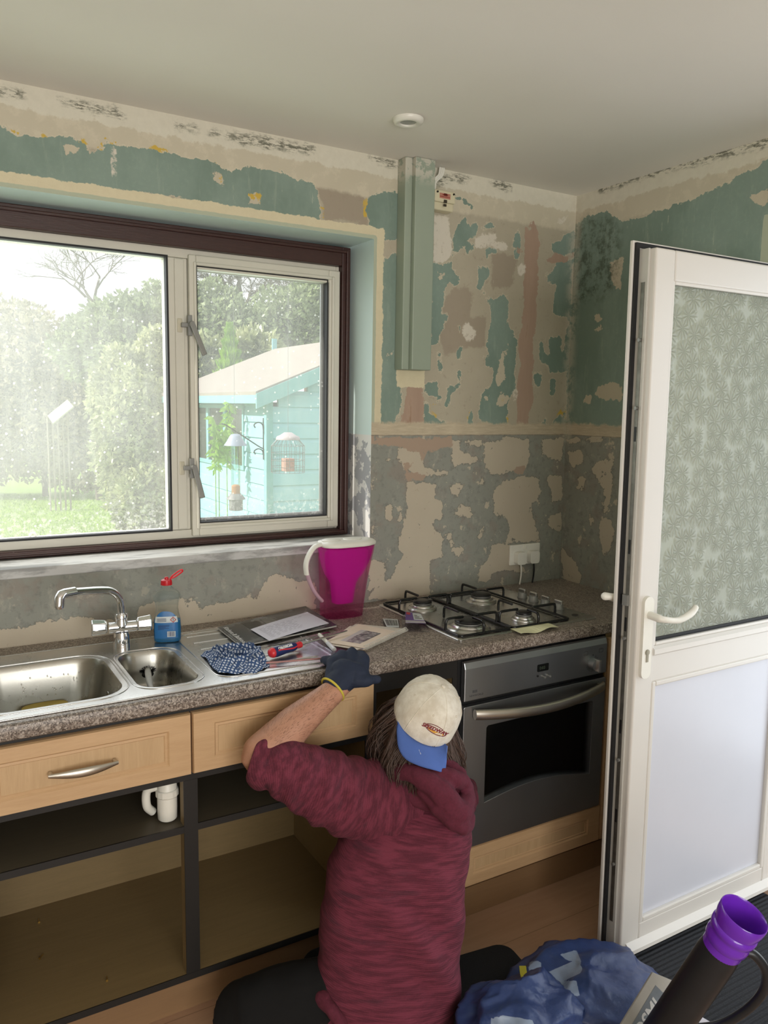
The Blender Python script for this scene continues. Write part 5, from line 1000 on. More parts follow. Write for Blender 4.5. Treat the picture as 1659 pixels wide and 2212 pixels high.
# notepad with a photograph print on top
nz = WZ+.001; npad = thing('spiral_notepad', 'spiral bound notepad lying on the worktop behind the gloved hand', 'notepad', (-.20, -.40, nz))
nc = [P2D(786, 1405, nz), P2D(877, 1363, nz), P2D(768, 1352, nz), P2D(706, 1396, nz)]
obj('page_block', MB().loft([[Vector((p[0], p[1], z)) for p in nc] for z in (nz+.001, nz+.0075)]), simple('paper_white', C(214, 208, 196), .8), npad, bevel=.0005)
obj('back_cover', MB().loft([[Vector((p[0]*1.0, p[1], z)) for p in nc] for z in (nz, nz+.001)]), simple('card_ochre', C(190, 160, 96), .7), npad)
a, b = Vector((*nc[0], nz+.005)), Vector((*nc[1], nz+.005)); d = (b-a).normalized(); off = Vector((d.y, -d.x, 0)); m = MB(); pts = []
turns = 36
for i in range(turns*10+1): th = 2*PI*i/10; pts.append(a+d*((b-a).length*i/(turns*10))+off*.001+(off*math.cos(th)+Vector((0, 0, 1))*math.sin(th))*.0068+Vector((0,0,.0016)))
obj('spiral_wire', MB().tube(pts, .0009, 5), simple('white_wire', C(206, 204, 196), .35), npad, smooth=True)
pz2 = nz+.0095; ph = [P2D(786, 1398, pz2+.004), P2D(860, 1363, pz2+.004), P2D(774, 1349, pz2), P2D(700, 1386, pz2+.003)]
t = NT('mount_card'); t.set(t.mix(t.noise(20, 4), C(222, 204, 186), C(232, 216, 200)), .75)
pr = sheet('mounted_photograph', ph, pz2, .0009, t.m, None, lambda u, v: .004*(u-.5)**2); tag(pr, 'black and white landscape print in a cream mount on top of the notepad', 'photograph')
t = NT('landscape_print'); al = t.noise(60, 5, .7); big_ = t.noise(16, 4); sky_ = t.attr('pv'); t.set(t.mix(t.step(t.m_('ADD', sky_, t.m_('MULTIPLY', big_, .25)), .84, .90), t.mix(t.step(al, .4, .62), C(88, 84, 90), C(176, 170, 170)), C(196, 192, 190)), .4)
A = [Vector((p[0], p[1], 0)) for p in ph]; q_ = lambda u, v: A[0]*(1-u)*(1-v)+A[1]*u*(1-v)+A[2]*u*v+A[3]*(1-u)*v
m = MB(); vs = []; pv = []; n = 8
for i in range(n+1):
    for k in range(n+1): u = .16+.62*i/n; v = .24+.50*k/n; p = q_(u, v); p.z = pz2+.0012+.004*(u-.5)**2; vs.append(p); pv.append(k/n)
m.add(vs, [(i*(n+1)+k, (i+1)*(n+1)+k, (i+1)*(n+1)+k+1, i*(n+1)+k+1) for i in range(n) for k in range(n)]); obj('print', m, t.m, pr, attrs=dict(pv=pv))
tag(sheet('loose_paper', [P2D(772, 1404, nz+.008), P2D(838, 1376, nz+.008), P2D(756, 1352, nz+.008), P2D(704, 1392, nz+.008)], nz+.0082, .0005, simple('loose_sheet', C(226, 214, 200), .8), None), 'loose cream sheet between the notepad and the landscape print', 'paper')
# blister packs
m_bl = clear('blister_plastic', (.93, .93, .95, 1), .06, 1.15, .80)
def blister(name, cs, z, h, lab, mat=m_bl):
    b = thing(name, lab, 'packaging', (sum(c[0] for c in cs)/4, sum(c[1] for c in cs)/4, z)); C0 = sum((Vector((*c, 0)) for c in cs), Vector())/4
    m = MB(); rr = []
    for s_, zz in ((1, 0), (1, .001), (.86, .001), (.80, h*.8), (.74, h)): rr.append([C0+(Vector((*c, 0))-C0)*s_+Vector((0, 0, z+zz)) for c in cs])
    m.loft(rr); obj('clear_shell', m, mat, b, bevel=.001); return b, C0
bz = WZ+.0008
c_ = [P2D(868, 1364, bz), P2D(930, 1366, bz), P2D(914, 1336, bz), P2D(868, 1330, bz)]; b_, C0 = blister('blister_pack', c_, bz, .020, 'clear blister pack with purple card insert beside the hob corner')
C1 = [C0+(Vector((*c, 0))-C0)*.72+Vector((0, 0, bz+.0215)) for c in c_]; m = MB(); m.loft([C1, [p+Vector((0,0,.0006)) for p in C1]]); cd = obj('card_insert', m, simple('purple_card', C(96, 66, 140), .5, var=.05), b_)
def quadpart(name, C1, a0, b0, a1, b1_, mat, par, dz=.0008):
    f = lambda u, v: C1[0]*(1-u)*(1-v)+C1[1]*u*(1-v)+C1[2]*u*v+C1[3]*(1-u)*v+Vector((0,0,dz)); m = MB(); r = [f(a0, b0), f(a1, b0), f(a1, b1_), f(a0, b1_)]; m.loft([r, [p+Vector((0,0,.0003)) for p in r]]); return obj(name, m, mat, par)
quadpart('price_label', C1, .45, .30, .98, .96, simple('label_white', C(206, 214, 214), .4), cd); quadpart('lower_band', C1, 0, 0, 1, .22, simple('clear_grey', C(170, 168, 176), .3), cd)
for k in range(3): quadpart('label_print', C1, .52, .42+k*.14, .90-.1*k, .47+k*.14, m_black, cd, .0012)
quadpart('red_seal', C1, .06, .76, .30, .96, simple('seal_red', C(190, 50, 60), .4), cd)
c_ = [P2D(833, 1362, bz), P2D(866, 1362, bz), P2D(862, 1340, bz), P2D(822, 1338, bz)]; b_, C0 = blister('blister_pack', c_, bz, .006, 'flattened clear blister pack with a barcode behind the notepad')
C1 = [C0+(Vector((*c, 0))-C0)*.8+Vector((0, 0, bz+.0066)) for c in c_]; m = MB(); m.loft([C1, [p+Vector((0,0,.0005)) for p in C1]]); cd = obj('barcode_card', m, simple('label_white', C(206, 214, 214), .4), b_)
u = .1; m = MB(); random.seed(8)
while u < .9:
    w = random.choice((.012, .02, .03)); f = lambda a, v: C1[0]*(1-a)*(1-v)+C1[1]*a*(1-v)+C1[2]*a*v+C1[3]*(1-a)*v+Vector((0,0,.0007)); r = [f(u, .2), f(u+w, .2), f(u+w, .85), f(u, .85)]; m.loft([r, [p+Vector((0,0,.0002)) for p in r]]); u += w+random.choice((.015, .03))
obj('barcode', m, m_black, cd)
# ------------------------------------------------------------------ the kneeling man
from mathutils.bvhtree import BVHTree
man = thing('person', 'man in a maroon hoodie and backwards cap, sitting with gloved hand on the worktop', 'person', (-.43, -.86, 0))
def knit(name, c1, c2, c3):
    t = NT(name); sl = t.attr('sl'); an = t.attr('an'); cb = t.node('ShaderNodeCombineXYZ', X=t.m_('MULTIPLY', sl, 95.0), Y=t.m_('MULTIPLY', an, 2.2), Z=0.0).outputs[0]
    cb2 = t.node('ShaderNodeCombineXYZ', X=t.m_('MULTIPLY', sl, 40.0), Y=t.m_('MULTIPLY', an, 1.2), Z=3.0).outputs[0]
    n = t.noise(1.0, 4, .6, cb); nb = t.noise(1.0, 3, .5, cb2); col = t.mix(t.step(n, .38, .62), C(*c1), C(*c2)); col = t.mix(t.m_('MULTIPLY', t.step(nb, .56, .70), .45), col, C(*c3))
    fuzz = t.noise(420, 3, .7); col = t.mix(t.m_('MULTIPLY', t.step(fuzz, .5, .75), .25), col, C(134, 74, 92))
    tw = t.m_('SINE', t.m_('ADD', t.m_('MULTIPLY', sl, 1250.0), t.m_('MULTIPLY', an, 26.0)))
    t.set(col, .95, 0); t.bump(t.m_('ADD', t.m_('ADD', t.m_('MULTIPLY', tw, .25), n), t.m_('MULTIPLY', fuzz, .3)), .55, .0022); return t.m
m_knit = knit('maroon_knit', (84, 28, 44), (112, 44, 62), (62, 34, 46))
m_skin = NT('skin'); _t = m_skin; _n = _t.noise(40, 5, .65); _t.set(_t.mix(_n, C(158, 110, 86), C(200, 152, 126)), .55, 0, Subsurface_Weight=.08, Subsurface_Radius=(.01, .004, .002)); _t.bump(_t.noise(260, 4, .7), .2, .001); m_skin = _t.m
m_trouser = simple('black_trousers', C(6, 6, 7), .95, bs=.3, bscale=400)
m_glove = simple('navy_glove', C(30, 40, 62), .8, vs=60, bs=.35, bscale=500)
m_glove_palm = simple('glove_coating', C(48, 54, 64), .55, bs=.3, bscale=300)
def P3(u, v, D): return und(u, v, D)
Sh = P3(822, 1712, 2.03); El = P3(560, 1630, 1.955); Wr = P3(728, 1487, 2.09)
rows = [(1692, 868, 1000, 2.10, .72), (1712, 822, 1014, 2.09, .80), (1740, 770, 1022, 2.08, .86), (1775, 742, 1022, 2.07, .9), (1815, 726, 1018, 2.06, .92), (1860, 714, 1012, 2.055, .92), (1910, 706, 1007, 2.05, .9), (1960, 699, 1003, 2.05, .9), (2010, 692, 1000, 2.05, .9),
        (2060, 686, 998, 2.05, .92), (2110, 679, 996, 2.05, .94), (2150, 671, 992, 2.05, .96), (2185, 660, 988, 2.05, .98), (2215, 664, 985, 2.05, 1.0)]
Uax = Vector((math.cos(.36), -math.sin(.36), 0)); Fax = Vector((math.sin(.36), math.cos(.36), 0))
def torso_rings(off, n=96, dense=5, fold=0.0):
    R = []; S_ = []; A_ = []
    vs = np.array([r[0] for r in rows], float); N = (len(rows)-1)*dense+1; vv = np.linspace(vs[0], vs[-1], N)
    for v in vv:
        l, r, D, k = (float(np.interp(v, vs, [q[i] for q in rows])) for i in (1, 2, 3, 4)); c = P3((l+r)/2, v, D); w = (r-l)/2*D/FPX-off; d = min(w*.74, .125)*k-off*.5; ring = []
        for j in range(n):
            a = 2*PI*j/n; x = math.copysign(abs(math.cos(a))**.86, math.cos(a)); y = math.copysign(abs(math.sin(a))**.86, math.sin(a)); p = c+Uax*(w*x)+Fax*(d*y)
            if fold:
                q = Vector((p.x*2.6, p.y*2.6, p.z*26)); f = mnoise.noise(q)*.5+mnoise.noise(Vector((p.x*5, p.y*5, p.z*13+p.x*14)))*.8
                diag = mnoise.noise(Vector((p.x*9+p.z*7, 2.2, p.z*3))); p += (Uax*math.cos(a)+Fax*math.sin(a))*fold*(f+diag*1.1)
                if y < 0: p += Fax*(.010*abs(x)**2*0)
            ring.append(p); S_.append(p.z+.35*(p-c).dot(Uax)*.25); A_.append(a)
        R.append(ring)
    return R, S_, A_
def path_rings(pts, rad, n=20, squash=None):
    pts = [Vector(p) for p in pts]; m = MB(); m.tube(pts, rad, n); return m
# body: one continuous figure
body = MB()
tr, _, _ = torso_rings(.016, 40, 1); body.loft(tr)
neck0 = P3(935, 1700, 2.09); Hc = P3(917, 1549, 2.10)
Hup = (CR*.43+CU*.80-CF*.42).normalized(); Bk = (CR*-.20+CU*-.37-CF*.907); Bk = (Bk-Hup*Bk.dot(Hup)).normalized(); Sd = Hup.cross(Bk).normalized(); Fc = -Bk
body.tube(smoothpath([neck0-Vector((0,0,.03)), neck0+Vector((0,0,.03)), Hc-Hup*.07+Bk*.02, Hc-Hup*.02], 4), .058, 20)
HM = Matrix((Sd, Bk, Hup)).transposed()
body.ell(Hc+Hup*.0, .074, .094, .100, HM, 28, 18); body.ell(Hc-Hup*.075+Fc*.045, .055, .058, .055, HM)         # skull, jaw
body.ell(Hc-Hup*.045+Fc*.105, .013, .018, .024, HM, 12, 8); body.ell(Hc-Hup*.086+Fc*.094, .024, .012, .008, HM, 12, 8); body.ell(Hc-Hup*.118+Fc*.082, .022, .018, .016, HM, 12, 8)   # nose, lips, chin
for s_ in (-1, 1): body.ell(Hc-Hup*.035+Sd*(.077*s_), .010, .020, .032, HM, 12, 8); body.ell(Hc-Hup*.012+Fc*.085+Sd*(.030*s_), .020, .012, .007, HM, 12, 8)   # ears, brows
arm = smoothpath([P3(880, 1725, 2.06), Sh, Sh.lerp(El, .35), Sh.lerp(El, .7), El+Vector((.01, 0, -.006))], 4); body.tube(arm, lerp_list([.045, .050, .050, .048, .046], len(arm)), 20)
fore = smoothpath([El+Vector((.012, 0, -.012)), El, El.lerp(Wr, .22)+Vector((0, 0, -.004)), El.lerp(Wr, .45), El.lerp(Wr, .75), Wr, Wr.lerp(P3(757, 1455, 2.12), .6)], 5)
body.tube(fore, lerp_list([.043, .047, .0515, .048, .038, .031, .030], len(fore)), 22)
El2 = Vector((-.04, -.66, .47)); Sh2 = P3(975, 1745, 2.13); Wr2 = Vector((-.14, -.44, .50)); a2 = smoothpath([P3(950, 1725, 2.08), Sh2, El2, Wr2], 5); body.tube(a2, lerp_list([.035, .040, .036, .03], len(a2)), 16)
body.ell(Wr2+Vector((-.03, .05, .0)), .036, .05, .016, None, 16, 10)
for k in range(4): q = Wr2+Vector((-.055+k*.019, .085, .004)); body.tube([q, q+Vector((0, .032, -.004)), q+Vector((0, .052, -.022))], [.0095, .009, .0075], 8, round_ends=True)
q = Wr2+Vector((.004, .035, .0)); body.tube([q, q+Vector((.022, .025, -.008)), q+Vector((.028, .048, -.018))], [.011, .010, .008], 8, round_ends=True)
Kn = un(520, 2186, 2, .095); hipL = Vector((-.50, -.84, .13)); hipR = Vector((-.36, -.84, .13)); KnR = Vector((-.16, -.655, .095)); 
for hp_, kk, ak in ((hipL, Kn, Vector((-.42, -.72, .05))), (hipR, KnR, Vector((-.50, -.665, .05)))):
    pl = [hp_, hp_.lerp(kk, .5), kk, kk.lerp(ak, .5)+Vector((0, 0, -.02)), ak, ak+(ak-kk).normalized()*.11]; body.tube(smoothpath(pl, 3), lerp_list([.085, .072, .055, .048, .036, .030], 16), 16)
bo_ = obj('body', body, m_skin, man, smooth=True, auto=False, mods=[remesh(.007, 5)]); plab(bo_, 'bare hairy forearm')
# arm hair
m = MB(); random.seed(12)
for i in range(1500):
    t_ = .12+random.random()*.78; c = El.lerp(Wr, t_); ax = (Wr-El).normalized(); n1 = ax.orthogonal().normalized(); n2 = ax.cross(n1); a = random.random()*2*PI; rad = float(np.interp(t_, [0, .22, .45, .75, 1], [.047, .0515, .048, .038, .031]))
    d = n1*math.cos(a)+n2*math.sin(a); b = c+d*(rad-.002); tip = b+d*.006+ax*.009*random.uniform(.6, 1.2)+n1*random.uniform(-.002, .002); s_ = ax.cross(d)*.00022; m.add([b-s_, b+s_, tip], [(0,1,2)])
h_ = obj('arm_hair', m, simple('arm_hair', C(84, 60, 46), .7), man); h_['kind'] = 'stuff'
# jumper
tr, S_, A_ = torso_rings(.0, 150, 9, .011); m = MB(); m.loft(tr, cap=True)
# hem flare at the left
for i, p in enumerate(m.v):
    pass
obj('hoodie_body', m, m_knit, man, smooth=True, auto=False, attrs=dict(sl=S_, an=A_))
def sleeve(pts, rad, n=72, steps=14, seed=0.0, name='sleeve', fold=.0085, cuff=True, sl0=0.0):
    path = smoothpath(pts, steps); R = lerp_list(rad, len(path)); m = MB(); rings = []; S_ = []; A_ = []; up = None; s = sl0
    for i, p in enumerate(path):
        d = (path[min(i+1, len(path)-1)]-path[max(i-1, 0)]).normalized()
        if up is None: up = Vector((0, 0, 1))
        a_ = d.cross(up).normalized(); up = a_.cross(d).normalized()
        if i: s += (p-path[i-1]).length
        ring = []
        for j in range(n):
            a = 2*PI*j/n; dr_ = a_*math.cos(a)+up*math.sin(a)
            f = math.sin(s*105+2.2*mnoise.noise(Vector((math.cos(a)*1.2, math.sin(a)*1.2, s*5+seed)))+math.cos(a+.4)*1.6)*.45+mnoise.noise(Vector((math.cos(a)*1.6, math.sin(a)*1.6, s*34+seed)))*.9
            ring.append(p+dr_*(R[i]+fold*f)); S_.append(s); A_.append(a)
        rings.append(ring)
    m.loft(rings); return obj(name, m, m_knit, man, smooth=True, auto=False, attrs=dict(sl=S_, an=A_))
sleeve([P3(888, 1742, 2.09), P3(835, 1736, 2.055), P3(775, 1724, 2.03), P3(715, 1704, 2.0), P3(655, 1676, 1.975), P3(605, 1654, 1.96), P3(568, 1646, 1.955), P3(548, 1640, 1.956)],
       [.080, .098, .100, .092, .081, .069, .060, .054])
sleeve([P3(955, 1735, 2.09), Sh2, Sh2.lerp(El2, .5), El2, El2.lerp(Wr2, .45)], [.05, .058, .056, .052, .050], 40, 8, 3.0)
# draped hood: rolls of cloth round the neck hanging to the right
m = MB()
for pl, rr in (([(850,1672,2.03),(885,1668,1.995),(925,1688,1.965),(962,1722,1.955),(990,1752,1.965),(1006,1735,2.0),(1004,1700,2.06)], [.020,.024,.028,.031,.030,.026,.022]),
               ([(880,1652,2.05),(905,1655,2.02),(940,1668,1.995),(975,1680,1.99),(1000,1690,2.02),(1010,1716,2.06)], [.020,.022,.024,.024,.022,.018]),
               ([(915,1706,1.985),(950,1742,1.965),(985,1774,1.965),(1004,1786,1.985),(1012,1765,2.02)], [.020,.026,.026,.020,.016]),
               ([(868,1668,2.06),(860,1690,2.03),(872,1712,2.01),(905,1735,1.995)], [.018,.018,.016,.012]),
               ([(930,1650,2.06),(960,1655,2.05),(992,1670,2.05)], [.024,.024,.020])):
    p_ = smoothpath([P3(*q) for q in pl], 6); m.tube(p_, lerp_list(rr, len(p_)), 14, round_ends=True)
m.ell(P3(935, 1705, 2.05), .085, .07, .045)
def hoodmods(o):
    remesh(.0045, 6)(o); clouds(o, .035, .010)
m_knit2 = simple('maroon_knit_hood', C(96, 34, 52), .95, var=.22, vs=160, bs=.6, bscale=330)
obj('hood', m, m_knit2, man, smooth=True, auto=False, mods=[hoodmods])
# hem curling out at the lower left
m = MB(); p_ = smoothpath([P3(668, 2120, 2.02), P3(672, 2142, 1.99), P3(700, 2160, 1.95), P3(722, 2190, 1.93), P3(745, 2230, 1.93)], 6); m.tube(p_, lerp_list([.010, .018, .020, .018, .016], len(p_)), 12, round_ends=True)
m.ell(P3(700, 2150, 2.0), .045, .05, .035); obj('hem_fold', m, m_knit2, man, smooth=True, auto=False, mods=[remesh(.005, 4), lambda o: clouds(o, .03, .012)])
# trousers
m = MB()
for hp_, kk, ak in ((hipL, Kn, Vector((-.42, -.72, .065))), (hipR, KnR, Vector((-.50, -.665, .065)))):
    m.tube(smoothpath([hp_, hp_.lerp(kk, .5)+Vector((0,0,.004)), kk, kk.lerp(ak, .5)+Vector((0, 0, -.02)), ak], 4), lerp_list([.085, .088, .074, .062, .055], 17), 20, round_ends=True)
m.ell((-.43, -.84, .12), .14, .10, .11); 
obj('trousers', m, m_trouser, man, smooth=True, auto=False, mods=[remesh(.008, 6), lambda o: clouds(o, .09, .014)])
for ak, dk in ((Vector((-.42, -.72, .05)), Vector((.9, .1, 0))), (Vector((-.50, -.665, .05)), Vector((-.9, .05, 0)))):
    dk = dk.normalized(); m = MB(); m.tube(smoothpath([ak-dk*.02, ak+dk*.05+Vector((0,0,-.006)), ak+dk*.12+Vector((0,0,-.012)), ak+dk*.17+Vector((0,0,-.016))], 4), lerp_list([.042, .043, .038, .028], 13), 16, round_ends=True)
    obj('boot', m, m_black, man, smooth=True)
# glove: palm, four bent fingers over the worktop edge and a thumb pushed under it
Kp = [P3(722, 1426, 2.155), P3(738, 1414, 2.165), P3(760, 1409, 2.172), P3(781, 1416, 2.17)]; Pm = P3(757, 1455, 2.125)
m = MB(); wc = P3(722, 1486, 2.09)
wrist_r = []
m.tube(smoothpath([P3(716, 1492, 2.085), P3(733, 1475, 2.10), P3(750, 1457, 2.12), P3(757, 1440, 2.135)], 5), lerp_list([.034, .036, .0385, .037], 16), 20, round_ends=False)
m.tube([P3(740, 1450, 2.12), P3(772, 1458, 2.12)], .033, 18, round_ends=True); m.tube([Kp[0].lerp(Pm, .25), Kp[3].lerp(Pm, .25)], .0185, 14, round_ends=True)
for i, k_ in enumerate(Kp):
    m.tube(smoothpath([Pm.lerp(k_, .25)+(k_-Pm)*.1, Pm.lerp(k_, .7), k_], 3), lerp_list([.016, .0165, .0150], 7), 12, round_ends=True)
    sp_ = Vector(((-.012, -.004, .002, .008)[i], 0, 0)); L_ = (.82, .95, 1.0, .95)[i]
    f1 = k_+Vector((.002, .020*L_, -.010))+sp_; f2 = k_+Vector((.003, .034*L_, 0))+sp_*1.3; f2.z = WZ+.022; f3 = f2+Vector((0, .014, 0)); f3.z = WZ+.0155
    m.tube(smoothpath([k_, f1, f2, f3], 4), lerp_list([.0150, .0125, .0112, .0100], 13), 12, round_ends=True)
for k_ in Kp: m.tube([k_.lerp(Pm, .05)-CF*.002, k_.lerp(P3(740+(k_-Kp[0]).length*300, 1476, 2.10), .75)], [.0165, .021], 14, round_ends=True)
m.tube([Kp[0]+Vector((0,.006,-.006)), Kp[3]+Vector((0,.006,-.006))], .0135, 12, round_ends=True)
m.tube([P3(722, 1432, 2.15), P3(715, 1474, 2.105)], .0205, 14, round_ends=True); m.tube([P3(783, 1424, 2.16), P3(780, 1462, 2.11)], .0205, 14, round_ends=True)
pk0 = P3(716, 1436, 2.15); m.tube(smoothpath([P3(730, 1440, 2.14), P3(714, 1425, 2.17), P3(707, 1424, 2.205)], 4), lerp_list([.014, .0115, .0095], 9), 12, round_ends=True)
tb = [P3(770, 1470, 2.10), P3(790, 1471, 2.10), P3(803, 1468, 2.115), P3(815, 1468, 2.125)]
m.tube(smoothpath(tb, 4), lerp_list([.020, .0165, .0130, .0115], 13), 14, round_ends=True)
gl = obj('work_glove', m, m_glove, man, smooth=True, auto=False, mods=[remesh(.0030, 6), lambda o: clouds(o, .018, .0022)]); plab(gl, 'dark navy work glove')
ca, cb_ = P3(712, 1497, 2.082), P3(718, 1490, 2.086); dcf = (P3(750, 1457, 2.12)-P3(716, 1492, 2.085)).normalized(); n1 = dcf.orthogonal().normalized(); n2 = dcf.cross(n1)
m = MB(); cc0 = P3(719, 1489, 2.088); m.tube([cc0+(n1*math.cos(a)+n2*math.sin(a))*.0365 for a in (2*PI*k/36 for k in range(36))], .0032, 8, closed=True); obj('glove_cuff', m, simple('yellow_cuff', C(206, 190, 70), .8, bs=.3, bscale=600), gl, smooth=True)
# ------------------------------------------------------------------ cap
m_cap = NT('cream_cotton'); _t = m_cap; _n = _t.noise(30, 5, .65); _t.set(_t.mix(_t.step(_n, .3, .75), C(206, 196, 178), C(232, 226, 212)), .9); _t.bump(_t.m_('ADD', _t.noise(34, 5, .6), _t.m_('MULTIPLY', _t.noise(900, 2), .15)), .35, .004); m_cap = _t.m
m = MB(); rings = []; nn = 72; prof = [(-.006, .985), (.000, 1.0), (.012, 1.0), (.028, .985), (.044, .95), (.058, .895), (.072, .80), (.084, .67), (.093, .52), (.099, .36), (.103, .20), (.1045, .05)]
def crown(h, s, a):
    rs, rb = .0885*s, .104*s; bump = .0016*math.sin(3*a)*0-(.0012*(abs(math.cos(3*(a-.5)))**24))*min(1, h*20)
    wr = .0016*mnoise.noise(Vector((math.cos(a)*3, math.sin(a)*3, h*40)))
    return Hc+Hup*h+Sd*((rs+bump+wr)*math.cos(a))+Bk*((rb+bump+wr)*math.sin(a)+(-.010*(h/.1)))
for h, s in prof: rings.append([crown(h, s, 2*PI*j/nn) for j in range(nn)])
m.loft(rings, cap=False); m.f.append(tuple(range((len(rings)-1)*nn, len(rings)*nn))); m.mi.append(0)
cap = obj('baseball_cap', m, m_cap, man, smooth=True, auto=False, mods=[solid(-.002)]); plab(cap, 'faded cream cap worn backwards')
bvh = BVHTree.FromPolygons([tuple(p) for p in m.v], [tuple(f) for f in m.f])
def decal(name, mb, mat, parent, off=.0008, tree=None):  # lays flat lettering given in picture pixels onto a surface
    out = MB(); out.f = list(mb.f); out.mi = list(mb.mi)
    for p in mb.v:
        d = (und(p.x, p.y, 1.0)-CAM).normalized(); hit = (tree or bvh).ray_cast(CAM, d)
        q = hit[0] if hit[0] is not None else CAM+d*2.0
        out.v.append(q-d*(off+p.z*.0006))
    return obj(name, out, mat, parent)
obj('cap_button', MB().ell(Hc+Hup*.1055-Bk*.0105, .006, .006, .0035, HM, 14, 8), m_cap, cap, smooth=True)
m = MB()
for k in range(6):
    a = .5+PI/6+k*PI/3; pts = []
    for h in np.linspace(0.001, .1035, 18): s = float(np.interp(h, [q[0] for q in prof], [q[1] for q in prof])); p = crown(h, s, a); c0_ = Hc+Hup*h*.6; pts.append(p+(p-c0_).normalized()*.0002)
    m.tube(pts, .0011, 6)
obj('panel_seam', m, m_cap, cap, smooth=True)
m = MB()
for k in range(6): 
    a = .5+PI/3+k*PI/3; p = crown(.072, .80, a); d = (p-Hc-Hup*.02).normalized(); M_ = basis(p, d.orthogonal(), d.cross(d.orthogonal()), d); m.lathe([(.0032, -.001), (.0034, .0008), (.0022, .0012), (.0012, .0004)], M_, 12)
obj('eyelet', m, simple('eyelet_thread', C(214, 204, 186), .8), cap, smooth=True)
N_ = 25; att = []; 
for i in range(N_): a = PI/2-(-1+2*i/(N_-1))*math.radians(56); att.append(a)
A_in = [crown(-.002, .972, a) for a in att]
if ((A_in[0]-CAM).dot(CR) > (A_in[-1]-CAM).dot(CR)): A_in = A_in[::-1]
outp = smoothpath([P3(859, 1560, 2.035), P3(859, 1590, 2.01), P3(862, 1616, 1.99), P3(876, 1639, 1.975), P3(905, 1654, 1.965), P3(938, 1664, 1.965), P3(957, 1668, 1.975), P3(963, 1652, 1.99), P3(967, 1612, 2.02)], 6)
seg = np.cumsum([0]+[(outp[i+1]-outp[i]).length for i in range(len(outp)-1)]); Bo = []
for i in range(N_): s = seg[-1]*i/(N_-1); k = min(int(np.searchsorted(seg, s, 'right'))-1, len(outp)-2); Bo.append(outp[k].lerp(outp[k+1], (s-seg[k])/max(seg[k+1]-seg[k], 1e-9)))
m = MB(); KR = 8; vs = []
for r in range(KR+1):
    t_ = r/KR
    for i in range(N_): u = 2*i/(N_-1)-1; p = A_in[i].lerp(Bo[i], t_)-CF*(.012*math.sin(PI*t_)*(1-u*u)); vs.append(p)
m.add(vs, [(r*N_+i, r*N_+i+1, (r+1)*N_+i+1, (r+1)*N_+i) for r in range(KR) for i in range(N_-1)])
brim = obj('brim', m, simple('faded_blue_cotton', C(78, 108, 180), .85, var=.08, vs=25, bs=.3, bscale=500), cap, smooth=True, auto=False, mods=[solid(.0028)]); plab(brim, 'faded blue brim with a white paint spot')
bvb = BVHTree.FromPolygons([tuple(p) for p in m.v], [tuple(f) for f in m.f])
q = MB().prism([(905,1620),(909,1610),(912,1612),(911,1622),(909,1630)], 1); decal('paint_spot', q, m_white, brim, .0035, bvb)
def txpx(s, cx, cy, size, ang, shear=0, xs=1.0, bold=0):
    T = Matrix.Translation((cx, cy, 0)) @ Matrix.Rotation(ang, 4, 'Z') @ Matrix.Diagonal((1, -1, 1, 1)); return text_mb(s, size, T, .2, shear, 'CENTER', xs, bold)
ang = math.radians(24)
def elpx(cx, cy, a, b, ang, a0, a1, n=32): return [(cx+a*math.cos(t)*math.cos(ang)-b*math.sin(t)*math.sin(ang), cy+a*math.cos(t)*math.sin(ang)+b*math.sin(t)*math.cos(ang)) for t in np.linspace(a0, a1, n)]
em = decal('oval_emblem', plate([elpx(941, 1577, 25, 9.5, ang+.06, 0, 2*PI*.97), elpx(941, 1577, 23, 8, ang+.06, 0, 2*PI*.97)[::-1]], 0, .3), simple('embroidery_maroon', C(112, 30, 44), .8), cap, .0010)
decal('emblem_stripe', MB().prism(elpx(941, 1577, 22, 7.5, ang+.06, .25, PI*.8, 14)+elpx(941, 1575, 22, 4.5, ang+.06, .25, PI*.8, 14)[::-1], .3), simple('embroidery_gold', C(222, 164, 62), .8), cap, .0009)
decal('emblem_lettering', txpx('SPEEDWAY', 938, 1579, 11.5, math.radians(23), .25, 1.02, .35), simple('embroidery_maroon', C(128, 28, 44), .8), cap, .0022)
# ------------------------------------------------------------------ hair
t = NT('dark_hair'); t.set(t.mix(t.noise(90, 3), C(40, 29, 25), C(104, 80, 68)), .5); m_hair = t.m
m = MB(); random.seed(21); rings = []
down = Vector((0, 0, -1))
def hairpath(a, h0, L, out, ph, wav):
    p = crown(h0, .95, a); rad = (Sd*math.cos(a)*.9+Bk*math.sin(a)*.7); rad = rad.normalized(); pts = [p]; d = (rad*.35-Hup*.9).normalized()
    n = 12
    for k in range(n):
        t_ = (k+1)/n; d = (d*.72+down*.38+rad*out*(.22 if t_ < .55 else -.10)).normalized(); side = d.cross(rad).normalized(); p = p+d*(L/n)+side*(wav*math.cos(ph+t_*9))*.6+rad*(wav*math.sin(ph*1.7+t_*8))*.5; pts.append(p)
    return pts
vol = []
for i in range(31):
    a = PI/2+math.radians(-118+236*i/30); vol.append(hairpath(a, .004, .145, .62, 0, 0))
m.add([p for c_ in vol for p in c_], [(i*13+k, (i+1)*13+k, (i+1)*13+k+1, i*13+k+1) for i in range(30) for k in range(12)]); 
hv = obj('hair', m, m_hair, man, smooth=True, auto=False, mods=[solid(-.012)]); plab(hv, 'long dark wavy hair under the cap')
m = MB(); 
for i in range(900):
    a = PI/2+math.radians(random.uniform(-122, 122)); cl = math.floor(a*9)*1.3; pts = hairpath(a, random.uniform(-.002, .006), random.uniform(.13, .195), random.uniform(.6, 1.25), cl+random.uniform(-.5, .5), .0075)
    m.tube(pts, [.0014*(1-.75*k/12) for k in range(13)], 4)
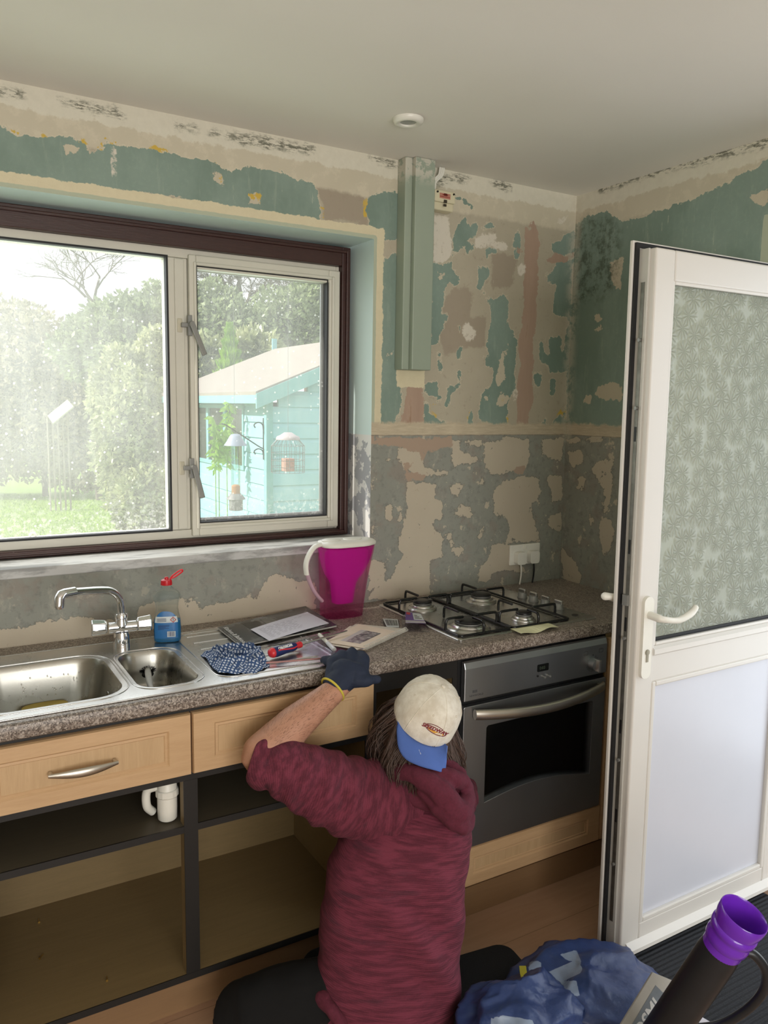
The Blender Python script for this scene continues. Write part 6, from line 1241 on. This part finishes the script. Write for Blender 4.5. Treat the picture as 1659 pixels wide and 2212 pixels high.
s_ = obj('hair_strands', m, m_hair, hv, smooth=True, auto=False); s_['kind'] = 'stuff'
# ------------------------------------------------------------------ floor mats, bag, flask
m_mat = NT('black_rib_mat'); _t = m_mat; _w = _t.m_('SINE', _t.m_('MULTIPLY', _t.xyz()[1], 420.0)); _t.set(_t.mix(_t.noise(300, 3, .7), C(14, 15, 18), C(52, 55, 62)), .9); _t.bump(_t.m_('ADD', _w, _t.noise(200, 3)), .9, .004); m_mat = _t.m
m_mat2 = simple('black_pile_mat', C(30, 31, 33), .98, var=.35, vs=260, bs=.8, bscale=500)
def ground_poly(name, pts, h, mat, z0=.0):
    m = MB().prism(pts, h); m.v = [p+Vector((0, 0, z0)) for p in m.v]; return obj(name, m, mat)
a = un(1100, 2040, 2, .004); ang_ = math.atan2((un(1000, 2062, 2, 0)-un(1060, 2034, 2, 0)).y, (un(1000, 2062, 2, 0)-un(1060, 2034, 2, 0)).x)
cc = un(1092, 2036, 2, .004); R2 = Matrix.Translation((cc.x, cc.y, 0)) @ Matrix.Rotation(-.12, 4, 'Z')
mt = ground_poly('door_mat', [((R2 @ Vector((x, y, 0))).x, (R2 @ Vector((x, y, 0))).y) for x, y in rrect(-.62, -.42, .0, .0, .045, 6)], .007, m_mat2); tag(mt, 'plain black round-cornered mat beside the sitting man', 'mat')
mt = ground_poly('door_mat', rrect(.335, -1.62, 1.00, -.985, .02, 4), .009, m_mat); tag(mt, 'black ribbed mat lying under the open white door', 'mat')
m_bag = NT('blue_woven_bag'); _t = m_bag; _wv = _t.node('ShaderNodeTexChecker', Scale=420.0).outputs['Fac']; _l = _t.attr('let'); _c = _t.mix(_t.noise(14, 4), C(34, 52, 98), C(58, 80, 134)); _c = _t.mix(_t.step(_l, .45, .55), _c, C(150, 166, 190)); _t.set(_t.mix(_t.m_('MULTIPLY', _wv, .12), _c, C(20, 30, 60)), .34)
_t.bump(_t.m_('ADD', _t.noise(20, 4, .6), _t.m_('MULTIPLY', _wv, .1)), .7, .006); m_bag = _t.m
bag = thing('shopping_bag', 'crumpled blue woven plastic bag with pale lettering on the floor', 'bag', (.18, -1.22, 0))
def lobe(c, rx, ry, rz, seed, n=110, m_=60, amp=.05, tilt=None):
    m = MB(); L_ = []; rings = []
    for i in range(m_+1):
        t_ = PI*(.02+.96*i/m_); ring = []
        for j in range(n):
            a = 2*PI*j/n; d = Vector((math.sin(t_)*math.cos(a), math.sin(t_)*math.sin(a), math.cos(t_))); q = d*1.25+Vector((seed, seed*.7, 0))
            r1 = 1-abs(mnoise.noise(q))*1.9; r2 = 1-abs(mnoise.noise(q*2.3+Vector((r1*.5, 0, 3))))*1.9; r3 = 1-abs(mnoise.noise(q*5.2+Vector((r2, 4, r1))))*2.2; s_ = 1+amp*(r1*2.0-1)+amp*.30*(r2*2-1)+amp*.16*r3
            p = Vector((d.x*rx, d.y*ry, d.z*rz))*s_; p += Vector(c); p.z = max(p.z, .002); ring.append(p)
        rings.append(ring)
    m.loft(rings); return m
b1c = und(1268, 2235, 2.12); b1c.z = .045
m = lobe(b1c, .215, .19, .100, 1.7, amp=.12)
LET = [[(1142,2078),(1172,2074),(1172,2105),(1252,2070),(1258,2100),(1190,2132),(1150,2120)], [(1185,2140),(1215,2120),(1245,2118),(1252,2150),(1230,2155),(1215,2165),(1248,2162),(1245,2200),(1180,2205),(1160,2195)], [(1210,2062),(1245,2052),(1256,2078),(1225,2075)]]
def pxof(p): d = p-CAM; z = d.dot(CF); return (829.5+FPX*d.dot(CR)/z, 1106-FPX*d.dot(CU)/z)
P_ = np.array([pxof(p) for p in m.v]); let_ = np.clip(.5-sd(P_, LET)/6, 0, 1)
front = np.array([(p-b1c).dot(CF) < .13 for p in m.v]); obj('bag_body', m, m_bag, bag, smooth=True, auto=False, attrs=dict(let=let_*front))
b2c = und(1122, 2218, 1.97); b2c.z = .10; m = lobe(b2c, .16, .12, .10, 5.3, amp=.12); P_ = np.array([pxof(p) for p in m.v]); obj('bag_fold', m, m_bag, bag, smooth=True, auto=False, attrs=dict(let=np.clip(.5-sd(P_, [[(1060,2200),(1090,2193),(1150,2204),(1160,2230),(1060,2230)]])/6, 0, 1)))
hp2 = [P3(1128, 2088, 2.10), P3(1133, 2115, 2.03), P3(1150, 2150, 2.0), P3(1157, 2180, 1.98)]; m = MB(); pth = smoothpath(hp2, 6); A = [p-CR*.008 for p in pth]; Bq = [p+CR*.010 for p in pth]; m.quadstrip(A, Bq); sx = obj('handle_strap', m, simple('yellow_webbing', C(176, 166, 40), .8), bag, mods=[solid(.002)]); plab(sx, 'yellow webbing handle')
# newspaper sticking out of the bag
np_ = thing('newspaper', 'folded newspaper with grey banner lettering sticking out of the blue bag', 'newspaper', P3(1400, 2180, 2.0))
n0, n1, n2, n3 = P3(1328, 2235, 1.82), P3(1410, 2100, 1.90), P3(1440, 2122, 1.90), P3(1460, 2290, 1.82)
m = MB(); nz_ = (n1-n0).cross(n3-n0).normalized(); nz_ = nz_ if nz_.dot(CAM-n0) > 0 else -nz_; n2b = n1+(n3-n0)
m.loft([[p+nz_*h for p in (n0, n1, n2b, n3)] for h in (-.008, 0)]); pg_ = obj('folded_pages', m, simple('newsprint', C(176, 174, 168), .9, vs=12), np_, bevel=.001)
X_ = (n1-n0).normalized(); Y_ = (n3-n0)-X_*(n3-n0).dot(X_); Y_ = Y_.normalized(); 
bn = MB(); Mn = basis(n0+nz_*.0006, X_, Y_, X_.cross(Y_)); sgn = 1 if X_.cross(Y_).dot(nz_) > 0 else -1
Ln = (n1-n0).length; bn.box((-.02, .020, 0), (Ln-.018, .062, .0004*sgn), Mn); bo2 = obj('banner', bn, simple('banner_grey', C(120, 128, 136), .9), pg_)
Mt = basis(n0+nz_*.0016+X_*.002+Y_*.056, X_, -Y_, nz_); obj('banner_lettering', text_mb('HOSMI', .040, Mt, .0002, shear=.2, bold=.001), simple('letter_pale', C(206, 208, 208), .9), bo2)
# flask
fa_, fb_ = P3(1430, 2236, 1.72), P3(1576, 2022, 1.61); axf = (fb_-fa_).normalized(); fl_ = thing('travel_flask', 'tall black flask with a purple collar and side handle, leaning in the foreground', 'flask', fa_-axf*.18)
n_ = axf.orthogonal().normalized(); n_ = (CR*.78-CU*.62); n_ = (n_-axf*n_.dot(axf)).normalized(); FM = basis(fa_-axf*.18, n_, axf.cross(n_), axf); Lf = (fb_-fa_).length+.18
m_flask = simple('matt_black_flask', C(30, 33, 37), .36, .0, bs=.12, bscale=700)
obj('flask_body', MB().lathe([(.036, 0), (.040, .004), (.041, .02), (.041, Lf-.055), (.039, Lf-.035), (.037, Lf-.012), (.036, Lf)], FM, 44), m_flask, fl_, smooth=True)
m_pur = simple('purple_plastic', C(112, 44, 190), .22, var=.06, Coat_Weight=.3)
obj('purple_collar', MB().lathe([(.0385, Lf-.020), (.0430, Lf-.016), (.0440, Lf-.004), (.0425, Lf+.004), (.0425, Lf+.010), (.0460, Lf+.014), (.0465, Lf+.024), (.0435, Lf+.028), (.0450, Lf+.034), (.0475, Lf+.046), (.0480, Lf+.062), (.0465, Lf+.064), (.0440, Lf+.060), (.0430, Lf+.035), (.0400, Lf-.01), (.0380, Lf-.06), (.001, Lf-.062)], FM, 56, cap=False), m_pur, fl_, smooth=True)
m = MB(); m.tube(smoothpath([FM @ Vector(q) for q in ((.036, .004, Lf-.030), (.060, .004, Lf-.020), (.098, .004, Lf-.045), (.118, .004, Lf-.095), (.112, .004, Lf-.160), (.085, .004, Lf-.225), (.036, .004, Lf-.270))], 7), .0095, 14); obj('flask_handle', m, m_flask, fl_, smooth=True)
m = MB(); m.box((.038, -.007, Lf-.235), (.0425, .015, Lf-.03), FM); obj('purple_spine', m, m_pur, fl_, bevel=.001)
q0 = und(1500, 2225, 1.75)
ppx = thing('folded_leaflet', 'white leaflet peeping out under the flask handle over the ribbed mat', 'paper', (q0.x, q0.y, q0.z))
c4 = [und(1470, 2222, 1.80), und(1492, 2184, 1.83), und(1545, 2215, 1.83), und(1530, 2260, 1.78)]; m = MB(); m.loft([[p+CF*h for p in c4] for h in (0, .004)]); obj('leaflet', m, simple('leaflet_white', C(198, 196, 206), .6), ppx)

# ------------------------------------------------------------------ outside: garden seen through the window
GZ = -.30
t = NT('lawn_grass'); n = t.noise(1.6, 4, .6); f = t.noise(30, 4, .7); t.set(t.mix(t.m_('MULTIPLY_ADD', f, .5, t.m_('MULTIPLY', n, .5)), C(78, 118, 42), C(170, 198, 92)), .9); t.bump(f, .8, .05)
lw = MB().box((-40, .27, GZ-.1), (45, 60, GZ)); o = struct('ground', lw, t.m, 'sunlit back garden lawn')
struct('path', MB().box((XR+.285, -8, GZ-.1), (9, .26, GZ)), simple('pale_paving', C(176, 170, 160), .9, vs=4))
m = MB(); random.seed(31)
for i in range(14000):
    y = random.uniform(5.5, 15.5); x = random.uniform(-2.4+(y-5)*.0, 3.2)*1.0-1.2+(y-5)*.12; h = random.uniform(.02, .05); a = random.random()*PI; s_ = Vector((math.cos(a), math.sin(a), 0))*.008; b = Vector((x, y, GZ)); m.add([b-s_, b+s_, b+Vector((random.uniform(-.03, .03), random.uniform(-.03, .03), h))], [(0,1,2)])
tag(obj('grass_blades', m, simple('grass_blade', C(150, 186, 72), .8, Transmission_Weight=0)), 'sunlit grass growing on the lawn', 'grass', kind='stuff')
def leafmat(name, c1, c2, rough=.4):
    t = NT(name); oi = t.noise(3.5, 4, .6); f = t.noise(9, 6, .8); col = t.mix(t.step(t.m_('ADD', t.m_('MULTIPLY', f, .6), t.m_('MULTIPLY', oi, .4)), .36, .64), C(*c1), C(*c2)); t.set(col, rough)
    tl = t.node('ShaderNodeBsdfTranslucent', Color=col); s = t.node('ShaderNodeMixShader', i0=.35, i1=t.b.outputs[0], i2=tl.outputs[0]); t.l.new(s.outputs[0], t.out.inputs[0]); return t.m
lm_dark = leafmat('laurel_leaf', (64, 80, 50), (176, 190, 140)); lm_mid = leafmat('hedge_leaf', (86, 100, 58), (206, 210, 160)); lm_brown = leafmat('winter_hedge_leaf', (104, 98, 76), (202, 194, 164)); lm_bright = leafmat('conifer_leaf', (108, 156, 34), (176, 212, 74)); lm_climb = leafmat('climber_leaf', (112, 160, 44), (180, 214, 90))  # pale ends of the ranges paint the glints on the leaves
m_bark = simple('bark', C(92, 80, 68), .9, bs=.4, bscale=60)
def shrub(name, label, cat, blobs, n, size, mat, grp, seed, lean=.6, stem=True, core=True):
    rs = np.random.RandomState(seed); base = Vector((blobs[0][0], blobs[0][1], GZ)); th = thing(name, label, cat, base, grp); vs = []; fs = []
    w = np.array([b[3]*b[4]+b[4]*b[5] for b in blobs]); w = w/w.sum()
    for bi, b in enumerate(blobs):
        k = int(n*w[bi]); d = rs.normal(size=(k, 3)); d /= np.linalg.norm(d, axis=1)[:, None]; d[:, 1] = np.where(d[:, 1] > .55, -d[:, 1], d[:, 1])
        rr = 1-.28*rs.rand(k)**1.5+.12*np.sin(d[:, 0]*7+b[0]*3)*np.cos(d[:, 2]*6+b[2]); P = np.array(b[:3])+d*rr[:, None]*np.array(b[3:6])
        ax = rs.normal(size=(k, 3))+d*lean; ax /= np.linalg.norm(ax, axis=1)[:, None]; o_ = rs.normal(size=(k, 3)); sd2 = np.cross(ax, o_); sd2 /= np.linalg.norm(sd2, axis=1)[:, None]
        L_ = size*(.7+.7*rs.rand(k))[:, None]; Wd = L_*.24; o0 = len(vs)
        pts = np.stack([P, P+ax*L_*.5+sd2*Wd, P+ax*L_, P+ax*L_*.5-sd2*Wd], 1).reshape(-1, 3); ok = pts[:, 2].reshape(-1, 4).min(1) > GZ+.02
        pts = pts.reshape(-1, 4, 3)[ok].reshape(-1, 3); kk = len(pts)//4
        vs.extend(pts.tolist()); fs.extend([(o0+4*i, o0+4*i+1, o0+4*i+2, o0+4*i+3) for i in range(kk)])
    m = MB(); m.v = [Vector(p) for p in vs]; m.f = fs; m.mi = [0]*len(fs); fo = obj('foliage', m, mat, th)
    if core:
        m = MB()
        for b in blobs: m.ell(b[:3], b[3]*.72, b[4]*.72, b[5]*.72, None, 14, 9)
        m.v = [Vector((p.x, p.y, max(p.z, GZ+.01))) for p in m.v]; obj('shade_core', m, simple('shrub_shade', C(52, 56, 38), .95), th, smooth=True)  # dark core puts the shade inside the foliage into colour
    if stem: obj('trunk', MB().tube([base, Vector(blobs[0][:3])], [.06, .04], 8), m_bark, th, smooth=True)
    return th
def at(u, v, y): q = un(u, v, 1, y); return q.x, q.y, q.z
def blob(u, v, y, ru, rv, dd=None): 
    q = un(u, v, 1, y); k = (q-CAM).dot(CF)/FPX; return (q.x, q.y, q.z, ru*k*1.1, dd or ru*k*.8, rv*k)
G1 = 'shrubs and hedges across the garden'
shrub('laurel_bush', 'large glossy leaved evergreen bush right of the lawn, next to the shed', 'bush', [blob(300, 960, 7.6, 85, 160), blob(330, 1090, 7.2, 70, 90), blob(270, 860, 8.2, 70, 110), blob(350, 800, 8.4, 60, 90)], 15000, .085, lm_mid, G1, 11)
shrub('evergreen_tree', 'tall dark evergreen tree top centre of the garden hedge', 'tree', [blob(300, 740, 12.5, 110, 100), blob(360, 690, 12.8, 70, 80), blob(220, 760, 13, 90, 80)], 14000, .12, lm_dark, G1, 12)
shrub('hedge', 'tall winter-brown hedge at the far left end of the lawn', 'hedge', [blob(90, 860, 15, 120, 190), blob(-40, 860, 15.5, 130, 200), blob(180, 900, 14.6, 100, 160), blob(30, 720, 15.4, 60, 75)], 16000, .13, lm_brown, G1, 13)
shrub('rhododendron', 'broad dark rhododendron rising behind the shed roof', 'bush', [blob(500, 740, 12.2, 100, 90), blob(620, 720, 12.2, 100, 100), blob(690, 690, 12.6, 90, 90), blob(450, 680, 12.8, 80, 70), blob(780, 720, 12.2, 100, 90)], 17000, .12, lm_dark, G1, 14)
shrub('bamboo_clump', 'arching long-leaved bamboo just above the shed eave', 'bush', [blob(440, 800, 9.2, 42, 55), blob(540, 765, 9.4, 50, 36)], 1700, .22, lm_mid, G1, 15, 1.2)
cb = un(497, 800, 1, 8.6); k = (cb-CAM).dot(CF)/FPX; rs = np.random.RandomState(3); th = thing('conifer', 'small bright green pointed conifer behind the shed roof', 'tree', (cb.x, cb.y, GZ), G1); vs = []; fs = []
for i in range(2600):
    h = rs.rand()**.8; r = (1-h)*40*k*(.45+.55*rs.rand())*(.8+.3*math.sin(h*38)); a = rs.rand()*2*PI; p = Vector((cb.x+r*math.cos(a), cb.y+r*math.sin(a), cb.z-40*k+h*130*k)); d = Vector((math.cos(a)*.6, math.sin(a)*.6, 1.1)).normalized()*.11; s_ = d.cross(Vector(rs.normal(size=3))).normalized()*.018; o0 = len(vs); vs += [p-s_, p+s_, p+d]; fs.append((o0, o0+1, o0+2))
m = MB(); m.v = vs; m.f = fs; m.mi = [0]*len(fs); obj('foliage', m, lm_bright, th); obj('trunk', MB().tube([(cb.x, cb.y, GZ), (cb.x, cb.y, cb.z+40*k)], [.05, .02], 8), m_bark, th, smooth=True)
def bare_tree(label, u, vbase, vtop, y, seed, spread=.55, depth=6, r0=.10):
    random.seed(seed); b = un(u, vbase, 1, y); tp_ = un(u, vtop, 1, y); m = MB(); base = Vector((b.x, b.y, GZ)); hgt = tp_.z-b.z
    def grow(p, d, L, r, k):
        q = p+d*L; mid = p.lerp(q, .5)+Vector((random.uniform(-1, 1), random.uniform(-1, 1), 0))*L*.06; m.tube([p, mid, q], [r, r*.85, r*.7], 5 if r > .02 else 3, cap=False)
        if k <= 0: return
        for i in range(random.choice((2, 3, 3)) if k > 1 else 2):
            nd = (d+Vector((random.uniform(-1.3, 1.3), random.uniform(-.8, .8), random.uniform(-.5, .6)))*spread).normalized(); grow(p.lerp(q, random.uniform(.55, 1)) if i else q, nd, L*random.uniform(.66, .92), r*.64, k-1)
    tr_ = thing('bare_tree', label, 'tree', base, 'leafless trees beyond the hedges'); m.tube([base, b], [r0*1.1, r0], 8); grow(b, Vector((random.uniform(-.1, .1), 0, 1)), hgt*.27, r0*.8, depth)
    obj('branches', m, m_bark, tr_)
bare_tree('leafless tree against the bright sky in the left pane', 203, 720, 470, 14, 5, .85, 7, .06)
bare_tree('leafless spreading tree behind the casement, left of the two there', 530, 740, 500, 14, 8, .8, 8, .10)
bare_tree('leafless tree at the right edge of the casement view', 665, 740, 520, 15, 9, .8, 8, .09)
# arbour added for an unclear bright highlight by the far hedge
ab = thing('highlight_slats', 'bright highlight built as added pale garden arbour against the far hedge', 'slats', at(122, 960, 12.6)[:2]+(GZ,)); m = MB()
q = [Vector(at(102, 900, 12.6)), Vector(at(145, 865, 12.6))]
for i in range(6): a_ = q[0]+Vector((0, -.1-i*.10, -.02*i)); b_ = q[1]+Vector((0, -.1-i*.10, -.02*i)); m.tube([a_, b_], .022, 6)
obj('slatted_roof', m, simple('slat_tone', C(196, 192, 180), .8), ab); m = MB()  # paler slats carry the highlight in their colour
for i in range(5): p = q[0].lerp(q[1], i/4); m.tube([(p.x, p.y, GZ), (p.x, p.y, p.z)], .016, 6)
obj('slatted_side', m, simple('slat_tone', C(150, 142, 128), .8), ab)
# ------------------------------------------------------------------ shed
t = NT('shed_paint'); z = t.xyz()[2]; t.set(t.mix(t.noise(6, 5, .65), C(124, 178, 190), C(162, 210, 218)), .75); m_shed = t.m
m_felt = simple('roof_felt', C(150, 142, 134), .95, var=.12, vs=10, bs=.3, bscale=120); m_shedtrim = simple('shed_trim', C(128, 182, 184), .7)
sh = thing('garden_shed', 'turquoise painted timber shed with a felt roof beyond the casement', 'shed', (2.75, 5.9, GZ))
X0, X1, Y0, Y1 = 1.42, 4.15, 4.35, 7.30; ZE = 1.66; RX, RZ_ = 2.78, 2.33
def clad(name, face):
    m = MB(); zz = GZ+.02; step_ = .145
    while zz < (ZE if face == 'x' else 2.3):
        za, zb_ = zz, zz+step_
        if face == 'x':
            spans = [(Y0, Y1)] if zb_ < .98 or za > 1.62 else [(Y0, 4.92), (7.12, Y1)]
            for a_, b_ in spans: m.loft([[Vector((X0-.020, y, za)), Vector((X0-.014, y, za+.105)), Vector((X0-.002, y, zb_)), Vector((X0+.02, y, zb_)), Vector((X0+.02, y, za))] for y in (a_, b_)])
        else:
            xa, xb = X0, X1
            if za > ZE-.1: xa = X0+(za-(ZE-.1))/(RZ_-ZE)*(RX-X0); xb = X1-(za-(ZE-.1))/(RZ_-ZE)*(X1-RX)
            if xb-xa > .1: m.loft([[Vector((x, Y0-.020, za)), Vector((x, Y0-.014, za+.105)), Vector((x, Y0-.002, zb_)), Vector((x, Y0+.02, zb_)), Vector((x, Y0+.02, za))] for x in (xa, xb)])
        zz += step_
    return m
cx_ = clad('', 'x'); cx_.box((X0-.012, 4.92, .80), (X0+.012, 7.12, .985)); cx_.box((X0-.012, 4.92, 1.615), (X0+.012, 7.12, 1.68)); obj('side_cladding', cx_, m_shed, sh); obj('gable_cladding', clad('', 'y'), m_shed, sh)
m = MB().box((X0-.035, Y0-.035, GZ), (X0+.03, Y0+.03, ZE+.03)); obj('corner_post', m, m_shedtrim, sh)
m = MB().box((X1-.03, Y0, GZ), (X1, Y1, ZE)); m.box((X0, Y1-.03, GZ), (X1, Y1, ZE)); obj('far_walls', m, m_shed, sh)
for i in range(4):
    ya, yb_ = 4.92+i*.55, 4.92+(i+1)*.55; fr_ = MB(); w = .035
    fr_.box((X0-.03, ya, .98), (X0+.01, ya+w, 1.62)); fr_.box((X0-.03, yb_-w, .98), (X0+.01, yb_, 1.62)); fr_.box((X0-.03, ya+w, .98), (X0+.01, yb_-w, 1.02)); fr_.box((X0-.03, ya+w, 1.58), (X0+.01, yb_-w, 1.62)); f_ = obj('shed_window', fr_, m_shedtrim, sh)
    obj('pane', MB().box((X0-.012, ya+w, 1.02), (X0-.008, yb_-w, 1.58)), simple('shed_glass', C(70, 76, 66), .12), f_)
m = MB(); E0, E1 = 1.24, 4.32; Ya, Yb = 4.20, 7.43; th_ = .03
for xe in (E0, E1):
    m.loft([[Vector((xe, y, ZE+.045)), Vector((RX, y, RZ_)), Vector((RX, y, RZ_+th_)), Vector((xe, y, ZE+.045+th_))] for y in (Ya, Yb)])
obj('felt_roof', m, m_felt, sh)
m = MB()
for xe in (E0, E1):
    for y in (Ya-.015, Yb): m.loft([[Vector((xe, yy_, ZE-.075)), Vector((RX, yy_, RZ_-.11)), Vector((RX, yy_, RZ_+.02)), Vector((xe, yy_, ZE+.055))] for yy_ in (y, y+.02)])
obj('barge_board', m, m_shedtrim, sh); m = MB().box((RX-.03, Yb, RZ_-.1), (RX+.03, Yb+.03, RZ_+.16)); m.box((E0, Ya, ZE-.03), (E0+.02, Yb, ZE+.045)); obj('finial', m, m_shedtrim, sh)
bk = thing('hanging_basket_bracket', 'black scrolled hanging basket bracket on the shed corner', 'bracket', (X0-.04, Y0+.1, 1.3)); m = MB(); kx, ky = X0-.037, Y0+.03
m.tube([(kx, ky, 1.12), (kx, ky, 1.50)], .007, 6); m.tube(smoothpath([(kx, ky, 1.22), (kx-.06, ky, 1.25), (kx-.30, ky+.1, 1.42), (kx-.36, ky+.1, 1.44)], 5), .006, 6)
for zc in (1.44, 1.20): m.tube(smoothpath([(kx, ky, zc-.06), (kx-.01, ky, zc), (kx-.05, ky, zc+.02), (kx-.09, ky, zc), (kx-.08, ky, zc-.03)], 5), .006, 6)
obj('scroll', m, m_black, bk)
cl = thing('climbing_plant', 'bright green climbing plant in front of the shed windows', 'plant', (1.25, 5.2, GZ)); m = MB(); st = MB(); random.seed(17)
for u0, v0, v1_ in ((490, 1000, 870), (462, 1010, 900), (478, 990, 930)):
    pth = smoothpath([Vector(at(u0+random.uniform(-6, 6), v0+(v1_-v0)*i/5, 4.9)) for i in range(6)], 4); st.tube([Vector((pth[0].x, pth[0].y, GZ))]+pth, .005, 5)
    for p in pth:
        for q_ in range(3): d = Vector((random.uniform(-1, 1), random.uniform(-1, .2), random.uniform(-1.1, .2))).normalized(); s_ = d.cross(Vector((0, 1, .2))).normalized()*.018; L_ = random.uniform(.07, .13); m.add([p, p+d*L_*.5+s_, p+d*L_, p+d*L_*.5-s_], [(0,1,2,3)])
obj('leaves', m, lm_climb, cl); obj('stems', st, lm_climb, cl)
# ------------------------------------------------------------------ bird feeders hanging outside the window
fy = .90; fcx = un(509, 1000, 1, fy).x
fd = thing('seed_feeder', 'tube bird feeder with grey dome hanging outside the casement', 'bird feeder', (fcx, fy, 1.19)); zf = lambda v: un(509, v, 1, fy).z
kf = (un(509, 1000, 1, fy)-CAM).dot(CF)/FPX; T = Matrix.Translation((fcx, fy, 0)); m_wirec = simple('feeder_wire', C(120, 120, 122), .4, .5)
obj('dome', MB().lathe([(.5*kf, zf(937)), (9*kf, zf(938)), (13*kf, zf(943)), (19*kf, zf(954)), (24*kf, zf(961)), (24.5*kf, zf(962.5)), (18*kf, zf(956)), (8*kf, zf(941))], T, 32, False), simple('dome_grey', C(150, 160, 180), .5), fd, smooth=True)
obj('tube', MB().lathe([(10*kf, zf(1066)), (10*kf, zf(940))], T, 24, False), clear('feeder_tube', (.92, .94, .93, 1), .08, 1.2, .7), fd, smooth=True)
obj('seed', MB().lathe([(9*kf, zf(1067)), (9*kf, zf(1050)), (6*kf, zf(1047)), (.5*kf, zf(1046))], T, 20), simple('peanut', C(196, 146, 104), .8, var=.3, vs=160), fd)['kind'] = 'stuff'
obj('base', MB().lathe([(15*kf, zf(1102)), (15*kf, zf(1080)), (21*kf, zf(1078)), (18*kf, zf(1073)), (11*kf, zf(1066)), (.5*kf, zf(1066))], T, 12), simple('feeder_pewter', C(128, 128, 128), .5, .4), fd, smooth=math.radians(25))
obj('hanger', MB().tube(smoothpath([(fcx-9*kf, fy, zf(938)), (fcx-9*kf, fy, zf(918)), (fcx-2*kf, fy, zf(905)), (fcx+1*kf, fy, zf(908)), (fcx+3*kf, fy, zf(918)), (fcx+3*kf, fy, zf(938))], 4), .0012, 5).tube([(fcx-2*kf, fy, zf(905)), (fcx-2*kf, fy, 2.30)], .0007, 4).tube([(fcx-2*kf, fy, 2.30), (fcx-2*kf, .24, 2.34)], .006, 8), m_wirec, fd)
gy = 1.2; gc = un(622, 980, 1, gy); kg = (gc-CAM).dot(CF)/FPX; zg = lambda v: un(622, v, 1, gy).z; T = Matrix.Translation((gc.x, gy, 0)); cf = thing('caged_feeder', 'squirrel-proof caged bird feeder with pinkish lid beside the tube feeder', 'bird feeder', (gc.x, gy, zg(1022)))
obj('lid', MB().lathe([(.5*kg, zg(934)), (8*kg, zg(934)), (17*kg, zg(940)), (24*kg, zg(943)), (26*kg, zg(947)), (26*kg, zg(950)), (1*kg, zg(951))], T, 32), simple('feeder_lid', C(176, 166, 170), .5), cf, smooth=True)
m = MB()
for k_ in range(20): a = 2*PI*k_/20; c_, s_ = math.cos(a), math.sin(a); m.tube([(gc.x+24*kg*c_, gy+24*kg*s_, zg(950)), (gc.x+36*kg*c_, gy+36*kg*s_, zg(963)), (gc.x+36*kg*c_, gy+36*kg*s_, zg(1020))], .0011, 4)
for v_ in (963, 978, 994, 1008, 1020): m.tube([(gc.x+36*kg*math.cos(2*PI*k_/32), gy+36*kg*math.sin(2*PI*k_/32), zg(v_)) for k_ in range(32)], .0011, 4, closed=True)
obj('wire_cage', m, m_wirec, cf); obj('fat_block', MB().box((gc.x-11*kg, gy-11*kg, zg(1018)), (gc.x+11*kg, gy+11*kg, zg(990))), simple('suet', C(190, 140, 124), .8, var=.3, vs=90, bs=.5, bscale=60), cf, bevel=.004)
obj('hanger', MB().tube([(gc.x, gy, zg(934)), (gc.x, gy, 2.30)], .0009, 4).tube([(gc.x, gy, 2.30), (gc.x, .24, 2.34)], .006, 8), m_wirec, cf)
# eaves board the feeders hang from, and a catch on the outer sill
q = un(70, 1150, 1, .22); ct = MB(); ct.tube(smoothpath([(q.x-.012, .215, 1.158), (q.x-.008, .215, 1.19), (q.x, .215, 1.198), (q.x+.008, .215, 1.19), (q.x+.010, .215, 1.160)], 4), .004, 8); ct.box((q.x-.022, .205, 1.155), (q.x+.020, .225, 1.162)); tag(obj('suction_hook', ct, m_white), 'small pale plastic hook standing at the bottom of the left pane', 'hook')
